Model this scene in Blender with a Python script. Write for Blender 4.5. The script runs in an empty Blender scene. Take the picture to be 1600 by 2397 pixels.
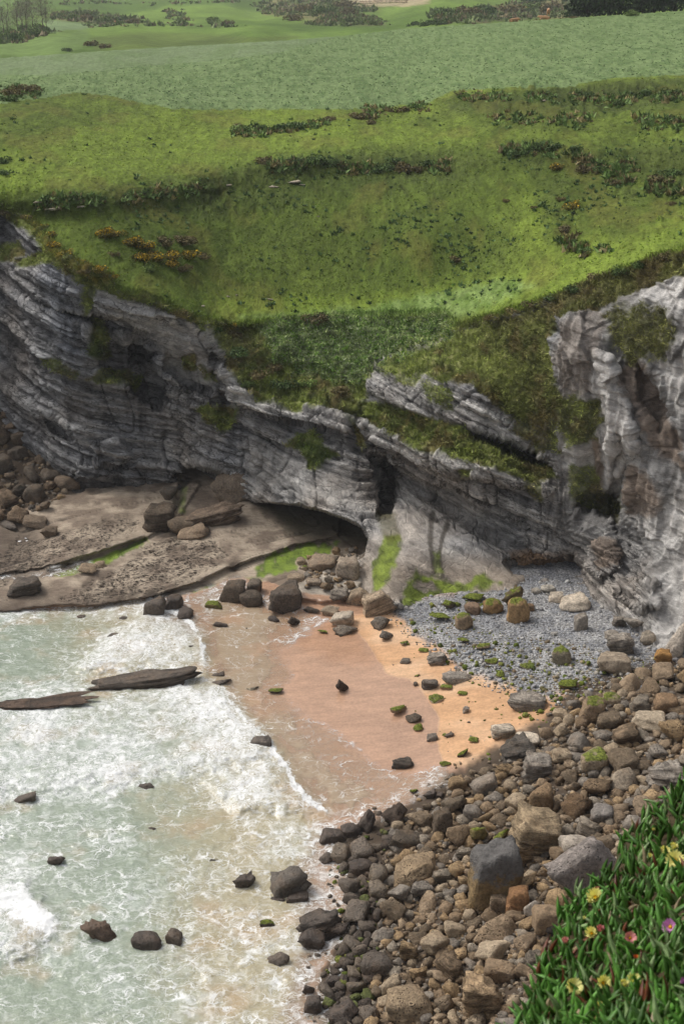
import bpy, bmesh, math, random
import numpy as np
from mathutils import Vector, Matrix, Euler

rng = np.random.default_rng(11)
random.seed(11)
scene = bpy.context.scene
C = scene.collection

# ------------------------------------------------------------------ camera
PITCH = math.radians(23.0)
EYE = 50.0
FPX = 3329.0                      # focal length in pixels of the 1600 x 2397 photograph
cam_d = bpy.data.cameras.new("camera")
cam = bpy.data.objects.new("camera", cam_d)
C.objects.link(cam)
cam.location = (0, 0, EYE)
cam.rotation_euler = (math.pi / 2 - PITCH, 0, 0)
cam_d.sensor_fit = 'VERTICAL'
cam_d.sensor_height = 36.0
cam_d.lens = 36.0 * FPX / 2397.0
cam_d.clip_start = 0.1
cam_d.clip_end = 6000
cam_d.dof.use_dof = True
cam_d.dof.focus_distance = 105
cam_d.dof.aperture_fstop = 6.3
scene.camera = cam

# ------------------------------------------------------------------ sky and sun (thin overcast)
SUN_EL, SUN_AZ = math.radians(50), math.radians(-58)      # azimuth from +Y towards +X
world = bpy.data.worlds.new("World")
scene.world = world
world.use_nodes = True
wn = world.node_tree.nodes
wl = world.node_tree.links
wn.clear()
sky = wn.new('ShaderNodeTexSky')
sky.sky_type = 'NISHITA'
sky.sun_disc = False
sky.sun_elevation = SUN_EL
sky.sun_rotation = SUN_AZ
sky.air_density = 1.0
sky.dust_density = 6.0
sky.ozone_density = 1.0
hsv = wn.new('ShaderNodeHueSaturation')
hsv.inputs['Saturation'].default_value = 0.30
bg = wn.new('ShaderNodeBackground')
bg.inputs['Strength'].default_value = 0.15
wo = wn.new('ShaderNodeOutputWorld')
wl.new(sky.outputs[0], hsv.inputs['Color'])
wl.new(hsv.outputs[0], bg.inputs['Color'])
wl.new(bg.outputs[0], wo.inputs['Surface'])
sun_d = bpy.data.lights.new("sun", 'SUN')
sun_d.energy = 1.3
sun_d.angle = math.radians(14)
sun_d.color = (1.0, 0.96, 0.90)
sun = bpy.data.objects.new("sun", sun_d)
C.objects.link(sun)
sdir = Vector((math.sin(SUN_AZ) * math.cos(SUN_EL), math.cos(SUN_AZ) * math.cos(SUN_EL), math.sin(SUN_EL)))
sun.rotation_euler = sdir.to_track_quat('Z', 'Y').to_euler()
sun.location = (-60, 40, 120)

scene.view_settings.view_transform = 'Standard'
scene.view_settings.look = 'None'
scene.view_settings.gamma = 1.0
scene.view_settings.use_curve_mapping = False
scene.view_settings.exposure = -0.06
scene.cycles.max_bounces = 6
scene.cycles.diffuse_bounces = 3
scene.cycles.glossy_bounces = 2
scene.cycles.transparent_max_bounces = 8
scene.cycles.volume_bounces = 1

HAZE = 0.00016

# ================================================================== helpers
CP, SP = math.cos(PITCH), math.sin(PITCH)

def ray(u, v):
    u = np.asarray(u, float); v = np.asarray(v, float)
    dx = (u - 800.0) / FPX
    dy = (1198.5 - v) / FPX
    return dx, CP + dy * SP, -SP + dy * CP

def at_y(u, v, y):
    a, b, c = ray(u, v)
    t = y / b
    return np.stack([a * t, b * t, EYE + c * t], -1)

def at_z(u, v, z):
    a, b, c = ray(u, v)
    t = (z - EYE) / c
    return np.stack([a * t, b * t, EYE + c * t], -1)

def to_uv(p):
    p = np.asarray(p, float)
    x, y, z = p[..., 0], p[..., 1], p[..., 2] - EYE
    d = y * CP - z * SP
    up = y * SP + z * CP
    return 800 + FPX * x / d, 1198.5 - FPX * up / d

def sstep(a, b, x):
    t = np.clip((x - a) / (b - a + 1e-12), 0, 1)
    return t * t * (3 - 2 * t)

_PT = np.random.default_rng(3).permutation(4096).astype(np.int32)
_PT = np.concatenate([_PT, _PT, _PT[:16]])
_VT = (np.random.default_rng(4).random(4096 + 16) * 2 - 1).astype(np.float32)

def vnoise(x, y, z):
    """smooth value noise in -1..1"""
    x = np.asarray(x, np.float32); y = np.asarray(y, np.float32); z = np.asarray(z, np.float32)
    x, y, z = np.broadcast_arrays(x, y, z)
    xi = np.floor(x); yi = np.floor(y); zi = np.floor(z)
    fx = x - xi; fy = y - yi; fz = z - zi
    xi = xi.astype(np.int32) & 4095; yi = yi.astype(np.int32) & 4095; zi = zi.astype(np.int32) & 4095
    fx = fx * fx * fx * (fx * (fx * 6 - 15) + 10)
    fy = fy * fy * fy * (fy * (fy * 6 - 15) + 10)
    fz = fz * fz * fz * (fz * (fz * 6 - 15) + 10)
    def h(a, b, c):
        return _VT[_PT[(_PT[(_PT[a & 4095] + b) & 4095] + c) & 4095]]
    x1, y1, z1 = xi + 1, yi + 1, zi + 1
    c00 = h(xi, yi, zi) * (1 - fx) + h(x1, yi, zi) * fx
    c10 = h(xi, y1, zi) * (1 - fx) + h(x1, y1, zi) * fx
    c01 = h(xi, yi, z1) * (1 - fx) + h(x1, yi, z1) * fx
    c11 = h(xi, y1, z1) * (1 - fx) + h(x1, y1, z1) * fx
    return (c00 * (1 - fy) + c10 * fy) * (1 - fz) + (c01 * (1 - fy) + c11 * fy) * fz

def fbm(x, y, z, octv=4, gain=0.5):
    s = 0; a = 1.0; f = 1.0; n = 0
    for i in range(octv):
        s = s + a * vnoise(x * f + 17.3 * i, y * f + 5.1 * i, z * f + 9.7 * i)
        n += a; a *= gain; f *= 2.03
    return s / n

def ridged(x, y, z, octv=3):
    s = 0; a = 1.0; f = 1.0; n = 0
    for i in range(octv):
        s = s + a * (1 - 2.2 * np.abs(vnoise(x * f + 7.3 * i, y * f + 15.1 * i, z * f + 2.7 * i)))
        n += a; a *= 0.5; f *= 2.1
    return s / n

def facets(x, y, z, seed=0):
    """broken-rock relief: every cell of a jittered lattice is a tilted plane; returns height and distance to the next cell"""
    xi = np.floor(x).astype(np.int32); yi = np.floor(y).astype(np.int32); zi = np.floor(z).astype(np.int32)
    best = np.full(x.shape, 9e9, np.float32); second = best.copy(); hgt = np.zeros(x.shape, np.float32)
    for dx in (-1, 0, 1):
        for dy in (-1, 0, 1):
            for dz in (-1, 0, 1):
                a = (xi + dx + seed) & 4095; b = (yi + dy) & 4095; c = (zi + dz) & 4095
                h = _PT[(_PT[(_PT[a] + b) & 4095] + c) & 4095]
                ox = x - (xi + dx + 0.5 + 0.45 * _VT[h]); oy = y - (yi + dy + 0.5 + 0.45 * _VT[(h + 911) & 4095]); oz = z - (zi + dz + 0.5 + 0.45 * _VT[(h + 1777) & 4095])
                d = (ox * ox + oy * oy + oz * oz).astype(np.float32)
                hh = (0.55 * _VT[(h + 77) & 4095] + ox * _VT[(h + 301) & 4095] + oy * _VT[(h + 557) & 4095] + oz * _VT[(h + 803) & 4095]).astype(np.float32)
                m = d < best
                second = np.where(m, best, np.minimum(second, d)); hgt = np.where(m, hh, hgt); best = np.where(m, d, best)
    return hgt, np.sqrt(second) - np.sqrt(best)

def tps(pts, vals, lam=1e-5):
    pts = np.asarray(pts, float) / 400.0
    vals = np.asarray(vals, float)
    n = len(pts)
    d = np.sqrt(((pts[:, None] - pts[None]) ** 2).sum(-1))
    K = np.where(d > 0, d * d * np.log(d + 1e-12), 0) + lam * np.eye(n)
    Pm = np.concatenate([np.ones((n, 1)), pts], 1)
    A = np.block([[K, Pm], [Pm.T, np.zeros((3, 3))]])
    w = np.linalg.solve(A, np.concatenate([vals, np.zeros(3)]))
    def ev(u, v):
        u = np.asarray(u, np.float32); v = np.asarray(v, np.float32)
        sh = u.shape
        u = u.ravel() / 400.0; v = v.ravel() / 400.0
        out = (w[n] + w[n + 1] * u + w[n + 2] * v).astype(np.float32)
        for i in range(n):
            r2 = (u - pts[i, 0]) ** 2 + (v - pts[i, 1]) ** 2 + 1e-12
            out += np.float32(0.5 * w[i]) * r2.astype(np.float32) * np.log(r2).astype(np.float32)
        return out.reshape(sh)
    return ev

def sdf(U, V, poly):
    """signed distance (pixels) to a polygon, positive inside; far away it is just very negative"""
    poly = np.asarray(poly, np.float32)
    out = np.full(U.shape, -1e3, np.float32)
    x0, y0 = poly.min(0) - 60; x1, y1 = poly.max(0) + 60
    m = (U > x0) & (U < x1) & (V > y0) & (V < y1)
    if not m.any():
        return out
    u = U[m].astype(np.float32); v = V[m].astype(np.float32)
    d = np.full(u.shape, 1e9, np.float32); ins = np.zeros(u.shape, bool)
    n = len(poly)
    for i in range(n):
        ax, ay = poly[i]; bx, by = poly[(i + 1) % n]
        ex, ey = bx - ax, by - ay
        t = np.clip(((u - ax) * ex + (v - ay) * ey) / (ex * ex + ey * ey + 1e-9), 0, 1)
        d = np.minimum(d, (u - ax - t * ex) ** 2 + (v - ay - t * ey) ** 2)
        c = ((ay > v) != (by > v)) & (u < (bx - ax) * (v - ay) / (by - ay + 1e-12) + ax)
        ins ^= c
    d = np.sqrt(d)
    out[m] = np.where(ins, d, -d)
    return out

def curve(pts):
    pts = np.asarray(pts, float)
    return lambda u: np.interp(u, pts[:, 0], pts[:, 1])

def line_d(U, V, pts, reach=40):
    """distance in pixels to an open polyline"""
    pts = np.asarray(pts, np.float32)
    out = np.full(U.shape, 1e3, np.float32)
    x0, y0 = pts.min(0) - reach; x1, y1 = pts.max(0) + reach
    m = (U > x0) & (U < x1) & (V > y0) & (V < y1)
    if not m.any():
        return out
    u = U[m]; v = V[m]; d = np.full(u.shape, 1e9)
    for i in range(len(pts) - 1):
        ax, ay = pts[i]; bx, by = pts[i + 1]
        ex, ey = bx - ax, by - ay
        t = np.clip(((u - ax) * ex + (v - ay) * ey) / (ex * ex + ey * ey + 1e-9), 0, 1)
        d = np.minimum(d, (u - ax - t * ex) ** 2 + (v - ay - t * ey) ** 2)
    out[m] = np.sqrt(d)
    return out

def lin(r, g, b):
    c = np.array([r, g, b], float) / 255.0
    return np.where(c <= 0.04045, c / 12.92, ((c + 0.055) / 1.055) ** 2.4)

def mix(a, b, m):
    m = np.asarray(m)[..., None]
    return np.asarray(a) * (1 - m) + np.asarray(b) * m

def tag(o, label=None, cat=None, group=None, kind=None):
    if label: o["label"] = label
    if cat: o["category"] = cat
    if group: o["group"] = group
    if kind: o["kind"] = kind
    return o

def new_mesh(name, verts, faces, smooth=True, attrs=None):
    """faces: int array (n,3) or (n,4); attrs: {name: (n,3) colours or (n,) floats}"""
    verts = np.ascontiguousarray(verts, np.float32); faces = np.ascontiguousarray(faces, np.int32)
    me = bpy.data.meshes.new(name)
    k = faces.shape[1]; nf = len(faces)
    me.vertices.add(len(verts)); me.vertices.foreach_set("co", verts.ravel())
    me.loops.add(nf * k); me.loops.foreach_set("vertex_index", faces.ravel())
    me.polygons.add(nf); me.polygons.foreach_set("loop_start", np.arange(0, nf * k, k, dtype=np.int32))
    me.polygons.foreach_set("use_smooth", np.full(nf, smooth, bool))
    for an, av in (attrs or {}).items():
        av = np.asarray(av, np.float32)
        if av.ndim == 2:
            at = me.attributes.new(an, 'FLOAT_COLOR', 'POINT')
            at.data.foreach_set("color", np.concatenate([av, np.ones((len(av), 1), np.float32)], 1).ravel())
        else:
            at = me.attributes.new(an, 'FLOAT', 'POINT')
            at.data.foreach_set("value", av.ravel())
    me.update(calc_edges=True)
    me.validate()
    return me

def link(name, me, mat=None, parent=None):
    o = bpy.data.objects.new(name, me)
    C.objects.link(o)
    if mat is not None and me is not None and not me.materials:
        me.materials.append(mat)
    if parent is not None:
        o.parent = parent
    return o

def grid_faces(nv, nu):
    i = np.arange((nv - 1) * nu).reshape(nv - 1, nu)[:, :-1].ravel()
    return np.stack([i, i + nu, i + nu + 1, i + 1], 1)

def sub_mesh(name, P, F, mask, attrs):
    """the faces of F where mask holds, as a mesh of their own"""
    F = F[mask]
    used = np.unique(F)
    re = np.full(len(P), -1, np.int32); re[used] = np.arange(len(used))
    return new_mesh(name, P[used], re[F], True, {k: a[used] for k, a in attrs.items()})

def grid_normals(P):
    du = np.gradient(P, axis=1); dv = np.gradient(P, axis=0)
    n = np.cross(dv, du)
    n /= np.linalg.norm(n, axis=-1, keepdims=True) + 1e-9
    flip = (n * (P - np.array([0, 0, EYE]))).sum(-1) > 0
    n[flip] *= -1
    return n

# ---- node helpers
class NT:
    def __init__(s, name):
        s.m = bpy.data.materials.new(name); s.m.use_nodes = True
        s.t = s.m.node_tree; s.n = s.t.nodes; s.n.clear()
        s.out = s.n.new('ShaderNodeOutputMaterial')
    def node(s, typ, **kw):
        nd = s.n.new(typ)
        for k, v in kw.items():
            if k.startswith('i_'):
                s.set(nd.inputs[k[2:].replace('_', ' ')], v)
            else:
                setattr(nd, k, v)
        return nd
    def set(s, sock, v):
        if isinstance(v, bpy.types.NodeSocket):
            s.t.links.new(v, sock)
        elif isinstance(v, (tuple, list, np.ndarray)) and sock.type == 'RGBA':
            sock.default_value = tuple(float(q) for q in v[:3]) + (1.0,)
        elif isinstance(v, (tuple, list, np.ndarray)):
            sock.default_value = tuple(float(q) for q in v)
        else:
            sock.default_value = v
    def math(s, op, a, b=None, c=None, clamp=False):
        nd = s.n.new('ShaderNodeMath'); nd.operation = op; nd.use_clamp = clamp
        for i, x in enumerate((a, b, c)):
            if x is not None: s.set(nd.inputs[i], x)
        return nd.outputs[0]
    def mixc(s, f, a, b, mode='MIX'):
        nd = s.n.new('ShaderNodeMix'); nd.data_type = 'RGBA'; nd.blend_type = mode
        s.set(nd.inputs[0], f); s.set(nd.inputs[6], a); s.set(nd.inputs[7], b)
        return nd.outputs[2]
    def ramp(s, f, lo, hi, a=0.0, b=1.0, smooth=True):
        nd = s.n.new('ShaderNodeMapRange'); nd.interpolation_type = 'SMOOTHSTEP' if smooth else 'LINEAR'
        s.set(nd.inputs[0], f); s.set(nd.inputs[1], lo); s.set(nd.inputs[2], hi); s.set(nd.inputs[3], a); s.set(nd.inputs[4], b)
        return nd.outputs[0]
    def attr(s, name):
        nd = s.n.new('ShaderNodeAttribute'); nd.attribute_name = name
        return nd
    def coord(s, which='Object'):
        return s.n.new('ShaderNodeTexCoord').outputs[which]
    def mapping(s, v, scale=(1, 1, 1), loc=(0, 0, 0), rot=(0, 0, 0)):
        nd = s.n.new('ShaderNodeMapping'); s.set(nd.inputs[0], v)
        nd.inputs[1].default_value = loc; nd.inputs[2].default_value = rot; nd.inputs[3].default_value = scale
        return nd.outputs[0]
    def noise(s, v, scale, detail=4, rough=0.55, dist=0.0, out=0):
        nd = s.n.new('ShaderNodeTexNoise'); s.set(nd.inputs['Vector'], v)
        nd.inputs['Scale'].default_value = scale; nd.inputs['Detail'].default_value = detail
        nd.inputs['Roughness'].default_value = rough; nd.inputs['Distortion'].default_value = dist
        return nd.outputs[out]
    def voro(s, v, scale, feature='F1', rand=1.0, out='Distance'):
        nd = s.n.new('ShaderNodeTexVoronoi'); nd.feature = feature; s.set(nd.inputs['Vector'], v)
        nd.inputs['Scale'].default_value = scale; nd.inputs['Randomness'].default_value = rand
        return nd.outputs[out]
    def bump(s, h, strength=0.5, dist=0.1, normal=None):
        nd = s.n.new('ShaderNodeBump'); s.set(nd.inputs['Height'], h)
        nd.inputs['Strength'].default_value = strength; nd.inputs['Distance'].default_value = dist
        if normal is not None: s.set(nd.inputs['Normal'], normal)
        return nd.outputs[0]
    def bsdf(s, color, rough=0.9, normal=None, spec=0.3, **kw):
        nd = s.n.new('ShaderNodeBsdfPrincipled')
        s.set(nd.inputs['Base Color'], color); s.set(nd.inputs['Roughness'], rough)
        s.set(nd.inputs['Specular IOR Level'], spec)
        if normal is not None: s.set(nd.inputs['Normal'], normal)
        for k, v in kw.items(): s.set(nd.inputs[k.replace('_', ' ')], v)
        return nd.outputs[0]
    def done(s, surf):
        s.t.links.new(surf, s.out.inputs['Surface'])
        return s.m

def vertex_mat(name, fine=3.0, var=0.35, bump=0.5, bdist=0.1, rough=0.92, spec=0.2, attr='col'):
    """colour from the vertices, broken up by fine grain and relief"""
    t = NT(name)
    c = t.attr(attr).outputs['Color']
    co = t.coord('Object')
    n1 = t.noise(co, fine, 5, 0.6)
    n2 = t.noise(co, fine * 4.7, 3, 0.6)
    k = t.math('ADD', t.math('MULTIPLY', n1, 0.65), t.math('MULTIPLY', n2, 0.35))
    f = t.ramp(k, 0.30, 0.70, 1 - var, 1 + var)
    col = t.mixc(1.0, c, f, 'MULTIPLY')
    return t.done(t.bsdf(col, rough, t.bump(k, bump, bdist), spec))

# ================================================================== LAND: cliffs and meadow
us = np.concatenate([np.linspace(-460, -24, 60), np.linspace(-20, 1620, 660), np.linspace(1625, 2060, 60)])
vs = np.concatenate([np.linspace(-30, 1560, 640)])
U, V = np.meshgrid(us, vs)
U = U.astype(np.float32); V = V.astype(np.float32)

edge_pts = [(-500, 455), (-200, 470), (0, 492), (40, 497), (66, 508), (90, 530), (110, 560), (150, 600), (190, 625), (262, 650),
            (275, 680), (330, 690), (395, 715), (440, 738), (480, 752), (560, 762), (640, 752), (760, 742), (900, 738), (1040, 734),
            (1075, 766), (1160, 742), (1230, 720), (1290, 698), (1370, 672), (1450, 638), (1530, 610), (1600, 588), (1800, 520), (2100, 430)]
EDGE = curve(edge_pts)

mead = [(-500, 440, 25.5), (-200, 470, 24.5), (0, 492, 24.2), (60, 505, 24), (130, 575, 22.8), (190, 625, 21.8), (265, 655, 20.8), (400, 722, 18.6),
        (480, 752, 17.0), (640, 755, 15.8), (800, 745, 15.8), (950, 738, 16.4), (1050, 755, 17.0), (1160, 740, 19.2), (1290, 698, 22),
        (1450, 638, 25), (1600, 588, 27.5), (1800, 520, 30), (2100, 430, 33),
        (-400, 350, 28), (0, 440, 26), (200, 500, 24.3), (400, 440, 24), (700, 430, 23), (1000, 430, 23.5), (1300, 420, 26), (1600, 420, 27.8), (2000, 330, 32),
        (400, 560, 21.6), (700, 560, 20.0), (1000, 560, 20.8), (1300, 560, 23.5), (1600, 530, 27),
        (500, 650, 18.6), (800, 650, 17.6), (1100, 650, 18.8), (1400, 610, 24),
        (0, 330, 28.2), (400, 330, 25.8), (800, 330, 25.2), (1200, 330, 26.8), (1600, 330, 29),
        (-400, 250, 30), (0, 250, 29), (400, 245, 27.5), (800, 250, 27), (1200, 230, 28.7), (1600, 200, 31.2), (2000, 150, 34),
        (0, 180, 28.4), (400, 180, 27.2), (800, 180, 27.2), (1200, 150, 29.7), (1600, 120, 32.2),
        (-400, 160, 29.5), (0, 136, 28.6), (300, 118, 28.2), (640, 94, 28.2), (950, 65, 28.6), (1300, 43, 31), (1600, 25, 33), (2000, 0, 36)]
mz = tps([(a, b) for a, b, c in mead], [c for a, b, c in mead], 2e-4)

cl = [(-400, 460, 136), (-400, 700, 134), (-400, 950, 132), (-400, 1200, 128),
      (0, 492, 133), (0, 620, 132), (0, 800, 131.5), (0, 960, 130.5), (0, 1150, 128),
      (60, 640, 126), (60, 800, 125.5), (60, 950, 126),
      (120, 570, 122.5), (130, 700, 121.8), (130, 850, 121.8), (130, 1000, 122.5), (160, 1130, 120.5), (160, 1250, 119),
      (190, 625, 119.5), (230, 750, 120), (230, 900, 121.2), (230, 1040, 121), (230, 1150, 120), (230, 1250, 119),
      (265, 655, 118.8), (300, 730, 118.6), (320, 830, 121.5), (330, 950, 121.8), (330, 1100, 121), (330, 1250, 119),
      (395, 718, 118), (400, 800, 118.8), (400, 900, 121), (405, 1000, 121.8), (420, 1080, 121.5), (430, 1200, 119.5),
      (480, 755, 119.5), (480, 820, 118), (480, 900, 118.5), (500, 1000, 117.4), (520, 1085, 117.4), (520, 1160, 117.6),
      (560, 765, 123.4), (560, 830, 119.2), (560, 900, 117), (560, 1000, 116.6), (570, 1110, 116.8), (580, 1200, 117),
      (640, 758, 123.9), (640, 830, 120.2), (640, 905, 117.6), (630, 960, 115.4), (630, 1050, 114.6), (640, 1178, 111.4), (650, 1300, 110),
      (750, 750, 124), (750, 830, 120.4), (750, 900, 117.4), (740, 960, 114.8), (740, 1050, 112.4), (740, 1120, 110.6), (740, 1190, 107.8), (740, 1300, 106),
      (850, 750, 124), (850, 800, 121), (860, 860, 116), (830, 940, 114), (850, 1000, 112.0), (850, 1100, 109.8), (845, 1225, 105.8), (850, 1330, 103.5),
      (950, 745, 123.5), (950, 790, 120.2), (950, 835, 116.4), (930, 900, 112.6), (930, 960, 111.4), (920, 1040, 110), (920, 1150, 110), (910, 1210, 107), (910, 1260, 104), (900, 1310, 102.2), (900, 1350, 100.4), (890, 1420, 98),
      (1050, 765, 118), (1050, 830, 114.4), (1030, 900, 110.2), (1030, 980, 109.2), (1030, 1030, 107.6), (1030, 1100, 107.2), (1030, 1200, 107.2), (1010, 1290, 102.8), (1000, 1340, 101), (980, 1395, 99.4),
      (1160, 745, 114), (1160, 830, 111), (1150, 920, 107.6), (1160, 1010, 107.4), (1160, 1070, 105.4), (1160, 1130, 104.8), (1160, 1230, 104.8), (1160, 1320, 102.6), (1160, 1375, 100),
      (1290, 702, 107.6), (1270, 800, 107.2), (1250, 900, 106.2), (1250, 1000, 105.8), (1270, 1080, 105.4), (1270, 1160, 104), (1270, 1260, 103.6), (1290, 1300, 102.6), (1290, 1350, 101),
      (1310, 760, 104.2), (1310, 860, 104), (1330, 960, 103.6), (1330, 1080, 104.2), (1330, 1180, 103.2), (1340, 1338, 101.8),
      (1400, 680, 104.5), (1400, 780, 101.2), (1400, 900, 100.8), (1410, 1000, 100.8), (1410, 1100, 102.2), (1420, 1170, 102.6), (1400, 1250, 101), (1390, 1330, 99.4), (1400, 1400, 96.6),
      (1460, 850, 99.6), (1470, 1000, 98.8), (1480, 1150, 98.6), (1480, 1280, 98.4), (1470, 1370, 95.8), (1480, 1460, 92),
      (1540, 640, 101.2), (1540, 760, 98.6), (1540, 900, 97.8), (1540, 1050, 97), (1550, 1200, 95.8), (1550, 1350, 93.4), (1560, 1480, 89.4), (1560, 1560, 86),
      (1640, 600, 98), (1640, 800, 95.5), (1640, 1000, 94.6), (1640, 1200, 93), (1640, 1400, 90), (1640, 1560, 85),
      (2000, 480, 92), (2000, 800, 87), (2000, 1100, 85), (2000, 1400, 83), (2000, 1560, 81)]
cy = tps([(a, b) for a, b, c in cl], [c for a, b, c in cl], 1e-4)

BANKS = [([(-500, 480), (20, 470), (250, 450), (420, 430), (640, 380), (900, 354), (1120, 358), (1300, 345), (1620, 347), (2100, 330)], 0.5, -600),
         ([(900, 275), (1060, 224), (1200, 214), (1330, 212), (1430, 197), (1600, 185), (2100, 150)], 0.45, 980),
         ([(900, 310), (1150, 272), (1300, 272), (1450, 279), (1620, 286), (2100, 290)], 0.4, 1050)]
ang_k = ray(U, V)[1] / -ray(U, V)[2]          # forward metres per metre of drop
Zm = mz(U, V)
bank_front = np.zeros_like(U)
for (bl, bh, bu) in BANKS:
    wob = 7 * fbm(U * 0.012, 0 * U + bh * 9, 0 * U, 3) + 3 * fbm(U * 0.06, V * 0.06, 0 * U, 2)
    bd_ = V - curve(bl)(U) + wob
    fade = sstep(bu - 60, bu + 120, U)
    Zm = Zm + fade * bh * np.where(bd_ < 0, sstep(-130, 0, bd_), sstep(64, 0, bd_))
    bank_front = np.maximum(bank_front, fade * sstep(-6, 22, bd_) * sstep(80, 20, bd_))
Ym = (EYE - Zm) * np.clip(ang_k, 0.5, 400)
Yc = cy(U, V)
edgeV = EDGE(U).astype(np.float32)
na = fbm(U * 0.02, V * 0.02, 0 * U, 3)
nb = fbm(U * 0.07 + 50, V * 0.07, 0 * U, 3)
below = V - edgeV + 5 * na + 4 * nb           # >0 : below the cliff edge
w_cliff = sstep(-5, 5, below)

def pm(poly, soft=4.0, rag=0.0):
    s = sdf(U, V, poly)
    return sstep(-soft, soft, s + rag * (na * 0.6 + nb * 0.8))

# hollows in the rock, metres pushed back (+) or forward (-)
D = np.zeros_like(U)
cave = [(585, 1176), (640, 1180), (700, 1186), (760, 1200), (810, 1218), (845, 1238), (858, 1262), (850, 1300), (800, 1330), (600, 1330), (560, 1200)]
D += 14.0 * pm(cave, 5, 3)
D += 4.0 * pm([(425, 1082), (470, 1080), (520, 1098), (545, 1112), (560, 1140), (500, 1180), (430, 1150), (415, 1110)], 7, 3)
D += 5.0 * pm([(1085, 998), (1130, 1008), (1200, 1030), (1255, 1056), (1285, 1082), (1276, 1092), (1230, 1082), (1160, 1052), (1110, 1026)], 4, 2)
D += 2.6 * pm([(868, 1068), (900, 1075), (918, 1100), (925, 1140), (912, 1200), (890, 1200), (888, 1120)], 8, 4)
D += 2.8 * pm([(60, 705), (150, 735), (225, 765), (300, 780), (310, 850), (380, 830), (350, 790), (290, 740), (240, 740), (150, 722), (70, 692)], 5, 3)
D += 3.2 * pm([(250, 770), (300, 790), (345, 800), (365, 860), (385, 900), (370, 960), (300, 900), (225, 860)], 12, 4)
D += 1.6 * pm([(390, 830), (440, 850), (500, 900), (495, 930), (430, 900), (385, 870)], 9, 3)
D += 1.2 * pm([(95, 960), (135, 975), (165, 1005), (170, 1030), (120, 1010)], 6, 3)
D += 2.2 * pm([(1350, 1150), (1445, 1150), (1455, 1205), (1425, 1215), (1340, 1200)], 6, 3)
D += 1.6 * pm([(1440, 1010), (1480, 1060), (1450, 1190), (1440, 1250), (1425, 1200)], 6, 3)
D += 1.2 * pm([(1495, 850), (1530, 880), (1560, 930), (1580, 980), (1540, 1010), (1490, 940)], 10, 3)
D += 1.4 * pm([(1180, 1315), (1290, 1315), (1345, 1300), (1365, 1330), (1330, 1360), (1200, 1345)], 6, 2)
D += 1.0 * pm([(500, 830), (530, 900), (540, 970), (520, 1010), (510, 930), (490, 870)], 7, 3)
D -= 1.0 * pm([(525, 905), (590, 915), (700, 945), (830, 985), (810, 1010), (690, 985), (560, 965), (530, 950)], 4, 3)
D -= 0.9 * pm([(835, 985), (880, 1000), (1000, 1050), (1130, 1080), (1280, 1125), (1280, 1150), (1130, 1120), (990, 1100), (900, 1065)], 5, 3)
D += 1.2 * pm([(905, 1090), (1000, 1130), (1120, 1170), (1220, 1230), (1225, 1300), (1120, 1240), (1000, 1170), (920, 1130)], 7, 4)
D -= 1.0 * pm([(1390, 820), (1432, 835), (1450, 900), (1475, 960), (1490, 1040), (1475, 1080), (1440, 1120), (1430, 1050), (1425, 960)], 8, 3)
D -= 0.9 * pm([(1380, 1275), (1440, 1265), (1452, 1330), (1400, 1355), (1375, 1330)], 5, 2)
D -= 1.2 * pm([(1440, 1340), (1530, 1365), (1540, 1420), (1500, 1430), (1430, 1390)], 6, 2)
D -= 1.0 * pm([(222, 1036), (270, 1030), (300, 1050), (290, 1085), (215, 1090)], 4, 2)
D -= 0.8 * pm([(175, 1085), (420, 1090), (400, 1130), (180, 1120)], 4, 2)

# the bowl's gully and the low spur above the ledge
D -= 1.0 * pm([(775, 910), (815, 905), (850, 940), (835, 960), (790, 950)], 10, 3)

Y0 = Ym * (1 - w_cliff) + (Yc + D) * w_cliff
P = at_y(U, V, Y0)
Nn = grid_normals(P)
X, Y, Z = (P[..., i].astype(np.float32) for i in range(3))

# ---- masks painted on the land (vegetation on the cliff)
veg = np.zeros_like(U)
def addveg(poly, soft=8, rag=9, w=1.0):
    global veg
    veg = np.maximum(veg, w * pm(poly, soft, rag))
addveg([(478, 755), (560, 745), (640, 735), (900, 725), (1080, 735), (1080, 775), (960, 810), (880, 850), (870, 880), (850, 940), (835, 985), (800, 975), (770, 960), (720, 955), (690, 965), (640, 940), (600, 935), (560, 900), (545, 880), (525, 840), (515, 800)])
addveg([(840, 935), (900, 945), (1000, 975), (1080, 1000), (1180, 1045), (1290, 1090), (1310, 1120), (1250, 1130), (1180, 1105), (1080, 1075), (980, 1055), (880, 1005), (835, 980)], 5, 7)
addveg([(870, 850), (960, 815), (1060, 775), (1180, 745), (1290, 705), (1300, 720), (1290, 790), (1295, 900), (1330, 940), (1270, 1000), (1180, 970), (1100, 900), (990, 880), (900, 880)], 6, 10)
addveg([(1270, 690), (1450, 635), (1600, 585), (2000, 440), (2000, 500), (1600, 640), (1480, 690), (1400, 735), (1310, 740)], 6, 10)
addveg([(1410, 720), (1560, 730), (1580, 760), (1550, 830), (1500, 830), (1470, 850), (1430, 810), (1420, 770)], 16, 26, 0.85)
addveg([(1290, 930), (1400, 935), (1405, 980), (1390, 1030), (1340, 1040), (1310, 1000)], 12, 20, 0.9)
addveg([(1340, 1090), (1385, 1100), (1420, 1150), (1455, 1160), (1450, 1230), (1430, 1215), (1345, 1195), (1330, 1150)], 7, 9, 0.8)
addveg([(0, 490), (60, 505), (110, 545), (180, 605), (262, 650), (275, 690), (210, 670), (150, 640), (120, 615), (60, 625), (50, 610), (100, 580), (70, 540), (0, 510)], 6, 8)
addveg([(0, 575), (50, 565), (55, 600), (20, 615), (0, 610)], 5, 8)
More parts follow.
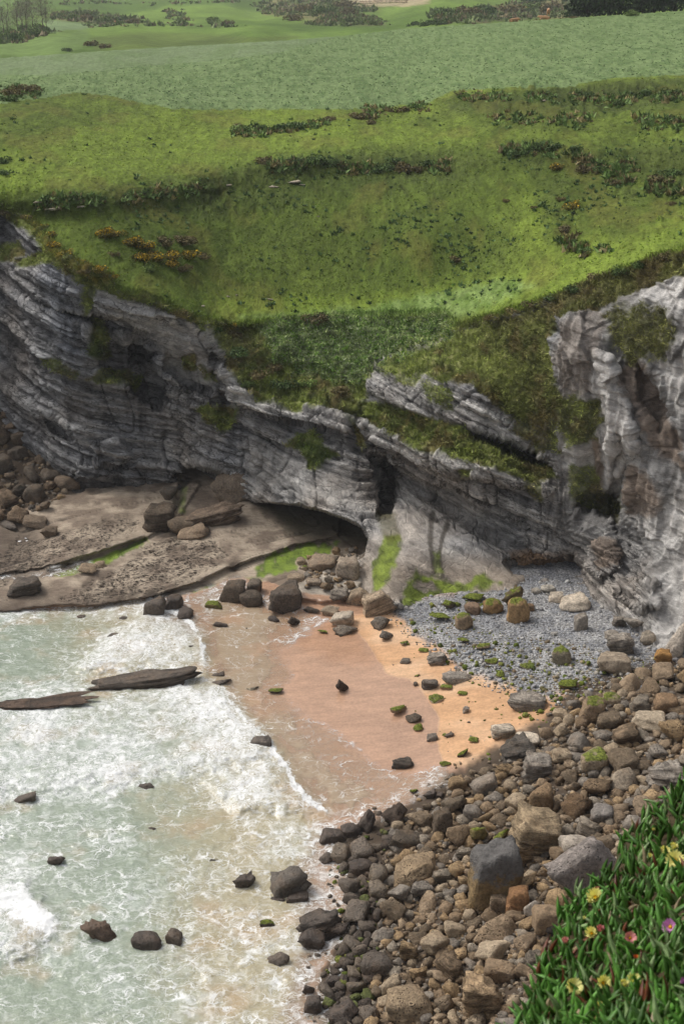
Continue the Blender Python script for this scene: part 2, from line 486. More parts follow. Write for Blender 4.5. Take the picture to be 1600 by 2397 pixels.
addveg([(205, 640), (235, 660), (215, 720), (200, 740), (195, 680)], 5, 6, 0.9)
addveg([(210, 735), (240, 745), (255, 800), (262, 835), (235, 845), (205, 830), (215, 780)], 6, 7)
addveg([(80, 835), (130, 838), (190, 865), (180, 890), (120, 870)], 5, 9, 0.85)
addveg([(230, 870), (290, 860), (335, 880), (330, 910), (270, 900), (200, 890)], 5, 9, 0.9)
addveg([(275, 682), (330, 692), (395, 716), (480, 752), (478, 775), (430, 745), (380, 730), (330, 710), (275, 700)], 4, 5, 0.9)
addveg([(425, 838), (452, 832), (458, 865), (440, 875), (424, 865)], 4, 6)
addveg([(468, 860), (505, 865), (510, 895), (480, 890)], 5, 8, 0.8)
addveg([(465, 950), (510, 945), (550, 965), (540, 1010), (500, 1000), (470, 985)], 5, 9)
addveg([(690, 1010), (730, 1000), (770, 1050), (790, 1060), (750, 1090), (720, 1100), (700, 1060), (660, 1045)], 5, 10)
addveg([(820, 985), (850, 1010), (855, 1050), (835, 1040)], 4, 5)
addveg([(1070, 1095), (1105, 1098), (1102, 1115), (1078, 1112)], 3, 4)
addveg([(505, 760), (560, 765), (590, 800), (560, 880), (530, 860), (520, 800)], 6, 8)
addveg([(1210, 1110), (1260, 1120), (1275, 1160), (1262, 1180), (1235, 1150)], 4, 6, 0.8)
addveg([(985, 895), (1050, 900), (1068, 965), (1010, 950)], 8, 14, 0.85)
addveg([(1190, 960), (1300, 940), (1310, 1060), (1260, 1050), (1200, 1010)], 8, 14, 0.85)
addveg([(930, 870), (980, 880), (970, 905), (925, 895)], 6, 10, 0.8)
veg = np.where(below < 0, 0, veg)
grass_band = sstep(16, 0, below) * (below > -2)          # the fringe hanging over the edge
veg = np.maximum(veg, grass_band * 0.9)
rock = w_cliff * (1 - veg)

# ---- bedding coordinate: layers that fold along the coast
kx = np.array([-60, -23, -15, -8, -3, 2, 6, 12, 16, 20, 26, 60.])
ka = np.array([0.22, 0.22, 0.14, 0.20, 0.10, 0.16, 0.36, 0.38, 0.20, 0.05, -0.10, -0.15])
xx = np.linspace(-60, 60, 400)
AA = np.concatenate([[0], np.cumsum(np.interp(0.5 * (xx[1:] + xx[:-1]), kx, ka)) * (xx[1] - xx[0])])
warp = fbm(X * 0.07, Y * 0.05, Z * 0.07, 3)
B = Z + np.interp(X, xx, AA).astype(np.float32) + 0.45 * warp
def bed(f, seed, lat=0.05):
    return vnoise(B * f + seed, X * lat + seed, Z * lat * 0.5)
L1 = bed(0.62, 3.0, 0.025)
L2 = bed(1.6, 31.0, 0.05)
L3 = bed(4.2, 77.0, 0.09)
L4 = bed(9.0, 12.0, 0.15)
steps = sstep(-0.12, 0.08, L1) - 0.5
steps2 = sstep(-0.12, 0.08, L2) - 0.5
steps3 = sstep(-0.15, 0.15, L3) - 0.5
prom = sstep(1270, 1330, U) * sstep(1420, 1180, V + 0.35 * (U - 1300)) + 0 * U      # massive limestone on the right
prom = np.clip(prom + sstep(1480, 1540, U), 0, 1)
smoothwall = pm([(340, 760), (480, 800), (500, 900), (440, 900), (400, 870), (360, 800)], 12, 5)
smoothwall = np.maximum(smoothwall, 0.7 * np.maximum(pm([(560, 1040), (700, 1060), (830, 1100), (850, 1190), (740, 1170), (600, 1150), (560, 1100)], 14, 8), pm([(930, 1110), (1050, 1150), (1180, 1220), (1220, 1290), (1100, 1260), (1000, 1200), (930, 1170)], 14, 8)))
slab = pm([(850, 1290), (905, 1180), (1000, 1200), (1160, 1290), (1240, 1350), (1170, 1400), (960, 1410), (840, 1410)], 10, 4)
big = fbm(X * 0.22, Y * 0.22, Z * 0.16, 4)
mid = fbm(X * 0.9, Y * 0.9, Z * 0.8, 4)
flute = ridged(X * 0.42 + 0.25 * warp, Y * 0.42, Z * 0.06, 3)
joint = np.abs(vnoise(X * 0.55 + 0.12 * Z + 9, Y * 0.5, B * 0.22))
joint2 = np.abs(vnoise(X * 1.5 + 0.1 * Z + 3, Y * 1.2, np.floor(B * 1.1) * 3.7))
blk = vnoise(X * 0.9 + np.floor(B * 0.9) * 5.3, Y * 0.4, np.floor(B * 0.9) * 2.7)
st = (1 - 0.88 * prom) * (1 - 0.75 * smoothwall) * (1 - 0.85 * slab)
disp_r = (0.62 * steps + 0.36 * steps2 + 0.20 * steps3 + 0.09 * L4) * st
disp_r = disp_r + 0.45 * big + 0.12 * mid * (1 - 0.5 * slab)
disp_r = disp_r + 0.16 * blk * st
disp_r = disp_r - 0.45 * sstep(0.07, 0.0, joint) * (1 - slab) * (1 - prom) - 0.16 * sstep(0.06, 0.0, joint2) * st
disp_r = disp_r + prom * (0.55 * flute + 0.22 * fbm(X * 1.1, Y * 1.1, Z * 0.5, 4) + 0.12 * np.sign(blk) * np.abs(blk) ** 0.5)
rm = (w_cliff > 0.01) & (U > -200) & (U < 1800)
fa1 = np.zeros_like(U); fa2 = np.zeros_like(U); crk_a = np.ones_like(U)
px_ = prom[rm]; bz = B[rm] * (1 - px_) + Z[rm] * 0.55 * px_
h1_, e1_ = facets(X[rm] * 0.42, Y[rm] * 0.42, bz * 0.75, 5)
h2_, e2_ = facets(X[rm] * 1.25, Y[rm] * 1.25, bz * 2.0, 91)
fa1[rm] = h1_; fa2[rm] = h2_; crk_a[rm] = np.minimum(sstep(0.0, 0.06, e1_), 0.5 + 0.5 * sstep(0.0, 0.08, e2_))
hard = (1 - 0.85 * slab) * (1 - 0.6 * smoothwall)
disp_r = disp_r + hard * ((0.10 + 0.20 * prom) * fa1 + (0.06 + 0.03 * prom) * fa2)
disp_v = 0.35 * big + 0.30 * fbm(X * 1.3, Y * 1.3, Z * 1.3, 3) + 0.22 * fbm(X * 4, Y * 4, Z * 4, 2)
dist_k = sstep(90, 40, -below)
terr = sstep(470, 420, V) * 0 + 1
# small terraces trodden along the meadow's slopes
tz = 0.42 * (Y - 0.10 * X) * (140 / np.clip(Y, 90, 300)) + 1.3 * fbm(X * 0.04, Y * 0.03, 0 * X, 3) + 0.25 * nb
saw = tz - np.floor(tz)
tmask = np.maximum(pm([(60, 455), (330, 425), (620, 370), (900, 350), (1120, 360), (1120, 430), (700, 480), (400, 520), (150, 500)], 30, 20),
                   np.maximum(pm([(1020, 205), (1300, 180), (1620, 150), (1620, 300), (1100, 270)], 20, 10), pm([(1150, 330), (1700, 340), (1700, 560), (1280, 580), (1150, 420)], 40, 20)))
disp_m = 0.10 * fbm(X * 0.35, Y * 0.25, 0 * X, 4) + tmask * 0.32 * (sstep(0, 0.75, saw) - sstep(0.75, 1.0, saw)) + 0.05 * fbm(X * 2.2, Y * 1.1, 0 * X, 2)
tmask = tmask * sstep(-0.25, 0.25, fbm(X * 0.09, Y * 0.06, 5 + 0 * X, 3))
disp = disp_r * w_cliff * (1 - 0.55 * veg) + disp_v * w_cliff * veg + disp_m * (1 - w_cliff)
disp = disp * (1 - 0.92 * pm([(560, 1170), (640, 1168), (760, 1188), (850, 1222), (870, 1262), (850, 1320), (600, 1330), (550, 1220)], 10, 0))
P2 = P + Nn * disp[..., None]
N2 = grid_normals(P2)

# ---- colours of the rock
c_light = lin(206, 202, 196); c_mid = lin(168, 165, 162); c_dark = lin(120, 118, 117); c_brown = lin(162, 144, 124); c_blue = lin(152, 157, 166)
tone = 0.5 + 0.30 * L2 + 0.28 * L1 + 0.22 * mid + 0.2 * L3
tone = tone + 0.25 * fbm(X * 1.6, Y * 1.6, B * 3.0, 3)
col = mix(c_dark, c_mid, sstep(0.05, 0.5, tone)); col = mix(col, c_light, sstep(0.5, 1.0, tone))
warmth = fbm(X * 0.13 + 4, Y * 0.13, Z * 0.13, 3)
col = mix(col, c_brown * (0.7 + 0.6 * tone[..., None].clip(0, 1)), 0.40 * sstep(0.05, 0.5, warmth))
col = mix(col, c_blue, 0.45 * sstep(0.05, 0.4, -warmth))
streak = fbm(X * 1.1, Y * 1.1, Z * 0.10 + 3, 3)                       # stains run straight down the wall
col = col * (1 - 0.34 * sstep(0.12, 0.42, streak))[..., None]
col = mix(col, c_light * 1.05, 0.3 * sstep(0.15, 0.45, -streak) * (1 - slab) * (1 - prom))
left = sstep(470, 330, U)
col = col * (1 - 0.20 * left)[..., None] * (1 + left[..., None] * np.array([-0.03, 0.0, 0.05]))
# pale crest beds
pale = np.maximum(pm([(835, 985), (880, 1000), (1000, 1050), (1130, 1080), (1290, 1125), (1290, 1145), (1130, 1112), (990, 1088), (900, 1050)], 5, 5),
       np.maximum(pm([(530, 900), (590, 905), (680, 935), (690, 980), (560, 960), (535, 950)], 6, 6),
       np.maximum(pm([(870, 885), (960, 900), (1060, 920), (1200, 985), (1190, 1010), (1080, 970), (950, 930)], 5, 6),
                  pm([(205, 655), (265, 660), (400, 735), (510, 780), (540, 800), (500, 830), (430, 800), (300, 770), (220, 720)], 8, 8) * 0.7)))
col = mix(col, c_light * (0.85 + 0.3 * sstep(-0.2, 0.5, L3 + 0.5 * mid))[..., None], 0.75 * pale)
# right-hand limestone: white ribs, brown earth runs, grey
white = np.maximum(pm([(1390, 820), (1432, 830), (1450, 900), (1475, 960), (1505, 1000), (1515, 1050), (1480, 1075), (1450, 1130), (1440, 1180), (1425, 1130), (1415, 1040), (1400, 920)], 7, 9),
        np.maximum(pm([(1310, 1000), (1330, 1015), (1378, 1060), (1380, 1110), (1340, 1110), (1318, 1060)], 5, 6),
        np.maximum(pm([(1500, 690), (1560, 660), (1640, 620), (1640, 740), (1580, 720), (1520, 705)], 7, 9),
        np.maximum(pm([(1535, 850), (1640, 830), (1640, 980), (1580, 960)], 8, 9),
        np.maximum(pm([(1480, 1190), (1640, 1150), (1640, 1560), (1530, 1530), (1530, 1400), (1550, 1300)], 10, 12) * 0.85,
                   pm([(1335, 1130), (1362, 1135), (1370, 1190), (1345, 1190)], 5, 5))))))
brown = np.maximum(pm([(1440, 880), (1480, 830), (1510, 850), (1560, 950), (1600, 1040), (1600, 1100), (1540, 1060), (1500, 990), (1470, 940)], 9, 12),
        np.maximum(pm([(1480, 1085), (1520, 1110), (1560, 1170), (1540, 1210), (1470, 1200), (1460, 1150)], 9, 10),
        np.maximum(pm([(1310, 760), (1400, 720), (1430, 760), (1390, 850), (1390, 920), (1330, 930), (1300, 850)], 12, 12) * 0.55,
        np.maximum(pm([(1380, 1020), (1405, 1030), (1410, 1140), (1385, 1130)], 5, 5),
        np.maximum(pm([(1380, 1270), (1440, 1268), (1450, 1320), (1390, 1335)], 5, 5),
                   pm([(1200, 1290), (1350, 1290), (1360, 1330), (1250, 1340)], 10, 10))))))
pgrain = fbm(X * 1.2, Y * 1.2, Z * 0.9, 4)
c_prom = mix(lin(138, 135, 131), lin(192, 190, 186), sstep(-0.35, 0.4, pgrain))
col = mix(col, c_prom, 0.78 * prom)
col = mix(col, lin(226, 222, 217) * (0.80 + 0.32 * sstep(-0.4, 0.4, pgrain))[..., None], 0.82 * white)
col = mix(col, lin(140, 122, 106) * (0.8 + 0.4 * sstep(-0.4, 0.4, pgrain))[..., None], 0.8 * brown)
ochre = pm([(1195, 1285), (1240, 1290), (1330, 1320), (1320, 1345), (1240, 1330), (1200, 1310)], 8, 9)
col = mix(col, lin(142, 106, 66), 0.55 * ochre)
# smooth weathered walls and the leaning slab at the back of the beach
col = mix(col, lin(158, 156, 152) * (0.9 + 0.2 * pgrain[..., None]), 0.6 * smoothwall)
col = mix(col, lin(156, 142, 126) * (0.92 + 0.25 * pgrain[..., None]), 0.75 * slab * sstep(1275, 1350, V - 0.05 * (U - 950)))
# dark wet foot and drip lines
foot = sstep(3.4, 0.6, Z - 0.8 * big) * sstep(700, 560, U)
col = mix(col, lin(84, 73, 64) * (0.9 + 0.5 * pgrain[..., None]), 0.72 * foot)
drip = np.maximum(pm([(895, 1070), (920, 1090), (925, 1150), (912, 1210), (890, 1210), (892, 1120)], 6, 6),
       np.maximum(sstep(9, 3, line_d(U, V, [(1012, 1200), (1006, 1250), (1010, 1300), (1014, 1340)]) + 4 * nb),
                  sstep(8, 3, line_d(U, V, [(1046, 1215), (1034, 1260), (1028, 1300), (1034, 1350)]) + 4 * nb)))
col = mix(col, lin(66, 60, 52), 0.75 * drip)
alg = np.maximum(pm([(895, 1250), (935, 1250), (932, 1300), (905, 1370), (885, 1400), (875, 1380), (872, 1320)], 5, 9),
      np.maximum(pm([(975, 1345), (1010, 1350), (1060, 1370), (1130, 1345), (1170, 1365), (1070, 1392), (1000, 1412), (935, 1430), (955, 1370)], 7, 14),
                 0.7 * pm([(1010, 1290), (1030, 1290), (1035, 1340), (1018, 1345)], 5, 6)))
algd = pm([(885, 1195), (925, 1205), (940, 1260), (905, 1270), (885, 1240)], 7, 7)
cavealg = 0.0
col = mix(col, mix(lin(88, 102, 34), lin(126, 144, 50), sstep(-0.3, 0.3, pgrain)), 0.92 * alg * sstep(-0.7, -0.25, mid + 0.5 * pgrain))
col = mix(col, lin(86, 82, 40), 0.6 * algd)
# recessed beds, joints and cracks are darker
col = col * (1 - 0.30 * sstep(0.0, -0.35, L3) * st)[..., None]
col = col * (1 - 0.35 * sstep(0.05, 0.0, joint) * (1 - slab) * (1 - prom))[..., None]
col = col * ((1.28 - 0.36 * prom) * (1 + 0.05 * fa1 + 0.08 * fa2) * (1 - (0.14 + 0.16 * prom) * hard * (1 - crk_a)))[..., None]
# ---- vegetation on the cliff
g1 = fbm(X * 0.5 + 20, Y * 0.5, Z * 0.5, 4); g2 = fbm(X * 2.1, Y * 2.1, Z * 2.1, 3)
vcol = mix(lin(80, 88, 40), lin(114, 124, 58), sstep(-0.3, 0.4, g1 + 0.6 * g2))
vcol = mix(vcol, lin(108, 96, 58), 0.7 * sstep(0.05, 0.4, -g1 + 0.4 * g2))
vcol = mix(vcol, lin(152, 152, 104), 0.55 * sstep(0.25, 0.55, g2 + 0.2 * g1))
lush = pm([(600, 760), (760, 735), (1050, 730), (1060, 775), (900, 850), (840, 900), (760, 880), (640, 830)], 25, 20)
vcol = mix(vcol, mix(lin(92, 120, 52), lin(146, 160, 108), sstep(-0.3, 0.4, g2)), 0.75 * lush)
vcol = mix(vcol, lin(140, 150, 86) * (1 + 0.3 * g2[..., None]), 0.75 * pm([(850, 880), (940, 805), (1050, 752), (1085, 765), (980, 818), (890, 862), (862, 890)], 8, 8))
heath = sstep(60, 10, below) * sstep(1100, 1240, U) + 0.8 * sstep(1380, 1440, U) + 0.45 * sstep(1000, 1250, U) + 0.8 * pm([(500, 765), (600, 760), (590, 830), (540, 870)], 15, 10) + 0.8 * pm([(770, 905), (815, 902), (840, 950), (790, 950)], 10, 8)
vcol = mix(vcol, lin(90, 80, 54), 0.50 * np.clip(heath, 0, 1))
gorse = pm([(60, 505), (110, 540), (190, 605), (265, 650), (230, 660), (120, 590), (80, 540)], 10, 10)
vcol = mix(vcol, lin(120, 104, 36), 0.7 * gorse * sstep(-0.2, 0.3, g2))
dk = pm([(690, 1000), (790, 1060), (750, 1100), (700, 1060)], 20, 10) + pm([(205, 735), (260, 835), (230, 850), (205, 830)], 15, 10)
vcol = mix(vcol, lin(56, 74, 28), 0.75 * np.clip(dk, 0, 1))
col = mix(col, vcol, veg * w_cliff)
# ---- meadow
m1 = fbm(X * 0.035 + 3, Y * 0.02, 0 * X, 4); m2 = fbm(X * 0.3, Y * 0.14, 0 * X, 4); m3 = fbm(X * 1.8, Y * 0.42, 0 * X, 3)
c_br = lin(112, 128, 50); c_gr = lin(92, 108, 42); c_dk = lin(66, 80, 34)
gcol = mix(c_gr, c_br, sstep(-0.25, 0.35, m1 + 0.4 * m2))
def gm(poly, soft=25, rag=25): return pm(poly, soft, rag)
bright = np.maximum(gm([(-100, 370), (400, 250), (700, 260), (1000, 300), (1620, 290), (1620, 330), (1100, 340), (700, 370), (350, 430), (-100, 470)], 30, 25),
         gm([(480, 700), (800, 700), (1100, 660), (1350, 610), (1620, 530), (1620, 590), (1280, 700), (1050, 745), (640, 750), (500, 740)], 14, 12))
gcol = mix(gcol, lin(120, 138, 54), 0.8 * bright)  # sunlit look of the flatter strips painted into the turf
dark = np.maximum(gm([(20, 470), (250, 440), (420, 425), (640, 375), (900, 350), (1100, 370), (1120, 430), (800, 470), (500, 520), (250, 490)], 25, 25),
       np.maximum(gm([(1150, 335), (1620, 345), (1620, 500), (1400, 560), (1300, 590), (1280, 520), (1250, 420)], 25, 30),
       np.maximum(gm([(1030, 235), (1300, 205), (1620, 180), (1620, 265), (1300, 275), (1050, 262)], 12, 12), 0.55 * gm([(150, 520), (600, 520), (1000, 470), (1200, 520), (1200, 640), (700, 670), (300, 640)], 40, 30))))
gcol = mix(gcol, mix(c_dk, lin(80, 92, 44), sstep(-0.3, 0.3, m2)), 0.75 * dark * (0.65 + 0.35 * sstep(-0.3, 0.3, m2)))  # shading of slopes facing the viewer painted into the turf
gcol = mix(gcol, mix(lin(58, 72, 32), lin(82, 92, 44), sstep(-0.3, 0.3, m2)), 0.5 * bank_front)  # steep bank fronts: slope shading put into the colour
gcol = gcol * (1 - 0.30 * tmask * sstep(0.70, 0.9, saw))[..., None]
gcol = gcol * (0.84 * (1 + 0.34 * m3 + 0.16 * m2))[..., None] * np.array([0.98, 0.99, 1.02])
gcol = mix(gcol, lin(128, 118, 62), 0.22 * sstep(0.1, 0.5, -m2))
gcol = mix(gcol, mix(lin(96, 122, 64), lin(126, 148, 92), sstep(-0.3, 0.3, m3)), 0.6 * gm([(560, 742), (860, 720), (1000, 690), (1200, 650), (1250, 670), (1080, 745), (800, 752)], 12, 10))
# bluish field of brassica-like crop behind
fld_top = curve([(-500, 190), (0, 178), (150, 176), (300, 160), (450, 148), (640, 128), (800, 86), (953, 66), (1198, 51), (1361, 40), (1600, 25), (2100, -10)])
fld_bot = curve([(-500, 260), (0, 243), (80, 232), (150, 222), (200, 215), (250, 224), (300, 236), (400, 253), (500, 257), (800, 255), (900, 252), (1000, 240), (1060, 215), (1150, 207), (1330, 206), (1430, 190), (1600, 178), (2100, 140)])
ft, fb_ = fld_top(U), fld_bot(U)
fieldm = (V < fb_ + 4 * nb) & (V > -100)
f3 = fbm(X * 1.5, Y * 0.34, 0 * X, 3); f4 = fbm(X * 3.4, Y * 0.9, 0 * X, 2)
fcol = mix(lin(98, 118, 72), lin(114, 133, 86), sstep(-0.35, 0.3, f3 + 0.5 * f4 + 0.3 * m2))
fcol = mix(fcol, lin(84, 108, 66), 0.4 * sstep(0.25, 0.5, -f3 + 0.3 * f4))
smooth_f = V < ft - 2
fcol2 = mix(lin(108, 126, 84), lin(116, 132, 94), sstep(-0.3, 0.3, m2))
fcol = np.where(smooth_f[..., None], fcol2, fcol)
strip = (V > ft - 200) & (V < curve([(-500, 160), (0, 136), (255, 118), (459, 106), (640, 96), (800, 84), (953, 66), (2100, -20)])(U) + 5)
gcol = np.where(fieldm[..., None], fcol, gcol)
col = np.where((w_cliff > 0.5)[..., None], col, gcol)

CREST = curve([(-500, 160), (0, 136), (255, 118), (459, 106), (640, 96), (800, 84), (953, 66), (1100, 57), (1198, 51), (1361, 40), (1600, 25), (2100, -10)])
# behind the crest the near hill turns over and drops away
ov = np.clip(CREST(U) - V, 0, None)
first = ov > 0
crestP = np.zeros_like(P2)
cv = CREST(us)
cz = mz(us, cv)
cP = at_y(us, cv, (EYE - cz) * (ray(us, cv)[1] / -ray(us, cv)[2]))
back = cP[None] + np.stack([0 * ov, ov * 1.6, -0.03 * ov ** 1.6 - 0.12 * ov], -1)
P2 = np.where(first[..., None], back, P2)

nv, nu = U.shape
F = grid_faces(nv, nu)
Vf = P2.reshape(-1, 3)
colf = np.clip(col, 0.004, 0.9).reshape(-1, 3)
fm = lambda a: a.ravel()[F].mean(1)
f_cliff = fm(w_cliff.astype(np.float32)) > 0.5
f_field = (fm(fieldm.astype(np.float32)) > 0.5) & ~f_cliff
f_mead = ~f_cliff & ~f_field
keep = Vf[F][..., 2].mean(1) > -1.5
fu = fm(U); fv = fm(V)
f_far = fm(ov) < 75
t = NT("cliff_rock")
c_ = t.attr('col').outputs['Color']; bd = t.attr('bed').outputs['Fac']; rk = t.attr('rock').outputs['Fac']
co = t.coord('Object')
sx = t.node('ShaderNodeSeparateXYZ'); t.set(sx.inputs[0], co)
cb = t.node('ShaderNodeCombineXYZ'); t.set(cb.inputs[0], t.math('MULTIPLY', sx.outputs[0], 0.22)); t.set(cb.inputs[1], t.math('MULTIPLY', sx.outputs[1], 0.15)); t.set(cb.inputs[2], bd)
lay = t.noise(cb.outputs[0], 3.2, 6, 0.72)
cb2 = t.node('ShaderNodeCombineXYZ'); t.set(cb2.inputs[0], t.math('MULTIPLY', sx.outputs[0], 0.75)); t.set(cb2.inputs[1], t.math('MULTIPLY', sx.outputs[1], 0.6)); t.set(cb2.inputs[2], t.math('MULTIPLY', bd, 1.7))
vb = t.voro(cb2.outputs[0], 1.25, 'F1', 0.9, 'Color')
vs_ = t.node('ShaderNodeSeparateColor'); t.set(vs_.inputs[0], vb)
ve = t.ramp(t.voro(cb2.outputs[0], 1.25, 'DISTANCE_TO_EDGE', 0.9), 0.0, 0.05)
n1 = t.noise(co, 2.4, 6, 0.66); n2 = t.noise(co, 11.0, 4, 0.65)
k = t.math('ADD', t.math('MULTIPLY', n1, 0.6), t.math('MULTIPLY', n2, 0.4))
f = t.math('MULTIPLY', t.ramp(k, 0.28, 0.72, 0.74, 1.28), t.ramp(t.math('MULTIPLY_ADD', lay, rk, t.math('MULTIPLY', t.math('SUBTRACT', 1.0, rk), 0.5)), 0.34, 0.66, 0.84, 1.16))
f = t.math('MULTIPLY', f, t.math('SUBTRACT', 1.0, t.math('MULTIPLY', rk, t.ramp(vs_.outputs[0], 0, 1, 0.0, 0.22))))
ln_ = t.attr('line').outputs['Fac']
def joints(sc, w, lo):
    nz = t.noise(cb.outputs[0], sc, 3, 0.6)
    return t.ramp(t.math('ABSOLUTE', t.math('SUBTRACT', nz, 0.5)), 0.0, w, lo, 1.0)
jl = t.math('MULTIPLY', joints(1.3, 0.016, 0.36), joints(3.4, 0.020, 0.52))
jl = t.math('MULTIPLY', jl, joints(8.0, 0.03, 0.75))
jl = t.math('MULTIPLY_ADD', t.math('SUBTRACT', jl, 1.0), ln_, 1.0)
f = t.math('MULTIPLY', f, jl)
col_ = t.mixc(1.0, c_, f, 'MULTIPLY')
lay = t.math('MULTIPLY_ADD', jl, 0.7, lay)
h = t.math('ADD', t.math('MULTIPLY', lay, 0.9), t.math('MULTIPLY', vs_.outputs[0], 0.5))
h = t.math('ADD', h, t.math('MULTIPLY', ve, 0.4))
h = t.math('ADD', t.math('MULTIPLY', h, rk), t.math('MULTIPLY', k, 1.1))
M_cliff = t.done(t.bsdf(col_, 0.92, t.bump(h, 0.85, 0.30), 0.2))
def turf_mat(name, s1, s2, var, fleck):
    t = NT(name)
    c_ = t.attr('col').outputs['Color']; co = t.coord('Object'); mp = t.mapping(co, (1.0, 0.5, 1.0))
    n1 = t.noise(mp, s1, 4, 0.65); n2 = t.noise(mp, s2, 3, 0.6); n3 = t.noise(co, 0.35, 3, 0.6)
    k = t.math('ADD', t.math('MULTIPLY', n1, 0.5), t.math('MULTIPLY', n2, 0.5))
    col_ = t.mixc(1.0, c_, t.ramp(k, 0.34, 0.66, 1 - var, 1 + var), 'MULTIPLY')
    col_ = t.mixc(t.math('MULTIPLY', t.ramp(t.math('ADD', n2, t.math('MULTIPLY', t.math('SUBTRACT', n3, 0.5), 0.5)), 0.60, 0.70), fleck), col_, t.mixc(1.0, col_, (0.42, 0.5, 0.5), 'MULTIPLY'))
    return t.done(t.bsdf(col_, 0.95, t.bump(k, 0.9, 0.35), 0.1))
M_mead = turf_mat("meadow_grass", 1.3, 3.0, 0.34, 0.75)
M_field = turf_mat("crop_leaves", 0.9, 1.8, 0.20, 0.5)
o = link("cliff", sub_mesh("cliff", Vf, F, f_cliff & keep, {"col": colf, "bed": B.ravel(), "line": (rock * (1 - 0.62 * prom) * (1 - 0.75 * slab) * (1 - 0.6 * smoothwall)).ravel(), "rock": (rock * (1 - 0.82 * prom) * (1 - 0.5 * slab)).ravel()}), M_cliff)
tag(o, "layered grey limestone cliffs curving round the cove", None, None, "structure")
o = link("meadow", sub_mesh("meadow", Vf, F, f_mead & f_far, {"col": colf}), M_mead)
tag(o, "sloping green pasture above the cliffs", None, None, "structure")
o = link("crop_field", sub_mesh("crop_field", Vf, F, f_field & f_far, {"col": colf}), M_field)
tag(o, "bluish green leafy field beyond the pasture", None, None, "structure")

def land_at(u, v):
    """point and normal of the land surface seen at a pixel (nearest grid vertex)"""
    i = int(np.clip(np.searchsorted(vs, v), 0, nv - 1)); j = int(np.clip(np.searchsorted(us, u), 0, nu - 1))
    return P2[i, j], N2[i, j]

# ================================================================== FAR HILLS
fu_ = np.linspace(-900, 2500, 300); fv_ = np.linspace(-260, 175, 150)
U2, V2 = np.meshgrid(fu_.astype(np.float32), fv_.astype(np.float32))
farp = [(-800, 170, 330), (-800, 100, 450), (-800, 0, 900), (-800, -240, 2000),
        (0, 165, 330), (0, 136, 345), (0, 104, 430), (60, 100, 440), (120, 80, 460), (250, 62, 560), (0, 60, 620), (0, 0, 900), (0, -120, 1400), (0, -240, 2000),
        (300, 130, 340), (300, 90, 420), (300, 63, 500), (300, 50, 640), (300, 0, 930),
        (600, 110, 360), (600, 66, 460), (600, 52, 640), (600, 0, 900), (600, -120, 1350), (600, -240, 2000),
        (900, 90, 380), (900, 70, 430), (900, 50, 620), (900, 0, 820), (1100, 70, 400), (1200, 45, 560), (1200, 0, 760),
        (1400, 50, 400), (1400, 20, 560), (1400, -120, 1200), (1600, 40, 380), (1600, 10, 560), (1600, -120, 1200), (1600, -240, 2000), (-800, 200, 320), (0, 200, 320), (600, 200, 320), (1200, 200, 320), (1700, 200, 320), (2400, 200, 320), (2400, 20, 500), (2400, -100, 1100), (2400, -240, 2000), (2400, 100, 380)]
fy = tps([(a, b) for a, b, c in farp], [math.log(c) for a, b, c in farp], 3e-3)
Y2 = np.exp(fy(U2, V2))
PF = at_y(U2, V2, Y2)
XF, YF = PF[..., 0], PF[..., 1]
PF[..., 2] += 1.2 * fbm(XF * 0.012, YF * 0.008, 0 * XF, 3) + 0.4 * fbm(XF * 0.06, YF * 0.05, 0 * XF, 3)
h1 = fbm(XF * 0.012, YF * 0.006, 0 * XF, 4); h2 = fbm(XF * 0.08, YF * 0.03, 0 * XF, 4)
fc = mix(lin(84, 108, 44), lin(106, 130, 56), sstep(-0.3, 0.3, h1 + 0.4 * h2))
def pf(poly, soft=4, rag=6):
    return sstep(-soft, soft, sdf(U2, V2, poly) + rag * h2)
fc = mix(fc, lin(104, 126, 68), 0.8 * pf([(-100, 110), (120, 85), (210, 68), (215, 110), (140, 128), (-100, 145)]))
fc = mix(fc, lin(114, 132, 92), 0.9 * pf([(100, 42), (160, 50), (240, 58), (190, 72), (110, 82)], 2, 2))
fc = mix(fc, lin(88, 100, 48), 0.7 * pf([(210, 90), (300, 78), (700, 88), (500, 108), (220, 120)], 4, 5))
scrub = np.maximum.reduce([pf([(120, 30), (190, 26), (260, 34), (330, 44), (340, 55), (230, 54), (140, 44)], 3, 6),
                           pf([(800, 0), (880, 20), (800, 50), (700, 45), (620, 30), (580, 10), (640, 0), (760, -10)], 6, 14) * 0.9,
                           pf([(1010, 30), (1100, 22), (1250, 0), (1400, -10), (1380, 40), (1280, 45), (1120, 56), (1030, 54)], 4, 8),
                           pf([(820, 30), (880, 40), (900, 62), (800, 66), (700, 62)], 4, 6) * 0.8])
fc = mix(fc, mix(lin(76, 80, 50), lin(112, 102, 72), sstep(-0.3, 0.4, h2)), 0.9 * scrub)
fc = mix(fc, lin(168, 150, 124), 0.8 * pf([(816, -30), (850, -2), (1000, -4), (1000, 10), (960, 14), (840, 14), (815, 8)], 2, 3))
fc = fc * (1 + 0.25 * h2)[..., None]
FF = grid_faces(*U2.shape)
FF = FF[(V2 - CREST(U2)).ravel()[FF].mean(1) < 14]
o = link("hills", new_mesh("hills", PF.reshape(-1, 3), FF, True, {"col": np.clip(fc, 0.01, 0.8).reshape(-1, 3)}), vertex_mat("far_grass", 0.25, 0.25, 0.6, 1.0, 0.95, 0.1))
tag(o, "far green hillsides with scrub beyond the fields", None, None, "structure")
N_F = grid_normals(PF)
def far_at(u, v):
    i = int(np.argmin(abs(fv_ - v))); j = int(np.argmin(abs(fu_ - u)))
    return PF[i, j]

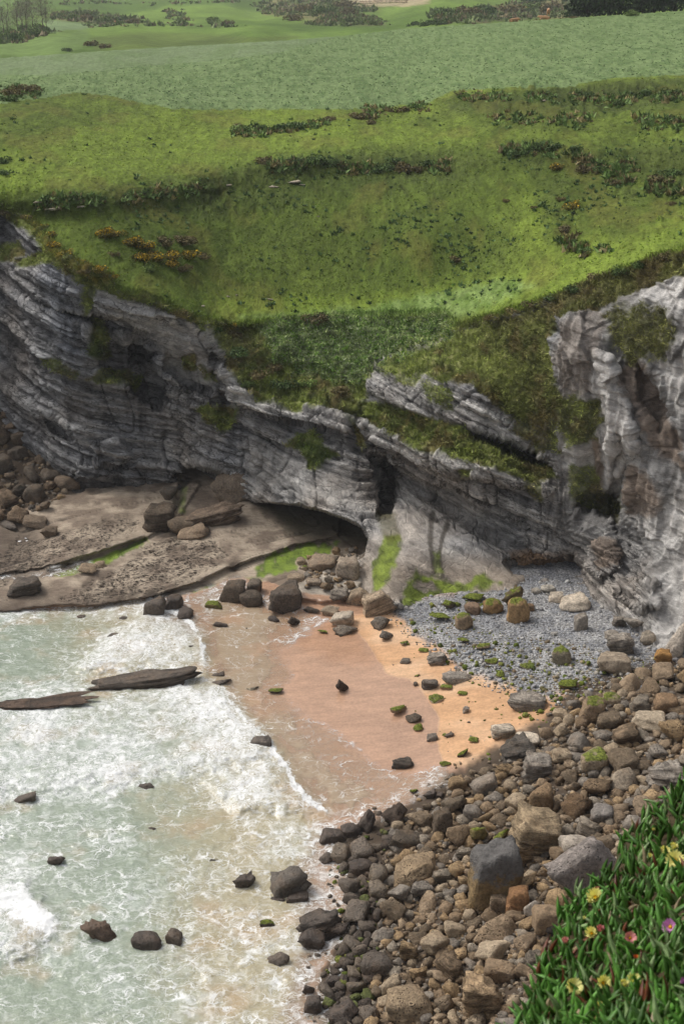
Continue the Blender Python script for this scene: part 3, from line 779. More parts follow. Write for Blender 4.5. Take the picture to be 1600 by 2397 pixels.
# ================================================================== SHORE: rock shelf, sand, shingle
gu = np.concatenate([np.linspace(-460, -24, 40), np.linspace(-20, 1620, 540), np.linspace(1625, 2060, 40)])
gv = np.concatenate([np.linspace(940, 1100, 40), np.linspace(1102, 1432, 150), np.linspace(1435, 2470, 240)])
UG, VG = np.meshgrid(gu.astype(np.float32), gv.astype(np.float32))
gp = [(-460, 950, 5), (0, 950, 5), (100, 1000, 3.8), (-300, 1100, 2.4), (0, 1100, 2.2), (100, 1150, 1.3), (0, 1200, 0.5), (-300, 1230, 0), (-60, 1262, -0.15), (60, 1262, -0.1),
      (170, 1170, 0.9), (350, 1130, 1.2), (450, 1110, 1.6), (560, 1160, 1.5), (650, 1200, 1.1), (750, 1240, 0.9), (830, 1250, 0.9),
      (200, 1250, 1.0), (100, 1300, 0.5), (0, 1340, 0.25), (-200, 1360, 0.0), (0, 1425, -0.1), (200, 1415, 0.05), (330, 1400, 0.1), (250, 1340, 0.7), (400, 1300, 0.7), (500, 1330, 0.5), (450, 1380, 0.1),
      (600, 1300, 0.7), (700, 1290, 0.8), (850, 1300, 1.0), (500, 1400, 0.0), (600, 1400, 0.1), (700, 1390, 0.6), (800, 1380, 0.5), (930, 1400, 0.4), (1000, 1400, 0.7),
      (1150, 1360, 1.0), (1340, 1340, 1.5), (1500, 1470, 1.9), (1600, 1520, 2.2), (2000, 1450, 3.5), (1300, 1200, 2.2), (800, 1100, 1.8), (700, 950, 3),
      (300, 1450, -0.6), (0, 1460, -0.8), (-400, 1450, -1.4), (550, 1450, -0.05), (700, 1450, 0.15), (800, 1500, 0.35), (900, 1500, 0.7), (1000, 1520, 1.0), (700, 1600, 0.1), (850, 1600, 0.35),
      (1000, 1620, 0.8), (1150, 1560, 1.6), (1250, 1620, 1.7), (1400, 1550, 2.4), (1600, 1600, 3.2), (600, 1700, -0.1), (750, 1750, 0.05), (900, 1750, 0.3), (1050, 1750, 0.8), (1170, 1720, 1.3),
      (760, 1900, -0.05), (900, 1850, 0.2), (300, 1700, -1), (-400, 1700, -2), (300, 2000, -1), (0, 2000, -1.5), (600, 2000, -0.35), (750, 2000, -0.05), (810, 2150, 0.15), (740, 2250, -0.1), (780, 2397, 0.1),
      (500, 2250, -0.6), (0, 2397, -1.5), (-400, 2400, -2), (400, 2450, -0.8), (1000, 1950, 0.9), (1200, 1850, 2), (1400, 1800, 3), (1600, 1850, 4.6), (1000, 2100, 1.2), (1200, 2100, 2.5),
      (1400, 2100, 4.6), (1600, 2200, 8), (900, 2300, 0.7), (1100, 2300, 2), (1300, 2400, 4.5), (1600, 2460, 10), (2000, 2000, 11), (2000, 2460, 16)]
gz = tps([(a, b) for a, b, c in gp], [c for a, b, c in gp], 2e-4)
ZG = gz(UG, VG)
ga = fbm(UG * 0.02 + 9, VG * 0.02, 0 * UG, 3); gb = fbm(UG * 0.07, VG * 0.07 + 4, 0 * UG, 3)
def pg(poly, soft=4.0, rag=0.0):
    return sstep(-soft, soft, sdf(UG, VG, poly) + rag * (0.6 * ga + 0.8 * gb))
shelf_poly = [(-480, 1240), (-60, 1235), (0, 1225), (60, 1195), (130, 1165), (190, 1100), (230, 1040), (440, 1000), (900, 1050), (930, 1150), (900, 1230),
              (880, 1290), (860, 1340), (850, 1395), (800, 1400), (700, 1385), (620, 1360), (560, 1352), (500, 1368), (420, 1398), (340, 1398), (240, 1418), (120, 1420), (0, 1432), (-480, 1440)]
shelf = pg(shelf_poly, 3, 4)
# bedding steps across the shelf (raised slabs)
upper1 = pg([(-480, 1270), (0, 1345), (120, 1322), (250, 1285), (345, 1258), (420, 1210), (470, 1130), (350, 1120), (150, 1180), (-100, 1215), (-480, 1200)], 2.2, 3)
upper2 = pg([(-480, 1480), (0, 1445), (230, 1418), (345, 1397), (470, 1358), (560, 1318), (620, 1300), (690, 1275), (790, 1258), (800, 1205), (620, 1165), (560, 1175), (520, 1215), (440, 1250), (345, 1300), (240, 1330), (120, 1352), (-480, 1380)], 1.6, 3)
gully = pg([(120, 1352), (200, 1335), (345, 1268), (340, 1258), (240, 1290), (110, 1335)], 5, 3)
cleft = pg([(410, 1235), (428, 1150), (445, 1120), (425, 1115), (412, 1160), (402, 1235)], 5, 3)
ZG = ZG + shelf * (0.25 * upper1 + 0.38 * upper2 - 0.35 * gully - 0.6 * cleft)
pale_rock = pg([(680, 1390), (720, 1350), (800, 1310), (850, 1290), (880, 1290), (860, 1345), (830, 1400), (760, 1412), (700, 1400)], 4, 6)
ZG = ZG + 0.3 * pale_rock
PG = at_z(UG, VG, ZG)
XG, YG = PG[..., 0].astype(np.float32), PG[..., 1].astype(np.float32)
# shelf relief : rock beds strike to the upper right
q = 0.86 * YG - 0.5 * XG
r = 0.5 * YG + 0.86 * XG
pits = vnoise(q * 2.6, r * 1.1, 0 * q) + 0.5 * vnoise(q * 5.2, r * 2.2, 7 + 0 * q)
pit_m = np.maximum(pg([(0, 1290), (60, 1255), (180, 1235), (300, 1200), (330, 1225), (250, 1275), (150, 1305), (60, 1340), (0, 1370), (-300, 1400), (-300, 1300)], 16, 16),
                   pg([(140, 1400), (260, 1340), (350, 1280), (420, 1255), (500, 1270), (540, 1300), (480, 1335), (390, 1380), (300, 1400), (120, 1420)], 16, 16))
crk = np.abs(vnoise(q * 0.9 + 0.3 * vnoise(r * 0.3, q * 0.3, 0 * q), r * 0.10, 3 + 0 * q))
crk2 = np.abs(vnoise(q * 0.16, r * 0.5, 11 + 0 * q))
zz = shelf * (0.12 * fbm(XG * 0.6, YG * 0.6, 0 * XG, 4) - 0.16 * pit_m * sstep(0.05, 0.5, pits) - 0.16 * sstep(0.05, 0.0, crk) - 0.10 * sstep(0.03, 0.0, crk2) * sstep(560, 700, UG))
boulder_zone = pg([(745, 2480), (740, 2300), (790, 2200), (820, 2080), (760, 1960), (850, 1920), (960, 1870), (1050, 1810), (1180, 1740), (1270, 1680), (1340, 1600), (1440, 1570), (1640, 1530), (2080, 1480), (2080, 2480)], 14, 10)
shingle = pg([(900, 1415), (960, 1410), (1060, 1385), (1130, 1330), (1170, 1250), (1330, 1250), (1450, 1330), (1560, 1470), (1640, 1540), (1500, 1590), (1340, 1620), (1260, 1640), (1180, 1600), (1080, 1570), (1030, 1520), (960, 1470)], 14, 14)
pile = pg([(-480, 930), (100, 930), (190, 1030), (190, 1150), (120, 1185), (0, 1225), (-480, 1240)], 8, 6)
rubble = np.clip(np.maximum(boulder_zone, pile), 0, 1)
zz = zz + shingle * 0.10 * fbm(XG * 2.5, YG * 2.5, 0 * XG, 3) + rubble * 0.25 * fbm(XG * 1.2, YG * 1.2, 0 * XG, 3)
sandm = (1 - shelf) * (1 - shingle) * (1 - rubble)
zz = zz + sandm * 0.03 * fbm(XG * 0.3, YG * 0.5, 0 * XG, 3)
PG[..., 2] += zz
ZG2 = PG[..., 2].astype(np.float32)
# colours
sn = fbm(XG * 0.25, YG * 0.4, 0 * XG, 4)
dry = lin(216, 180, 146); damp = lin(206, 164, 126); wet = lin(182, 128, 92)
wetline = pg([(790, 1475), (835, 1480), (880, 1535), (905, 1575), (960, 1590), (990, 1620), (1030, 1680), (1020, 1730), (1040, 1790), (1110, 1800), (1190, 1770), (1330, 1680), (1250, 1560), (1100, 1480), (950, 1420), (860, 1440), (780, 1440)], 5, 5)
wetband = pg([(540, 1400), (700, 1410), (780, 1440), (850, 1490), (885, 1545), (860, 1560), (780, 1545), (680, 1500), (600, 1480)], 22, 14)
gcol2 = mix(damp, dry, sstep(-0.3, 0.4, sn)); gcol2 = mix(lin(182, 146, 120) * (1 + 0.10 * sn[..., None]), gcol2, wetline)
gcol2 = mix(gcol2, lin(178, 134, 100), 0.6 * wetband)
rs = fbm(XG * 0.8, YG * 0.8, 0 * XG, 4)
shc = mix(lin(130, 115, 100), lin(182, 166, 146), sstep(-0.4, 0.4, rs + 0.35 * ga))
shc = mix(shc, lin(78, 66, 56), 0.75 * sstep(0.9, 0.1, ZG2 - 0.3 * rs) * sstep(480, 330, UG + 0.4 * (VG - 1300) * 0))
shc = shc * (1 - 0.2 * pit_m * sstep(0.0, 0.5, pits))[..., None]
shc = shc * (1 - 0.5 * sstep(0.05, 0.0, crk) - 0.35 * sstep(0.03, 0.0, crk2) * sstep(560, 700, UG))[..., None]
shc = mix(shc, mix(lin(150, 142, 130), lin(182, 172, 158), sstep(-0.4, 0.4, rs)), 0.85 * pale_rock)
step_edge = sstep(0.25, 0.5, upper2) * sstep(0.75, 0.5, upper2) * 4 + sstep(0.25, 0.5, upper1) * sstep(0.75, 0.5, upper1) * 2
shc = shc * (1 - 0.22 * np.clip(step_edge, 0, 1))[..., None]
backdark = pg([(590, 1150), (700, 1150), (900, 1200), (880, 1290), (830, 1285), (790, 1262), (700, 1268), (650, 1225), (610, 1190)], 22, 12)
shc = mix(shc, lin(62, 58, 42), 0.85 * backdark)  # cave shade painted into the shelf colour, along with its olive algae stain
galg = np.maximum(pg([(615, 1310), (690, 1280), (790, 1262), (800, 1270), (760, 1295), (700, 1310), (690, 1335), (600, 1350), (600, 1330)], 4, 12),
       np.maximum(pg([(120, 1345), (200, 1318), (250, 1300), (345, 1260), (348, 1268), (290, 1300), (200, 1340), (140, 1352)], 3, 6),
       np.maximum(0.75 * pg([(450, 1385), (520, 1368), (600, 1350), (610, 1358), (540, 1372), (470, 1392)], 4, 8), 0.6 * pg([(418, 1200), (424, 1140), (438, 1140), (432, 1200)], 4, 4))))
shc = mix(shc, mix(lin(86, 108, 30), lin(122, 146, 46), sstep(-0.3, 0.3, gb)), 0.92 * galg * (sstep(-0.65, -0.3, gb + 0.5 * rs)))
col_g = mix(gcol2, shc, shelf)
col_g = mix(col_g, mix(lin(146, 147, 150), lin(176, 175, 174), sstep(-0.3, 0.3, rs)), shingle)
col_g = mix(col_g, lin(86, 75, 64), rubble * (1 - shelf))
FG = grid_faces(*UG.shape)
VGf = PG.reshape(-1, 3); cg = np.clip(col_g, 0.01, 0.9).reshape(-1, 3)
fmg = lambda a: a.ravel()[FG].mean(1)
is_shelf = fmg(shelf) > 0.5
is_sh = (fmg(shingle) > 0.5) & ~is_shelf
is_sand = ~is_shelf & ~is_sh
wetness = np.clip(1 - wetline, 0, 1) * sandm
t = NT("shelf_rock")
c_ = t.attr('col').outputs['Color']; pt = t.attr('pit').outputs['Fac']; co = t.coord('Object')
mp = t.mapping(co, (1.0, 2.0, 1), rot=(0, 0, -0.52))
nwp = t.noise(mp, 1.5, 3, 0.6, 0, 1)
wv = t.node('ShaderNodeVectorMath', operation='MULTIPLY_ADD'); t.set(wv.inputs[0], nwp); wv.inputs[1].default_value = (0.6, 0.6, 0); t.set(wv.inputs[2], mp)
pd = t.ramp(t.voro(wv.outputs[0], 2.3, 'F1'), 0.22, 0.42, 1.0, 0.0)
pd2 = t.ramp(t.voro(wv.outputs[0], 4.6, 'F1'), 0.22, 0.40, 0.8, 0.0)
gate = t.ramp(t.math('ADD', t.math('MULTIPLY', t.noise(co, 0.8, 4, 0.65), 0.9), t.math('MULTIPLY', pt, 0.55)), 0.62, 0.92)
pit = t.math('MULTIPLY', t.math('MAXIMUM', pd, pd2), gate)
n1 = t.noise(t.mapping(co, (0.6, 1.6, 1), rot=(0, 0, -0.52)), 2.6, 6, 0.68); n2 = t.noise(co, 9, 4, 0.65)
k = t.math('ADD', t.math('MULTIPLY', n1, 0.6), t.math('MULTIPLY', n2, 0.4))
col_ = t.mixc(1.0, c_, t.ramp(k, 0.3, 0.7, 0.70, 1.28), 'MULTIPLY')
col_ = t.mixc(t.math('MULTIPLY', pit, 0.85), col_, lin(52, 44, 38))
M_shelf = t.done(t.bsdf(col_, 0.85, t.bump(t.math('SUBTRACT', k, pit), 0.8, 0.16), 0.3))
t = NT("beach_sand")
c_ = t.attr('col').outputs['Color']; w_ = t.attr('wet').outputs['Fac']
co = t.coord('Object'); n1 = t.noise(co, 5.0, 4, 0.6); n2 = t.noise(t.mapping(co, (0.5, 1.6, 1), rot=(0, 0, -0.5)), 0.9, 6, 0.7); n3 = t.noise(t.mapping(co, (0.8, 3.0, 1), rot=(0, 0, -0.6)), 2.2, 4, 0.65)
col_ = t.mixc(1.0, c_, t.ramp(n1, 0.3, 0.7, 0.90, 1.10), 'MULTIPLY')
col_ = t.mixc(1.0, col_, t.ramp(n2, 0.3, 0.7, 0.84, 1.10), 'MULTIPLY')
shells = t.ramp(t.noise(co, 14.0, 2, 0.5), 0.70, 0.76)
col_ = t.mixc(t.math('MULTIPLY', shells, 0.5), col_, lin(96, 78, 60))
hh = t.math('ADD', t.math('MULTIPLY', n1, 0.4), t.math('ADD', n3, n2))
M_sand = t.done(t.bsdf(col_, t.math('ADD', t.ramp(w_, 0.0, 1.0, 0.92, 0.22), t.math('MULTIPLY', t.math('SUBTRACT', n2, 0.5), 0.3)), t.bump(hh, 0.22, 0.05), t.ramp(w_, 0, 1, 0.1, 0.5)))
t = NT("shingle_bed")
c_ = t.attr('col').outputs['Color']; co = t.coord('Object')
vd = t.voro(co, 7.0, 'F1'); vc = t.voro(co, 7.0, 'F1', 1.0, 'Color')
sep = t.node('ShaderNodeSeparateColor'); t.set(sep.inputs[0], vc)
k = t.ramp(sep.outputs[0], 0, 1, 0.72, 1.25)
col_ = t.mixc(1.0, t.mixc(1.0, c_, k, 'MULTIPLY'), t.ramp(vd, 0.35, 0.75, 1.0, 0.6), 'MULTIPLY')
M_shingle = t.done(t.bsdf(col_, 0.85, t.bump(t.math('SUBTRACT', 1.0, vd), 0.9, 0.10), 0.2))
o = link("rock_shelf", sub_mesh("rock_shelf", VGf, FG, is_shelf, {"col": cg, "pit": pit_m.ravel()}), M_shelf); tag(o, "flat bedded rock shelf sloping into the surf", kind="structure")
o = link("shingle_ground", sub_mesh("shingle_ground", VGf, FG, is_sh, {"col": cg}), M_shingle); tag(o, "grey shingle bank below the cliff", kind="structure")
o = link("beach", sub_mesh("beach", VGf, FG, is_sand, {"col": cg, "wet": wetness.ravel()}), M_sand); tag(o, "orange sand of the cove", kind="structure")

def ground_at(u, v):
    """shore surface point under a pixel"""
    i = int(np.clip(np.searchsorted(gv, v), 0, len(gv) - 1)); j = int(np.clip(np.searchsorted(gu, u), 0, len(gu) - 1))
    return PG[i, j].copy()

# ================================================================== SEA
su = np.concatenate([np.linspace(-460, -24, 40), np.linspace(-20, 1080, 420)])
sv = np.linspace(1215, 2480, 400)
US, VS = np.meshgrid(su.astype(np.float32), sv.astype(np.float32))
PS = at_z(US, VS, 0.0 * US)
XS, YS = PS[..., 0].astype(np.float32), PS[..., 1].astype(np.float32)
sa = fbm(US * 0.012 + 9, VS * 0.02, 0 * US, 3); sb = fbm(US * 0.05, VS * 0.07 + 4, 0 * US, 3)
def psx(poly, soft=4.0, rag=0.0):
    return sstep(-soft, soft, sdf(US, VS, poly) + rag * (0.6 * sa + 0.8 * sb))
# how far the swash reaches up the sand
swash = psx([(-480, 1200), (60, 1235), (95, 1262), (60, 1285), (-40, 1300), (-40, 1345), (60, 1350), (130, 1335), (215, 1318), (240, 1335), (140, 1362), (60, 1380), (0, 1400), (20, 1432), (150, 1418), (330, 1395), (420, 1395), (500, 1372), (560, 1352), (620, 1400), (700, 1420), (770, 1450),
             (700, 1490), (660, 1530), (690, 1580), (660, 1620), (720, 1680), (800, 1720), (880, 1790), (960, 1820), (1040, 1790), (1060, 1830), (960, 1880), (870, 1930), (800, 1980), (840, 2060), (850, 2150), (800, 2250), (790, 2490), (-480, 2490)], 16, 10)
# depth of water over the bottom, as an even field
deep = psx([(-480, 1200), (40, 1260), (-40, 1300), (-40, 1420), (330, 1420), (470, 1500), (490, 1570), (560, 1660), (660, 1760), (690, 1840), (760, 1900), (720, 1960), (690, 2050), (700, 2200), (640, 2490), (-480, 2490)], 60, 25)
aqua = psx([(-480, 1200), (60, 1300), (200, 1480), (200, 1600), (400, 1640), (480, 1720), (440, 1820), (400, 1900), (460, 2000), (420, 2120), (400, 2200), (420, 2300), (480, 2490), (-480, 2490)], 140, 50)
foam = 0.44 * np.ones_like(US)
def fo(poly, d, soft=22, rag=16):
    global foam
    m = psx(poly, soft, rag)
    foam = foam * (1 - m) + d * m
fo([(-480, 1440), (200, 1440), (230, 1480), (190, 1560), (100, 1600), (-480, 1620)], 0.36, 25)
fo([(-480, 1380), (0, 1420), (200, 1412), (360, 1405), (350, 1450), (250, 1450), (-480, 1470)], 0.55, 16)
fo([(520, 1400), (600, 1410), (720, 1440), (660, 1500), (680, 1580), (700, 1650), (800, 1740), (900, 1800), (1000, 1800), (900, 1870), (780, 1900), (690, 1830), (640, 1740), (560, 1650), (490, 1580), (480, 1480)], 0.25, 16)
fo([(360, 1410), (440, 1450), (468, 1490), (482, 1560), (440, 1580), (300, 1560), (190, 1560), (240, 1500), (300, 1450)], 0.64, 26, 24)
fo([(-480, 1640), (200, 1625), (470, 1600), (520, 1625), (550, 1665), (640, 1745), (662, 1800), (600, 1810), (480, 1790), (300, 1850), (-480, 1920)], 0.62, 34, 30)
fo([(430, 1600), (510, 1612), (545, 1660), (640, 1745), (650, 1780), (560, 1730), (480, 1680)], 0.66, 26, 28)
fo([(480, 1830), (560, 1800), (650, 1780), (690, 1840), (762, 1900), (700, 1905), (560, 1900), (500, 1870)], 0.62, 30, 30)
fo([(300, 1860), (520, 1900), (560, 1960), (420, 2010), (300, 1950)], 0.28, 25)
fo([(640, 1920), (780, 1900), (800, 1960), (780, 2080), (690, 2010), (600, 1990)], 0.52, 20)
fo([(690, 2060), (830, 2060), (850, 2400), (560, 2400), (640, 2250)], 0.50, 30)
fo([(-480, 1930), (40, 1980), (90, 2090), (130, 2160), (120, 2240), (-480, 2240)], 0.60, 30)
fo([(-480, 2050), (60, 2080), (140, 2160), (110, 2200), (20, 2130), (-480, 2120)], 0.80, 14)
fo([(0, 2270), (200, 2300), (200, 2397), (0, 2397)], 0.26, 25)
fo([(-60, 1245), (30, 1240), (92, 1258), (40, 1285), (-60, 1290)], 0.85, 6, 4)
fo([(-60, 1370), (20, 1375), (40, 1400), (10, 1430), (-60, 1440)], 0.75, 8, 5)
# crisp leading edges of the bores
bore = np.zeros_like(US)
for ln in ([(352, 1402), (440, 1452), (468, 1490), (480, 1560)], [(508, 1608), (548, 1655), (572, 1680), (636, 1742), (640, 1758)], [(650, 1768), (672, 1800), (690, 1838), (724, 1875), (764, 1898)]):
    bore = np.maximum(bore, sstep(12, 0, line_d(US, VS, ln) + 12 * sb + 7 * sa))
foam = np.clip(foam + 0.10 * sa, 0, 1)
foam = np.maximum(foam, 0.74 * bore)
# waves
zw = 0.10 * fbm(XS * 0.25, YS * 0.5, 0 * XS, 4) + 0.05 * fbm(XS * 1.2, YS * 1.8, 0 * XS, 3)
swell = psx([(-480, 1640), (200, 1625), (470, 1600), (560, 1660), (650, 1760), (560, 1790), (300, 1820), (-480, 1900)], 30, 14) + psx([(480, 1830), (650, 1780), (762, 1900), (560, 1905)], 20, 8) + psx([(360, 1410), (482, 1500), (480, 1580), (190, 1560)], 20, 8) + psx([(-480, 2000), (60, 2060), (140, 2160), (60, 2240), (-480, 2240)], 30, 12)
zw = zw + 0.30 * swell + 0.05 * bore + 0.10 * foam * fbm(XS * 2.2, YS * 2.2, 0 * XS, 3)
gzS = gz(US, VS)
zsea = np.maximum(zw * (0.25 + 0.75 * deep), gzS + 0.05 + 0.03 * sb)
PS = at_z(US, VS, zsea)
film = psx([(470, 1390), (600, 1400), (690, 1440), (640, 1500), (650, 1580), (640, 1640), (700, 1690), (760, 1780), (860, 1840), (900, 1870), (760, 1910), (640, 1760), (490, 1590)], 55, 40)
thick = np.clip(swash, 0, 1) * np.maximum(0.34 + 0.62 * deep, 0.62 * film)
FS = grid_faces(*US.shape)
fms = lambda a: a.ravel()[FS].mean(1)
keepS = fms(swash) > 0.04
t = NT("sea_water")
co = t.coord('Object')
fo_ = t.attr('foam').outputs['Fac']; th_ = t.attr('thick').outputs['Fac']; aq_ = t.attr('aqua').outputs['Fac']; de_ = t.attr('deep').outputs['Fac']
nw = t.noise(co, 0.8, 4, 0.6, 0, 1)
wv = t.node('ShaderNodeVectorMath', operation='MULTIPLY_ADD'); t.set(wv.inputs[0], nw); wv.inputs[1].default_value = (1.5, 1.5, 0); t.set(wv.inputs[2], co)
nw2 = t.noise(co, 4.5, 3, 0.6, 0, 1)
wv2 = t.node('ShaderNodeVectorMath', operation='MULTIPLY_ADD'); t.set(wv2.inputs[0], nw2); wv2.inputs[1].default_value = (0.28, 0.28, 0); t.set(wv2.inputs[2], wv.outputs[0])
mp = t.mapping(wv2.outputs[0], (0.58, 1.1, 1.0), rot=(0, 0, 0.25))
e1 = t.voro(mp, 1.15, 'DISTANCE_TO_EDGE'); e2 = t.voro(mp, 2.7, 'DISTANCE_TO_EDGE'); e3 = t.voro(mp, 6.5, 'DISTANCE_TO_EDGE')
wid = t.math('MULTIPLY_ADD', fo_, 0.24, -0.02)
def lace(e, k):
    w = t.math('MULTIPLY', wid, k)
    nd = t.n.new('ShaderNodeMapRange'); nd.interpolation_type = 'SMOOTHSTEP'
    t.set(nd.inputs[0], e); nd.inputs[1].default_value = 0.0; t.set(nd.inputs[2], t.math('MAXIMUM', w, 0.004)); nd.inputs[3].default_value = 1.0; nd.inputs[4].default_value = 0.0
    return nd.outputs[0]
l1 = lace(e1, 1.0); l2 = lace(e2, 1.0); l3 = lace(e3, 1.4)
big_n = t.noise(t.mapping(wv.outputs[0], (0.35, 0.6, 1)), 1.0, 5, 0.62)
gate = t.ramp(t.math('ADD', big_n, t.math('MULTIPLY', fo_, 0.55)), 0.61, 0.80)
fine_n = t.noise(wv2.outputs[0], 6.0, 5, 0.70)
blot = t.ramp(t.math('ADD', t.math('MULTIPLY', fine_n, 0.9), t.math('MULTIPLY', t.math('SUBTRACT', fo_, 0.5), 0.85)), 0.48, 0.66)
la = t.math('MAXIMUM', t.math('MULTIPLY', l1, 0.9), t.math('MULTIPLY', l2, t.ramp(fo_, 0.15, 0.5, 0.45, 0.95)))
la = t.math('MAXIMUM', la, t.math('MULTIPLY', l3, t.ramp(fo_, 0.25, 0.7, 0.0, 0.85)))
la = t.math('MULTIPLY', la, t.ramp(t.noise(wv2.outputs[0], 1.4, 4, 0.65), 0.36, 0.62, 0.12, 1.0))
fm_ = t.math('MAXIMUM', t.math('MULTIPLY', la, t.math('MULTIPLY_ADD', gate, 0.75, 0.25)), t.math('MULTIPLY', blot, gate))
fm_ = t.math('MINIMUM', fm_, 0.96)
wc = t.mixc(aq_, lin(168, 158, 128), lin(146, 157, 139))
wc = t.mixc(t.ramp(de_, 0.0, 0.9), lin(178, 158, 132), wc)
wc = t.mixc(t.math('MULTIPLY', t.ramp(t.math('MULTIPLY', fo_, t.noise(wv.outputs[0], 0.9, 4, 0.6)), 0.18, 0.46), 0.45), wc, lin(200, 208, 200))
pn = t.noise(co, 0.22, 3, 0.6)
wc = t.mixc(t.math('MULTIPLY', t.ramp(pn, 0.52, 0.70), 0.45), wc, t.mixc(de_, lin(206, 158, 122), lin(188, 158, 124)))
wb = t.math('ADD', t.math('MULTIPLY', t.noise(t.mapping(co, (1.0, 1.7, 1)), 1.1, 4, 0.6), 1.0), t.math('MULTIPLY', t.noise(co, 5.0, 3, 0.6), 0.3))
hgt = t.math('ADD', wb, t.math('MULTIPLY', fm_, 0.5))
water = t.bsdf(wc, 0.16, t.bump(wb, 0.55, 0.18), 0.5)
foamb = t.bsdf(lin(246, 247, 246), 0.85, t.bump(hgt, 0.6, 0.12), 0.2)
tr = t.node('ShaderNodeBsdfTransparent')
ms1 = t.node('ShaderNodeMixShader'); t.set(ms1.inputs[0], t.ramp(th_, 0.05, 0.80, 0.0, 1.0)); t.set(ms1.inputs[1], tr.outputs[0]); t.set(ms1.inputs[2], water)
ms2 = t.node('ShaderNodeMixShader'); t.set(ms2.inputs[0], t.math('MULTIPLY', fm_, t.ramp(th_, 0.02, 0.25))); t.set(ms2.inputs[1], ms1.outputs[0]); t.set(ms2.inputs[2], foamb)
M_sea = t.done(ms2.outputs[0])
o = link("sea", sub_mesh("sea", PS.reshape(-1, 3), FS, keepS, {"foam": foam.ravel(), "thick": thick.ravel(), "aqua": aqua.ravel(), "deep": deep.ravel()}), M_sea)
tag(o, "foaming pale green surf running onto the sand", kind="structure")

# ================================================================== ROCKS
def ico(level):
    bm = bmesh.new()
    bmesh.ops.create_icosphere(bm, subdivisions=level, radius=1.0)
    bm.verts.ensure_lookup_table()
    v = np.array([tuple(q.co) for q in bm.verts]); f = np.array([[q.index for q in fc_.verts] for fc_ in bm.faces])
    bm.free()
    return v, f
ICO = {k: ico(k) for k in (1, 2, 3, 4)}

def rock_shape(seed, kind='block', level=3):
    """vertices of a boulder that fills the box -1..1; faceted, cracked and layered like broken limestone"""
    r_ = np.random.default_rng(seed)
    d, f = ICO[level]
    if kind == 'round': npl, lo, hi, rough, lay = 9, 0.80, 0.98, 0.07, 0.0
    elif kind == 'slab': npl, lo, hi, rough, lay = 9, 0.62, 0.90, 0.07, 0.03
    elif kind == 'layer': npl, lo, hi, rough, lay = 10, 0.62, 0.92, 0.13, 0.08
    elif kind == 'jag': npl, lo, hi, rough, lay = 12, 0.52, 0.90, 0.16, 0.04
    else: npl, lo, hi, rough, lay = 11, 0.58, 0.90, 0.08, 0.02
    nrm = r_.normal(size=(npl, 3)); nrm /= np.linalg.norm(nrm, axis=1, keepdims=True)
    off = r_.uniform(lo, hi, npl)
    if kind in ('block', 'slab', 'layer'):
        ax = np.array([[0, 0, 1], [0, 0, -1], [1, 0.1, 0], [-1, 0.15, 0.1], [0.1, 1, 0], [0, -1, 0.12]]) + r_.normal(size=(6, 3)) * 0.14
        ax /= np.linalg.norm(ax, axis=1, keepdims=True)
        nrm = np.concatenate([nrm, ax]); off = np.concatenate([off, r_.uniform(0.52, 0.68, 6)])
    cosv = d @ nrm.T
    rr = np.where(cosv > 0.05, off[None] / np.maximum(cosv, 0.05), 9.0)
    kk = 60.0 if kind != 'round' else 14.0
    rad = -np.log(np.exp(-kk * np.minimum(rr, 3)).sum(1)) / kk
    p = d * rad[:, None]
    s = seed * 1.7
    n = fbm(p[:, 0] * 1.7 + s, p[:, 1] * 1.7, p[:, 2] * 1.7, 3) * rough * 1.9
    n = n + rough * 1.5 * fbm(p[:, 0] * 5 + s, p[:, 1] * 5, p[:, 2] * 5, 3)
    if kind == 'jag':
        n = n + 0.12 * ridged(p[:, 0] * 2.3 + s, p[:, 1] * 2.3, p[:, 2] * 2.3, 2)
    if lay:
        b = p[:, 2] + 0.25 * p[:, 0] + 0.1 * p[:, 1]
        n = n + lay * np.sign(vnoise(b * 7 + s, p[:, 0] * 0.5, 0 * b)) * np.clip(np.abs(vnoise(b * 7 + s, p[:, 0] * 0.5, 0 * b)) * 3, 0, 1)
    p = p * (1 + n)[:, None]
    lo_, hi_ = p.min(0), p.max(0)
    return (p - (lo_ + hi_) / 2) / ((hi_ - lo_) / 2), f

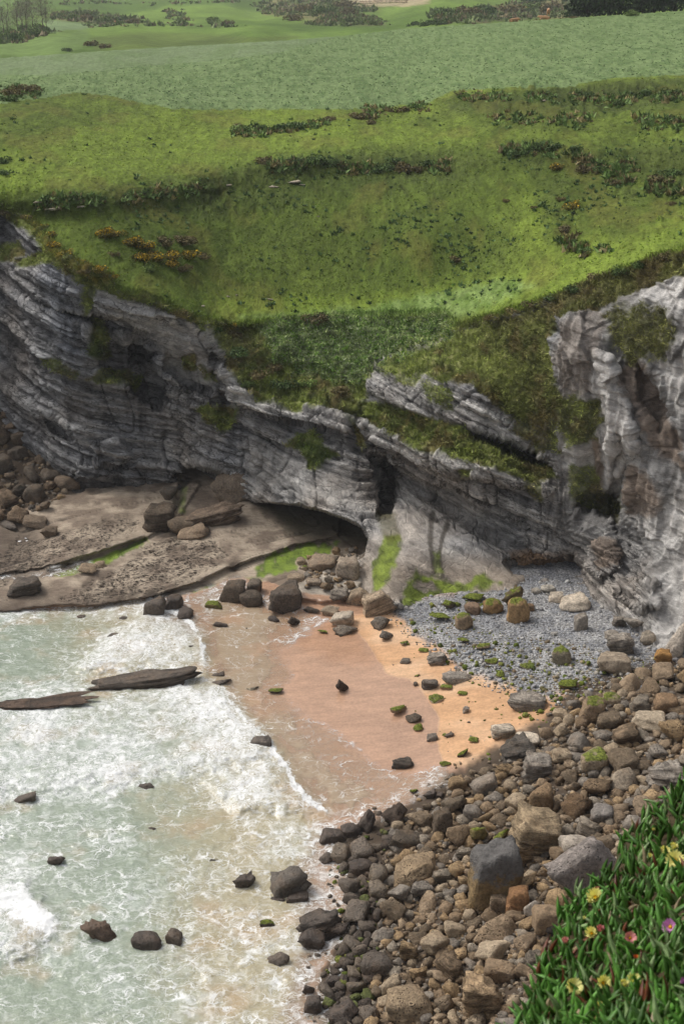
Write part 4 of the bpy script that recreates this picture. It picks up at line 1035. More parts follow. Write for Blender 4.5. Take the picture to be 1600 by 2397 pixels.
# ---- rock material: the object's own colour, grain, pits, beds, moss on what faces up
def rock_mat(name, wet=0.0, beds=0.0, moss=0.0, cap=None, use_attr=False, pits=0.4):
    t = NT(name)
    if use_attr:
        base = t.attr('col').outputs['Color']; co = t.coord('Object'); sc = 1.0
    else:
        base = t.node('ShaderNodeObjectInfo').outputs['Color']
        geo = t.node('ShaderNodeNewGeometry'); co = geo.outputs['Position']; sc = 1.0
    n1 = t.noise(co, 1.6 * sc, 5, 0.68); n2 = t.noise(co, 6.5 * sc, 4, 0.7)
    k = t.math('ADD', t.math('MULTIPLY', n1, 0.55), t.math('MULTIPLY', n2, 0.45))
    col_ = t.mixc(1.0, base, t.ramp(k, 0.30, 0.70, 0.42, 1.50), 'MULTIPLY')
    warm = t.noise(co, 0.9, 3, 0.6)
    col_ = t.mixc(t.math('MULTIPLY', t.ramp(warm, 0.5, 0.72), 0.22), col_, lin(132, 102, 70))
    pt_ = t.ramp(t.voro(co, 7.5, 'F1'), 0.12, 0.36, 1.0, 0.0)
    pt_ = t.math('MULTIPLY', pt_, t.ramp(n1, 0.42, 0.62, 0.0, pits))
    col_ = t.mixc(pt_, col_, lin(48, 42, 38))
    h = t.math('SUBTRACT', k, t.math('MULTIPLY', pt_, 0.8))
    if beds:
        gen = t.coord('Object')
        mp_ = t.mapping(gen, (0.35, 0.5, 7.5), rot=(0.1, 0.18, 0))
        ly = t.noise(mp_, 1.0, 5, 0.7)
        col_ = t.mixc(1.0, col_, t.ramp(ly, 0.36, 0.62, 1 - 0.6 * beds, 1 + 0.25 * beds), 'MULTIPLY')
        h = t.math('ADD', h, t.math('MULTIPLY', ly, 1.6 * beds))
    if cap is not None:
        sx_ = t.node('ShaderNodeSeparateXYZ'); t.set(sx_.inputs[0], t.coord('Object'))
        cm = t.ramp(t.math('ADD', sx_.outputs[2], t.math('MULTIPLY', t.math('SUBTRACT', n1, 0.5), 1.6)), 0.05, 0.30)
        col_ = t.mixc(cm, col_, t.mixc(1.0, cap, t.ramp(k, 0.3, 0.7, 0.6, 1.5), 'MULTIPLY'))
    if moss:
        geo2 = t.node('ShaderNodeNewGeometry'); sn_ = t.node('ShaderNodeSeparateXYZ'); t.set(sn_.inputs[0], geo2.outputs['Normal'])
        mm = t.ramp(t.math('ADD', sn_.outputs[2], t.math('MULTIPLY', t.math('SUBTRACT', n1, 0.5), 2.2)), 1.05 - moss, 1.35 - moss)
        gcol_ = t.mixc(t.ramp(n2, 0.35, 0.65), lin(74, 84, 24), lin(128, 138, 54))
        col_ = t.mixc(t.math('MULTIPLY', mm, 0.95), col_, gcol_)
    return t.done(t.bsdf(col_, 0.9 - 0.5 * wet, t.bump(h, 1.0, 0.24), 0.25 + 0.30 * wet))
M_rock = {'dry': rock_mat("boulder_rock"), 'bed': rock_mat("bedded_rock", beds=0.8), 'wet': rock_mat("wet_rock", wet=0.7, pits=0.7), 'wetbed': rock_mat("wet_bedded_rock", wet=0.6, beds=0.8),
          'moss': rock_mat("mossy_rock", moss=0.85), 'halfmoss': rock_mat("part_mossy_rock", moss=0.42), 'cap': rock_mat("capped_rock", cap=lin(102, 99, 96)),
          'rough': rock_mat("pitted_rock", pits=0.9), 'stuff': rock_mat("loose_rock", use_attr=True)}
TAN = (140, 122, 102); GREY = (140, 134, 128); BROWN = (122, 102, 82); DARK = (88, 79, 71); PALE = (182, 172, 160); BLK = (72, 63, 57); OCH = (158, 122, 76); UMB = (86, 70, 58)

shape_cache = {}
def rock_data(kind, variant, mk, level=3):
    key = (kind, variant, mk, level)
    if key not in shape_cache:
        p, f = rock_shape(100 + variant * 7 + len(kind), kind, level)
        me = new_mesh("boulder_" + kind, p, f, True)
        me.materials.append(M_rock[mk])
        shape_cache[key] = me
    return shape_cache[key]

placed = []          # (u, v, w, h, object) of everything set on the shore
def put_rock(u, v, w, h, kind, mk, rgb, name, label, cat, group=None, tilt=0.0, yaw=None, variant=None, level=3, depth=None, ground=None, lift=0.0, pitch=0.0):
    """a rock seen at pixel (u,v) (its middle), w x h pixels in the picture; its size follows from where it stands"""
    vb = v + 0.40 * h
    g = ground_at(u, vb) if ground is None else ground(u, vb)
    base = max(float(g[2]), -0.12)
    c0 = at_z(u, vb, base)
    dist = float(np.linalg.norm(c0 - np.array([0, 0, EYE])))
    th = math.asin((EYE - base) / dist)
    W = w / FPX * dist; Hm = h / FPX * dist
    Dp = depth * W if depth else min(0.9 * W, 0.76 * Hm / math.sin(th))
    Zt = max(math.sqrt(max(Hm * Hm - (Dp * math.sin(th)) ** 2, 0)) / math.cos(th) * 1.0, 0.45 * Hm)
    zc = base + Zt * 0.36 + lift
    c1 = at_z(u, v, zc)
    var = variant if variant is not None else random.randrange(9)
    me = rock_data(kind, var, mk, level)
    o = link(name, me)
    o.location = c1
    o.scale = (W / 2 * 1.03, Dp / 2 * 1.05, Zt / 2 * 1.12)
    o.rotation_euler = (math.radians(pitch), math.radians(tilt), yaw if yaw is not None else random.uniform(-0.25, 0.25))
    c = lin(*rgb) * random.uniform(1.05, 1.3) * np.array([1.04, 1.0, 0.92])
    o.color = (float(c[0]), float(c[1]), float(c[2]), 1)
    tag(o, label, cat, group)
    placed.append((u, v, w, h, o))
    return o

SEA, SAND, BF, SH, SF = "rocks standing in the surf", "stones scattered on the sand", "boulders of the boulder beach", "rocks on the shingle", "blocks on the rock shelf"
heroes = [
 # u, v, w, h, kind, material, colour, name, label, group, extra
 (330, 1596, 280, 46, 'layer', 'wetbed', DARK, 'sea_rock', 'long dark layered rock ledge between the two breaking waves', SEA, dict(tilt=-5, yaw=0.14, depth=0.26, level=4, variant=3, ref='the long ledge in the surf')),
 (78, 1645, 290, 30, 'jag', 'wetbed', UMB, 'sea_rock', 'low brown rock ledge cut off by the left edge of the picture', SEA, dict(tilt=-2, yaw=0.05, depth=0.2, level=4, lift=0.35, variant=2)),
 (233, 2178, 80, 46, 'jag', 'wet', UMB, 'sea_rock', 'largest round brown rock alone in the lower surf', SEA, dict(ref='the round brown surf rock')),
 (345, 2204, 68, 40, 'block', 'wet', BLK, 'sea_rock', 'dark rock split by a crack, in the middle of the lower trio', SEA, {}),
 (412, 2196, 46, 34, 'slab', 'wet', DARK, 'sea_rock', 'low slanting dark rock, rightmost of the lower trio', SEA, dict(tilt=25)),
 (132, 2010, 42, 30, 'jag', 'wet', BLK, 'sea_rock', 'small slanting dark rock in foam near the left edge', SEA, dict(tilt=-20)),
 (568, 2056, 48, 42, 'jag', 'wet', BLK, 'sea_rock', 'dark wedge-shaped rock standing left of the pointed grey rock', SEA, dict(tilt=25)),
 (677, 2066, 98, 64, 'layer', 'wet', (88, 82, 76), 'sea_rock', 'big pointed grey rock rising to the right out of thin foam', SEA, dict(tilt=-22, ref='the pointed grey surf rock')),
 (696, 2102, 50, 24, 'block', 'wet', BLK, 'sea_rock', 'low black rock tucked under the pointed grey rock', SEA, {}),
 (650, 2106, 34, 12, 'slab', 'wet', BLK, 'sea_rock', 'thin dark sliver of rock below the pointed grey rock', SEA, {}),
 (625, 2163, 34, 18, 'block', 'wet', BLK, 'sea_rock', 'small dark block with a mossy top in the foam', SEA, dict(mk='halfmoss')),
 (650, 2246, 52, 32, 'jag', 'wet', DARK, 'sea_rock', 'craggy dark rock with a low tail on its left in sandy foam', SEA, {}),
 (336, 1842, 52, 18, 'jag', 'wet', BLK, 'sea_rock', 'dark rock awash in the middle of the big foam patch', SEA, {}),
 (60, 1870, 52, 22, 'slab', 'wet', DARK, 'sea_rock', 'slanting dark rock awash near the left edge, above centre of the surf', SEA, dict(tilt=-18)),
 (355, 1942, 24, 10, 'jag', 'wet', BLK, 'sea_rock', 'tiny dark rock tip in greenish water', SEA, {}),
 (500, 2013, 26, 9, 'jag', 'wet', BLK, 'sea_rock', 'tiny dark rock tip left of the wedge-shaped rock', SEA, {}),
 (612, 1742, 56, 30, 'slab', 'wetbed', (104, 96, 90), 'sea_rock', 'grey flat rock with foam washing over it at the bore edge', SEA, {}),
 (545, 1696, 26, 12, 'jag', 'wet', BLK, 'sea_rock', 'small dark rock peeping through dense white foam', SEA, {}),
 (515, 1594, 46, 22, 'round', 'wet', DARK, 'sea_rock', 'rounded dark rock right of the long ledge, lower of a pair', SEA, {}),
 (508, 1578, 38, 14, 'jag', 'wet', BLK, 'sea_rock', 'thin dark rock right of the long ledge, upper of a pair', SEA, {}),
 (646, 1617, 36, 15, 'round', 'halfmoss', BLK, 'sea_rock', 'low dark rock with green top at the swash edge', SEA, {}),
 (582, 1612, 44, 18, 'round', 'wet', (120, 112, 96), 'sea_rock', 'smooth drowned grey stone beside the long ledge', SEA, dict(lift=-0.1)),
 (802, 1604, 36, 32, 'jag', 'rough', BLK, 'sea_rock', 'lone upright black rock on the wet sand', SAND, dict(ref='the lone upright black rock')),
 (516, 1460, 38, 18, 'jag', 'wet', BLK, 'sea_rock', 'black rock lying alone in the upper swash', SEA, {}),
 (640, 1450, 26, 16, 'jag', 'wet', BLK, 'sea_rock', 'small knobbly black rock above the wet sand, left of two', SEA, {}),
 (690, 1453, 36, 24, 'jag', 'rough', BLK, 'sea_rock', 'knobbly black rock above the wet sand, right of two', SEA, {}),
 (450, 1517, 16, 15, 'jag', 'wet', BLK, 'sea_rock', 'small dark fin of rock in the bore edge', SEA, {}),
 (575, 1472, 9, 6, 'jag', 'wet', BLK, 'sea_rock', 'smallest dark pebble-like rock in the upper swash', SEA, {}),
 (363, 1424, 48, 44, 'block', 'wet', DARK, 'sea_rock', 'blocky dark rock at the seaward tip of the shelf, left of three', SEA, {}),
 (405, 1411, 46, 36, 'block', 'wet', BLK, 'sea_rock', 'blocky black rock at the tip of the shelf, uppermost of three', SEA, {}),
 (434, 1437, 40, 26, 'block', 'wet', BLK, 'sea_rock', 'low black rock at the tip of the shelf, right of three', SEA, {}),
 (290, 1446, 22, 11, 'round', 'wet', DARK, 'sea_rock', 'small drowned stone in foam below the shelf edge', SEA, {}),
 (190, 1444, 22, 10, 'jag', 'wet', DARK, 'sea_rock', 'thin dark rock tip in foam under the shelf', SEA, {}),
 (270, 1490, 36, 14, 'round', 'wet', (96, 88, 80), 'sea_rock', 'smooth grey rock with foam sliding over it', SEA, {}),
 (62, 1372, 82, 44, 'layer', 'wetbed', DARK, 'sea_rock', 'dark layered rock in white water at the left end of the shelf', SEA, dict(tilt=-10, ref='the layered rock at the shelf end')),
 (695, 1912, 24, 10, 'jag', 'wet', BLK, 'sea_rock', 'small flat black rock in the white swash above the boulders', SEA, {}),
 (546, 1385, 60, 48, 'block', 'rough', DARK, 'boulder', 'dark pointed boulder at the left end of the row by the algae', SEA, dict(ref='the row of dark boulders by the algae')),
 (590, 1402, 54, 36, 'block', 'rough', DARK, 'boulder', 'squat dark boulder, front of the row by the algae', SEA, {}),
 (594, 1374, 36, 36, 'block', 'dry', (104, 96, 88), 'boulder', 'upright grey brown boulder behind the dark row by the algae', SEA, {}),
 (664, 1400, 80, 62, 'block', 'rough', (92, 84, 78), 'boulder', 'biggest dark angular boulder of the row by the algae', SEA, dict(level=4)),
 (502, 1416, 42, 20, 'slab', 'halfmoss', (104, 96, 60), 'sea_rock', 'flat yellow green weedy rock at the top of the swash', SEA, {}),
 # sand
 (932, 1661, 42, 24, 'round', 'moss', TAN, 'mossy_stone', 'largest bright green mossy stone on the wet sand', SAND, dict(ref='the big green mossy stone')),
 (755, 1479, 24, 9, 'round', 'moss', DARK, 'mossy_stone', 'dark green stone alone above the wet sand', SAND, {}),
 (978, 1703, 25, 17, 'round', 'moss', TAN, 'mossy_stone', 'green mossy stone just below the dark flaky rock', SAND, {}),
 (1107, 1732, 24, 13, 'round', 'moss', TAN, 'mossy_stone', 'green stone on dry sand left of the pale layered slab', SAND, {}),
 (1042, 1786, 28, 13, 'round', 'moss', TAN, 'mossy_stone', 'green stone low on the sand, right of the striped dark block', SAND, {}),
 (1021, 1632, 37, 22, 'round', 'moss', PALE, 'mossy_stone', 'pale stone with yellow green cap on dry sand', SAND, {}),
 (1043, 1609, 30, 12, 'slab', 'moss', TAN, 'mossy_stone', 'thin slanting green stone above the yellow green capped one', SAND, {}),
 (1081, 1623, 24, 10, 'round', 'moss', TAN, 'mossy_stone', 'small flat green stone on dry sand under the flat grey slab', SAND, {}),
 (990, 1522, 25, 10, 'round', 'moss', TAN, 'mossy_stone', 'green stone on dry sand left of the striped grey rock', SAND, {}),
 (946, 1505, 22, 12, 'round', 'moss', GREY, 'mossy_stone', 'small green-edged stone below the dark pitted rocks', SAND, {}),
 (975, 1580, 12, 7, 'round', 'moss', TAN, 'mossy_stone', 'tiny green stone above the dark wedge stone on sand', SAND, {}),
 (1150, 1548, 33, 14, 'round', 'moss', TAN, 'mossy_stone', 'long green stone where shingle meets sand, left of a pair', SAND, {}),
 (1233, 1559, 34, 15, 'round', 'moss', PALE, 'mossy_stone', 'pale flat stone with green cap on the lower shingle', SAND, {}),
 (1170, 1578, 24, 15, 'round', 'moss', TAN, 'mossy_stone', 'round green stone at the foot of the shingle', SAND, {}),
 (1083, 1500, 28, 15, 'round', 'moss', TAN, 'mossy_stone', 'green stone at the upper edge of the dry sand', SAND, {}),
 (1130, 1513, 36, 18, 'round', 'halfmoss', TAN, 'mossy_stone', 'olive brown stone amid the upper shingle edge', SAND, {}),
 (1022, 1542, 46, 30, 'layer', 'bed', GREY, 'boulder', 'striped grey rock leaning on the dry sand', SAND, dict(tilt=-18, ref='the striped grey rock on the sand')),
 (1005, 1600, 38, 24, 'layer', 'bed', (124, 116, 110), 'boulder', 'dark grey wedge stone on dry sand below the striped rock', SAND, {}),
 (1066, 1586, 70, 25, 'slab', 'dry', GREY, 'boulder', 'flat grey slab at the sand edge of the shingle', SAND, dict(tilt=6)),
 (1232, 1642, 86, 40, 'slab', 'bed', GREY, 'boulder', 'large flat grey slab with dark undercut on dry sand', SAND, dict(ref='the large flat slab on the sand')),
 (1175, 1711, 56, 32, 'slab', 'bed', PALE, 'boulder', 'pale layered slab with a small step on the dry sand', SAND, {}),
 (1090, 1661, 18, 15, 'jag', 'dry', GREY, 'boulder', 'small pointed grey stone in the middle of the dry sand', SAND, {}),
 (966, 1680, 40, 22, 'jag', 'rough', DARK, 'boulder', 'dark flaky rock right of the big green stone', SAND, {}),
 (1010, 1726, 26, 16, 'block', 'dry', (112, 104, 98), 'boulder', 'small grey stone at the wet sand line', SAND, {}),
 (1048, 1719, 26, 12, 'jag', 'dry', (96, 88, 82), 'boulder', 'small dark stone right of the small grey stone', SAND, {}),
 (942, 1786, 50, 24, 'layer', 'wetbed', DARK, 'boulder', 'striped dark block lying in the thin wash', SAND, dict(ref='the striped dark block')),
 (948, 1547, 24, 12, 'block', 'dry', (112, 106, 100), 'boulder', 'small grey stone at the edge of the wet sand', SAND, {}),
 (972, 1601, 12, 9, 'block', 'dry', (96, 90, 86), 'boulder', 'tiny grey block just left of the dark grey wedge stone', SAND, {}),
 (1207, 1756, 84, 54, 'layer', 'wetbed', (84, 78, 72), 'boulder', 'big dark striped boulder at the corner of sand and boulders', BF, dict(tilt=-14, level=4, ref='the big striped boulder at the sand corner')),
 (1230, 1733, 60, 34, 'block', 'dry', PALE, 'boulder', 'pale boulder resting behind the big dark striped one', BF, {}),
 (1254, 1797, 74, 54, 'layer', 'bed', GREY, 'boulder', 'grey boulder in thick layers below the dark striped one', BF, dict(level=4)),
 (890, 1459, 46, 30, 'jag', 'rough', (104, 98, 92), 'boulder', 'dark pitted rock on sand under the box-like slab, upper', SH, {}),
 (905, 1485, 42, 26, 'jag', 'rough', (110, 104, 98), 'boulder', 'dark pitted rock on sand under the box-like slab, lower', SH, {}),
 (800, 1450, 56, 34, 'slab', 'dry', PALE, 'boulder', 'pale tilted slab at the back of the beach', SH, dict(tilt=-15)),
 (805, 1476, 58, 24, 'jag', 'rough', (112, 104, 96), 'boulder', 'dark pitted flat rock in front of the pale tilted slab', SH, {}),
 (882, 1416, 84, 52, 'slab', 'bed', (168, 152, 134), 'boulder', 'box-like tan slab leaning at the foot of the algae wall', SH, dict(tilt=-20, yaw=0.15, depth=0.5, ref='the box-like tan slab')),
 # shingle
 (1432, 1553, 78, 50, 'block', 'dry', (150, 138, 124), 'boulder', 'large squat grey brown boulder on the lower shingle', SH, dict(level=4, ref='the large squat boulder on the shingle')),
 (1212, 1432, 52, 56, 'block', 'halfmoss', (150, 124, 92), 'boulder', 'brown upright block with moss at its foot on the shingle', SH, dict(ref='the brown upright block on the shingle')),
 (1153, 1420, 46, 34, 'block', 'halfmoss', (136, 112, 80), 'boulder', 'brown mossy block left of the upright brown block', SH, {}),
 (1085, 1455, 40, 36, 'block', 'halfmoss', TAN, 'boulder', 'tan rounded block with green skirt on the left shingle', SH, {}),
 (1105, 1424, 38, 28, 'block', 'dry', (136, 116, 100), 'boulder', 'pinkish tan block between the mossy heap and brown block', SH, {}),
 (1238, 1422, 22, 18, 'block', 'dry', BROWN, 'boulder', 'small brown block touching the upright brown block', SH, {}),
 (1357, 1458, 32, 38, 'block', 'dry', GREY, 'boulder', 'single upright grey stone in the middle of the shingle', SH, {}),
 (1452, 1506, 62, 48, 'layer', 'bed', GREY, 'boulder', 'grey slanted block near the foot of the pale cliff', SH, dict(tilt=-15)),
 (1432, 1487, 34, 22, 'block', 'dry', GREY, 'boulder', 'smaller grey block behind the slanted one', SH, {}),
 (1480, 1463, 42, 34, 'round', 'dry', GREY, 'boulder', 'rounded grey boulder against the cliff foot', SH, {}),
 (1448, 1454, 34, 24, 'layer', 'bed', GREY, 'boulder', 'layered grey stub left of the rounded boulder at the cliff foot', SH, {}),
 (1510, 1440, 40, 30, 'slab', 'dry', (150, 144, 136), 'boulder', 'smooth pale grey slab right above the rounded boulder', SH, {}),
 (1516, 1494, 40, 28, 'block', 'dry', (140, 132, 122), 'boulder', 'grey tan stone beside the pale cliff toe', SH, {}),
 (1548, 1538, 40, 34, 'block', 'dry', OCH, 'boulder', 'ochre orange block below the pale cliff toe', SH, dict(ref='the ochre block')),
 (1314, 1537, 44, 38, 'block', 'halfmoss', (116, 110, 96), 'boulder', 'grey wedge boulder with a mossy right side on the shingle', SH, {}),
 (1345, 1412, 74, 34, 'slab', 'dry', PALE, 'boulder', 'pale cracked slab half sunk in the shingle', SH, dict(tilt=-10)),
 (1300, 1398, 36, 22, 'block', 'dry', PALE, 'boulder', 'pale block left of the cracked slab in the shingle', SH, {}),
 (1280, 1378, 34, 18, 'block', 'dry', (160, 156, 150), 'boulder', 'white grey block under the cave wall, right of two', SH, {}),
 (1254, 1383, 22, 13, 'block', 'dry', (166, 162, 156), 'boulder', 'white grey block under the cave wall, left of two', SH, {}),
 (1194, 1392, 52, 46, 'jag', 'halfmoss', (96, 84, 62), 'boulder', 'dark brown craggy mossy boulder at the end of the algae wall', SH, {}),
 (1110, 1398, 46, 24, 'round', 'moss', DARK, 'boulder', 'dark green mossy hump under the algae wall', SH, {}),
 (1052, 1415, 36, 24, 'round', 'moss', DARK, 'mossy_stone', 'bright mossy stone left below the algae wall', SH, {}),
 (1028, 1446, 48, 24, 'round', 'moss', DARK, 'mossy_stone', 'low bright mossy stone at the left tip of the shingle', SH, {}),
 (1575, 1500, 80, 84, 'round', 'dry', (176, 168, 160), 'boulder', 'big smooth pale boulder leaning on the right cliff toe', SH, dict(tilt=-15, level=4)),
 (1520, 1690, 84, 40, 'slab', 'dry', (160, 148, 132), 'boulder', 'pale flat-topped boulder high on the right boulder slope', BF, dict(level=4, ref='the pale flat-topped boulder')),
 (1383, 1660, 64, 54, 'block', 'halfmoss', TAN, 'boulder', 'tan boulder with green lower corner near the shingle end', BF, {}),
 (1328, 1602, 46, 28, 'round', 'moss', (110, 100, 70), 'boulder', 'rounded olive mossy boulder at the shingle end', BF, {}),
 (1262, 1640, 30, 20, 'round', 'halfmoss', OCH, 'boulder', 'orange and green stone right of the large flat slab', BF, {}),
 (1555, 1648, 54, 44, 'block', 'dry', BROWN, 'boulder', 'dark brown block above the pale flat-topped boulder', BF, {}),
 # boulder beach
 (1248, 1957, 128, 104, 'layer', 'bed', (150, 134, 112), 'boulder', 'huge tan boulder of wavy layers in the middle of the boulder beach', BF, dict(level=4, tilt=12, ref='the huge wavy layered boulder')),
 (1152, 2052, 122, 132, 'block', 'cap', (128, 110, 82), 'boulder', 'tall brown block with a black pitted cap', BF, dict(level=4, depth=0.75, yaw=0.2, ref='the black-capped block')),
 (1392, 2050, 150, 150, 'slab', 'rough', (128, 122, 120), 'boulder', 'great grey pitted slab tilted up beside the green plants', BF, dict(level=4, tilt=-38, depth=0.6, ref='the tilted grey slab')),
 (1343, 1979, 64, 48, 'block', 'dry', (156, 148, 140), 'boulder', 'pale grey angular boulder right of the huge layered one', BF, {}),
 (970, 2038, 112, 62, 'block', 'rough', (134, 118, 98), 'boulder', 'long tan boulder tilted up to the right', BF, dict(tilt=-22, level=4, ref='the long tilted tan boulder')),
 (952, 1968, 80, 38, 'slab', 'dry', (88, 80, 72), 'boulder', 'long dark flat boulder above the tilted tan one', BF, dict(tilt=5)),
 (1159, 2226, 94, 56, 'round', 'dry', (160, 146, 128), 'boulder', 'smooth pale tan boulder shaped like a loaf', BF, dict(tilt=-15, ref='the smooth loaf-shaped boulder')),
 (1160, 2182, 108, 56, 'round', 'rough', (130, 114, 96), 'boulder', 'long pitted brown boulder behind the loaf-shaped one', BF, dict(tilt=-12)),
 (1209, 2108, 52, 54, 'block', 'dry', (146, 112, 82), 'boulder', 'orange brown cube-like boulder right below the black-capped block', BF, {}),
 (1168, 2117, 44, 46, 'block', 'rough', (122, 108, 92), 'boulder', 'pitted pointed boulder at the foot of the black-capped block', BF, {}),
 (1245, 2132, 38, 36, 'round', 'dry', GREY, 'boulder', 'grey egg-like boulder right of the orange brown one', BF, {}),
 (1281, 2150, 66, 60, 'block', 'dry', TAN, 'boulder', 'large tan boulder at the tip of the green plants', BF, {}),
 (1292, 2166, 46, 36, 'block', 'dry', (96, 90, 86), 'boulder', 'dark grey block in front of the tan one by the plants', BF, {}),
 (958, 2356, 106, 82, 'block', 'rough', (142, 126, 106), 'boulder', 'big broad tan boulder at the bottom edge of the picture', BF, dict(level=4, ref='the broad tan boulder at the bottom')),
 (1128, 2330, 102, 92, 'layer', 'bed', (150, 130, 106), 'boulder', 'big tan boulder of stacked ledges at the bottom, near the plants', BF, dict(level=4, ref='the ledged tan boulder at the bottom')),
 (1170, 2272, 72, 48, 'block', 'dry', (126, 110, 92), 'boulder', 'brown hump-backed boulder below the loaf-shaped one', BF, {}),
 (884, 2261, 76, 52, 'block', 'wet', DARK, 'boulder', 'dark flat-topped boulder on the foam side of the boulder beach', BF, dict(ref='the dark flat-topped boulder')),
 (798, 2374, 78, 58, 'jag', 'wet', BLK, 'boulder', 'black craggy boulder at the bottom edge beside the foam', BF, {}),
 (745, 2166, 108, 62, 'layer', 'wetbed', (82, 74, 68), 'boulder', 'dark layered boulder slab rising out of the foam', BF, dict(tilt=-18, level=4, ref='the dark layered slab in the foam')),
 (728, 2198, 62, 46, 'block', 'wet', BLK, 'boulder', 'dark block in front of the layered slab in the foam', BF, {}),
 (794, 2176, 44, 36, 'round', 'wet', BLK, 'boulder', 'round black boulder right of the layered slab in the foam', BF, {}),
 (731, 2354, 40, 36, 'block', 'wet', BLK, 'sea_rock', 'angular dark rock alone in foam at the bottom', BF, {}),
 (720, 2314, 28, 26, 'jag', 'wet', BLK, 'sea_rock', 'craggy dark rock in foam, upper of two near the bottom', BF, {}),
 (776, 2296, 40, 24, 'block', 'wet', BLK, 'sea_rock', 'dark wedge rock in foam left of the dark flat-topped boulder', BF, {}),
 (1265, 1874, 56, 62, 'block', 'dry', (118, 100, 80), 'boulder', 'upright square brown block above the huge layered boulder', BF, {}),
 (1457, 1828, 70, 52, 'round', 'dry', (136, 126, 114), 'boulder', 'rounded grey brown boulder high on the right slope', BF, {}),
 (1556, 1814, 92, 56, 'layer', 'bed', (138, 132, 126), 'boulder', 'wide grey layered boulder above the plants at the right edge', BF, dict(level=4, ref='the wide grey layered boulder')),
 (1388, 1782, 64, 48, 'block', 'halfmoss', (140, 128, 112), 'boulder', 'boulder carrying one bright green moss patch', BF, dict(ref='the boulder with a green moss patch')),
 (1397, 1842, 66, 46, 'round', 'rough', (112, 96, 78), 'boulder', 'brown rounded boulder between moss patch and huge layered boulder', BF, {}),
 (1349, 1890, 72, 58, 'jag', 'dry', (100, 84, 68), 'boulder', 'dark brown craggy boulder above the pale grey angular one', BF, {}),
 (1407, 1906, 52, 42, 'block', 'dry', (120, 116, 114), 'boulder', 'smooth slate grey boulder near the plant tips', BF, {}),
 (1033, 1930, 46, 62, 'block', 'rough', (92, 82, 72), 'boulder', 'dark upright boulder at the sea side of the boulder beach', BF, {}),
 (1062, 1884, 66, 46, 'round', 'rough', (106, 96, 84), 'boulder', 'dark grey brown round boulder near the wash', BF, {}),
 (1134, 1838, 62, 44, 'slab', 'dry', (128, 120, 112), 'boulder', 'leaning grey slab on the boulder beach near the sand', BF, dict(tilt=-30)),
 (921, 1906, 62, 48, 'jag', 'rough', BLK, 'boulder', 'jagged black rock at the edge of the wash', BF, dict(ref='the jagged black rock in the wash')),
 (856, 1924, 50, 50, 'jag', 'wet', BLK, 'boulder', 'pointed black rock tooth in the foam', BF, dict(tilt=-15, ref='the pointed black tooth')),
 (778, 1957, 62, 30, 'slab', 'wet', BLK, 'boulder', 'low black slab left of the pointed tooth', BF, {}),
 (820, 1944, 44, 30, 'block', 'wet', BLK, 'boulder', 'black block between the low slab and the pointed tooth', BF, {}),
 (762, 2009, 30, 26, 'jag', 'wet', DARK, 'sea_rock', 'small craggy grey rock in foam under the low black slab', BF, {}),
 (700, 2060, 20, 14, 'round', 'wet', DARK, 'sea_rock', 'tiny dark stone behind the pointed grey rock', SEA, {}),
 (846, 2030, 60, 34, 'block', 'wet', BLK, 'boulder', 'black wet boulder among the foam edge stones', BF, {}),
 (1120, 1955, 40, 40, 'round', 'halfmoss', (130, 120, 80), 'boulder', 'yellow green rounded boulder left of the huge layered one', BF, {}),
 (1172, 1952, 34, 34, 'round', 'moss', (140, 130, 90), 'boulder', 'pale green boulder touching the huge layered one', BF, {}),
 (1082, 1760, 26, 22, 'round', 'moss', BLK, 'mossy_stone', 'dark green lump at the sand end of the boulders', BF, {}),
 (968, 1852, 20, 12, 'round', 'moss', BLK, 'mossy_stone', 'dark mossy stone in the wash above the jagged black rock', BF, {}),
 (1005, 1856, 30, 22, 'jag', 'wet', BLK, 'boulder', 'small black craggy stone in the wash, left of a pair', BF, {}),
 (1032, 1860, 26, 16, 'round', 'wet', BLK, 'boulder', 'small black smooth stone in the wash, right of a pair', BF, {}),
 # shelf
 (372, 1216, 76, 60, 'layer', 'bed', (98, 88, 78), 'boulder', 'dark rounded block on the shelf, leftmost of its cluster', SF, dict(ref='the dark block cluster on the shelf')),
 (428, 1232, 66, 46, 'block', 'rough', (110, 98, 86), 'boulder', 'brown block in the middle of the shelf cluster', SF, {}),
 (452, 1246, 76, 28, 'slab', 'dry', (138, 122, 106), 'boulder', 'flat tan slab lying in front of the shelf cluster', SF, dict(tilt=-12)),
 (398, 1156, 42, 36, 'round', 'dry', (92, 86, 80), 'boulder', 'dark round boulder in the corner under the cliff', SF, {}),
 (392, 1194, 46, 30, 'jag', 'dry', (84, 76, 68), 'boulder', 'dark craggy lump between corner boulder and cluster', SF, {}),
 (553, 1142, 96, 84, 'block', 'rough', (128, 116, 104), 'boulder', 'big square boulder under the overhang at the cave\'s left', SF, dict(tilt=-18, level=4, ref='the big square boulder under the overhang')),
 (500, 1206, 150, 46, 'layer', 'bed', (118, 104, 92), 'boulder', 'long brown ledge block between cluster and square boulder', SF, dict(tilt=-12, depth=0.5, level=4)),
 (205, 1332, 44, 24, 'round', 'dry', (146, 130, 112), 'boulder', 'tan rounded stone beside the green algae gully', SF, {}),
 (232, 1322, 30, 18, 'round', 'dry', (150, 134, 116), 'boulder', 'smaller tan stone touching the one by the algae gully', SF, {}),
 (85, 1222, 60, 26, 'slab', 'dry', (112, 100, 88), 'boulder', 'brown slab at the landward left end of the shelf', SF, {}),
 (20, 1230, 50, 20, 'jag', 'wet', DARK, 'boulder', 'dark rough rock beside the white water at far left', SF, {}),
 (115, 1245, 40, 24, 'block', 'dry', (104, 92, 80), 'boulder', 'dark step-like block at the left shelf edge', SF, {}),
 # cave mouth
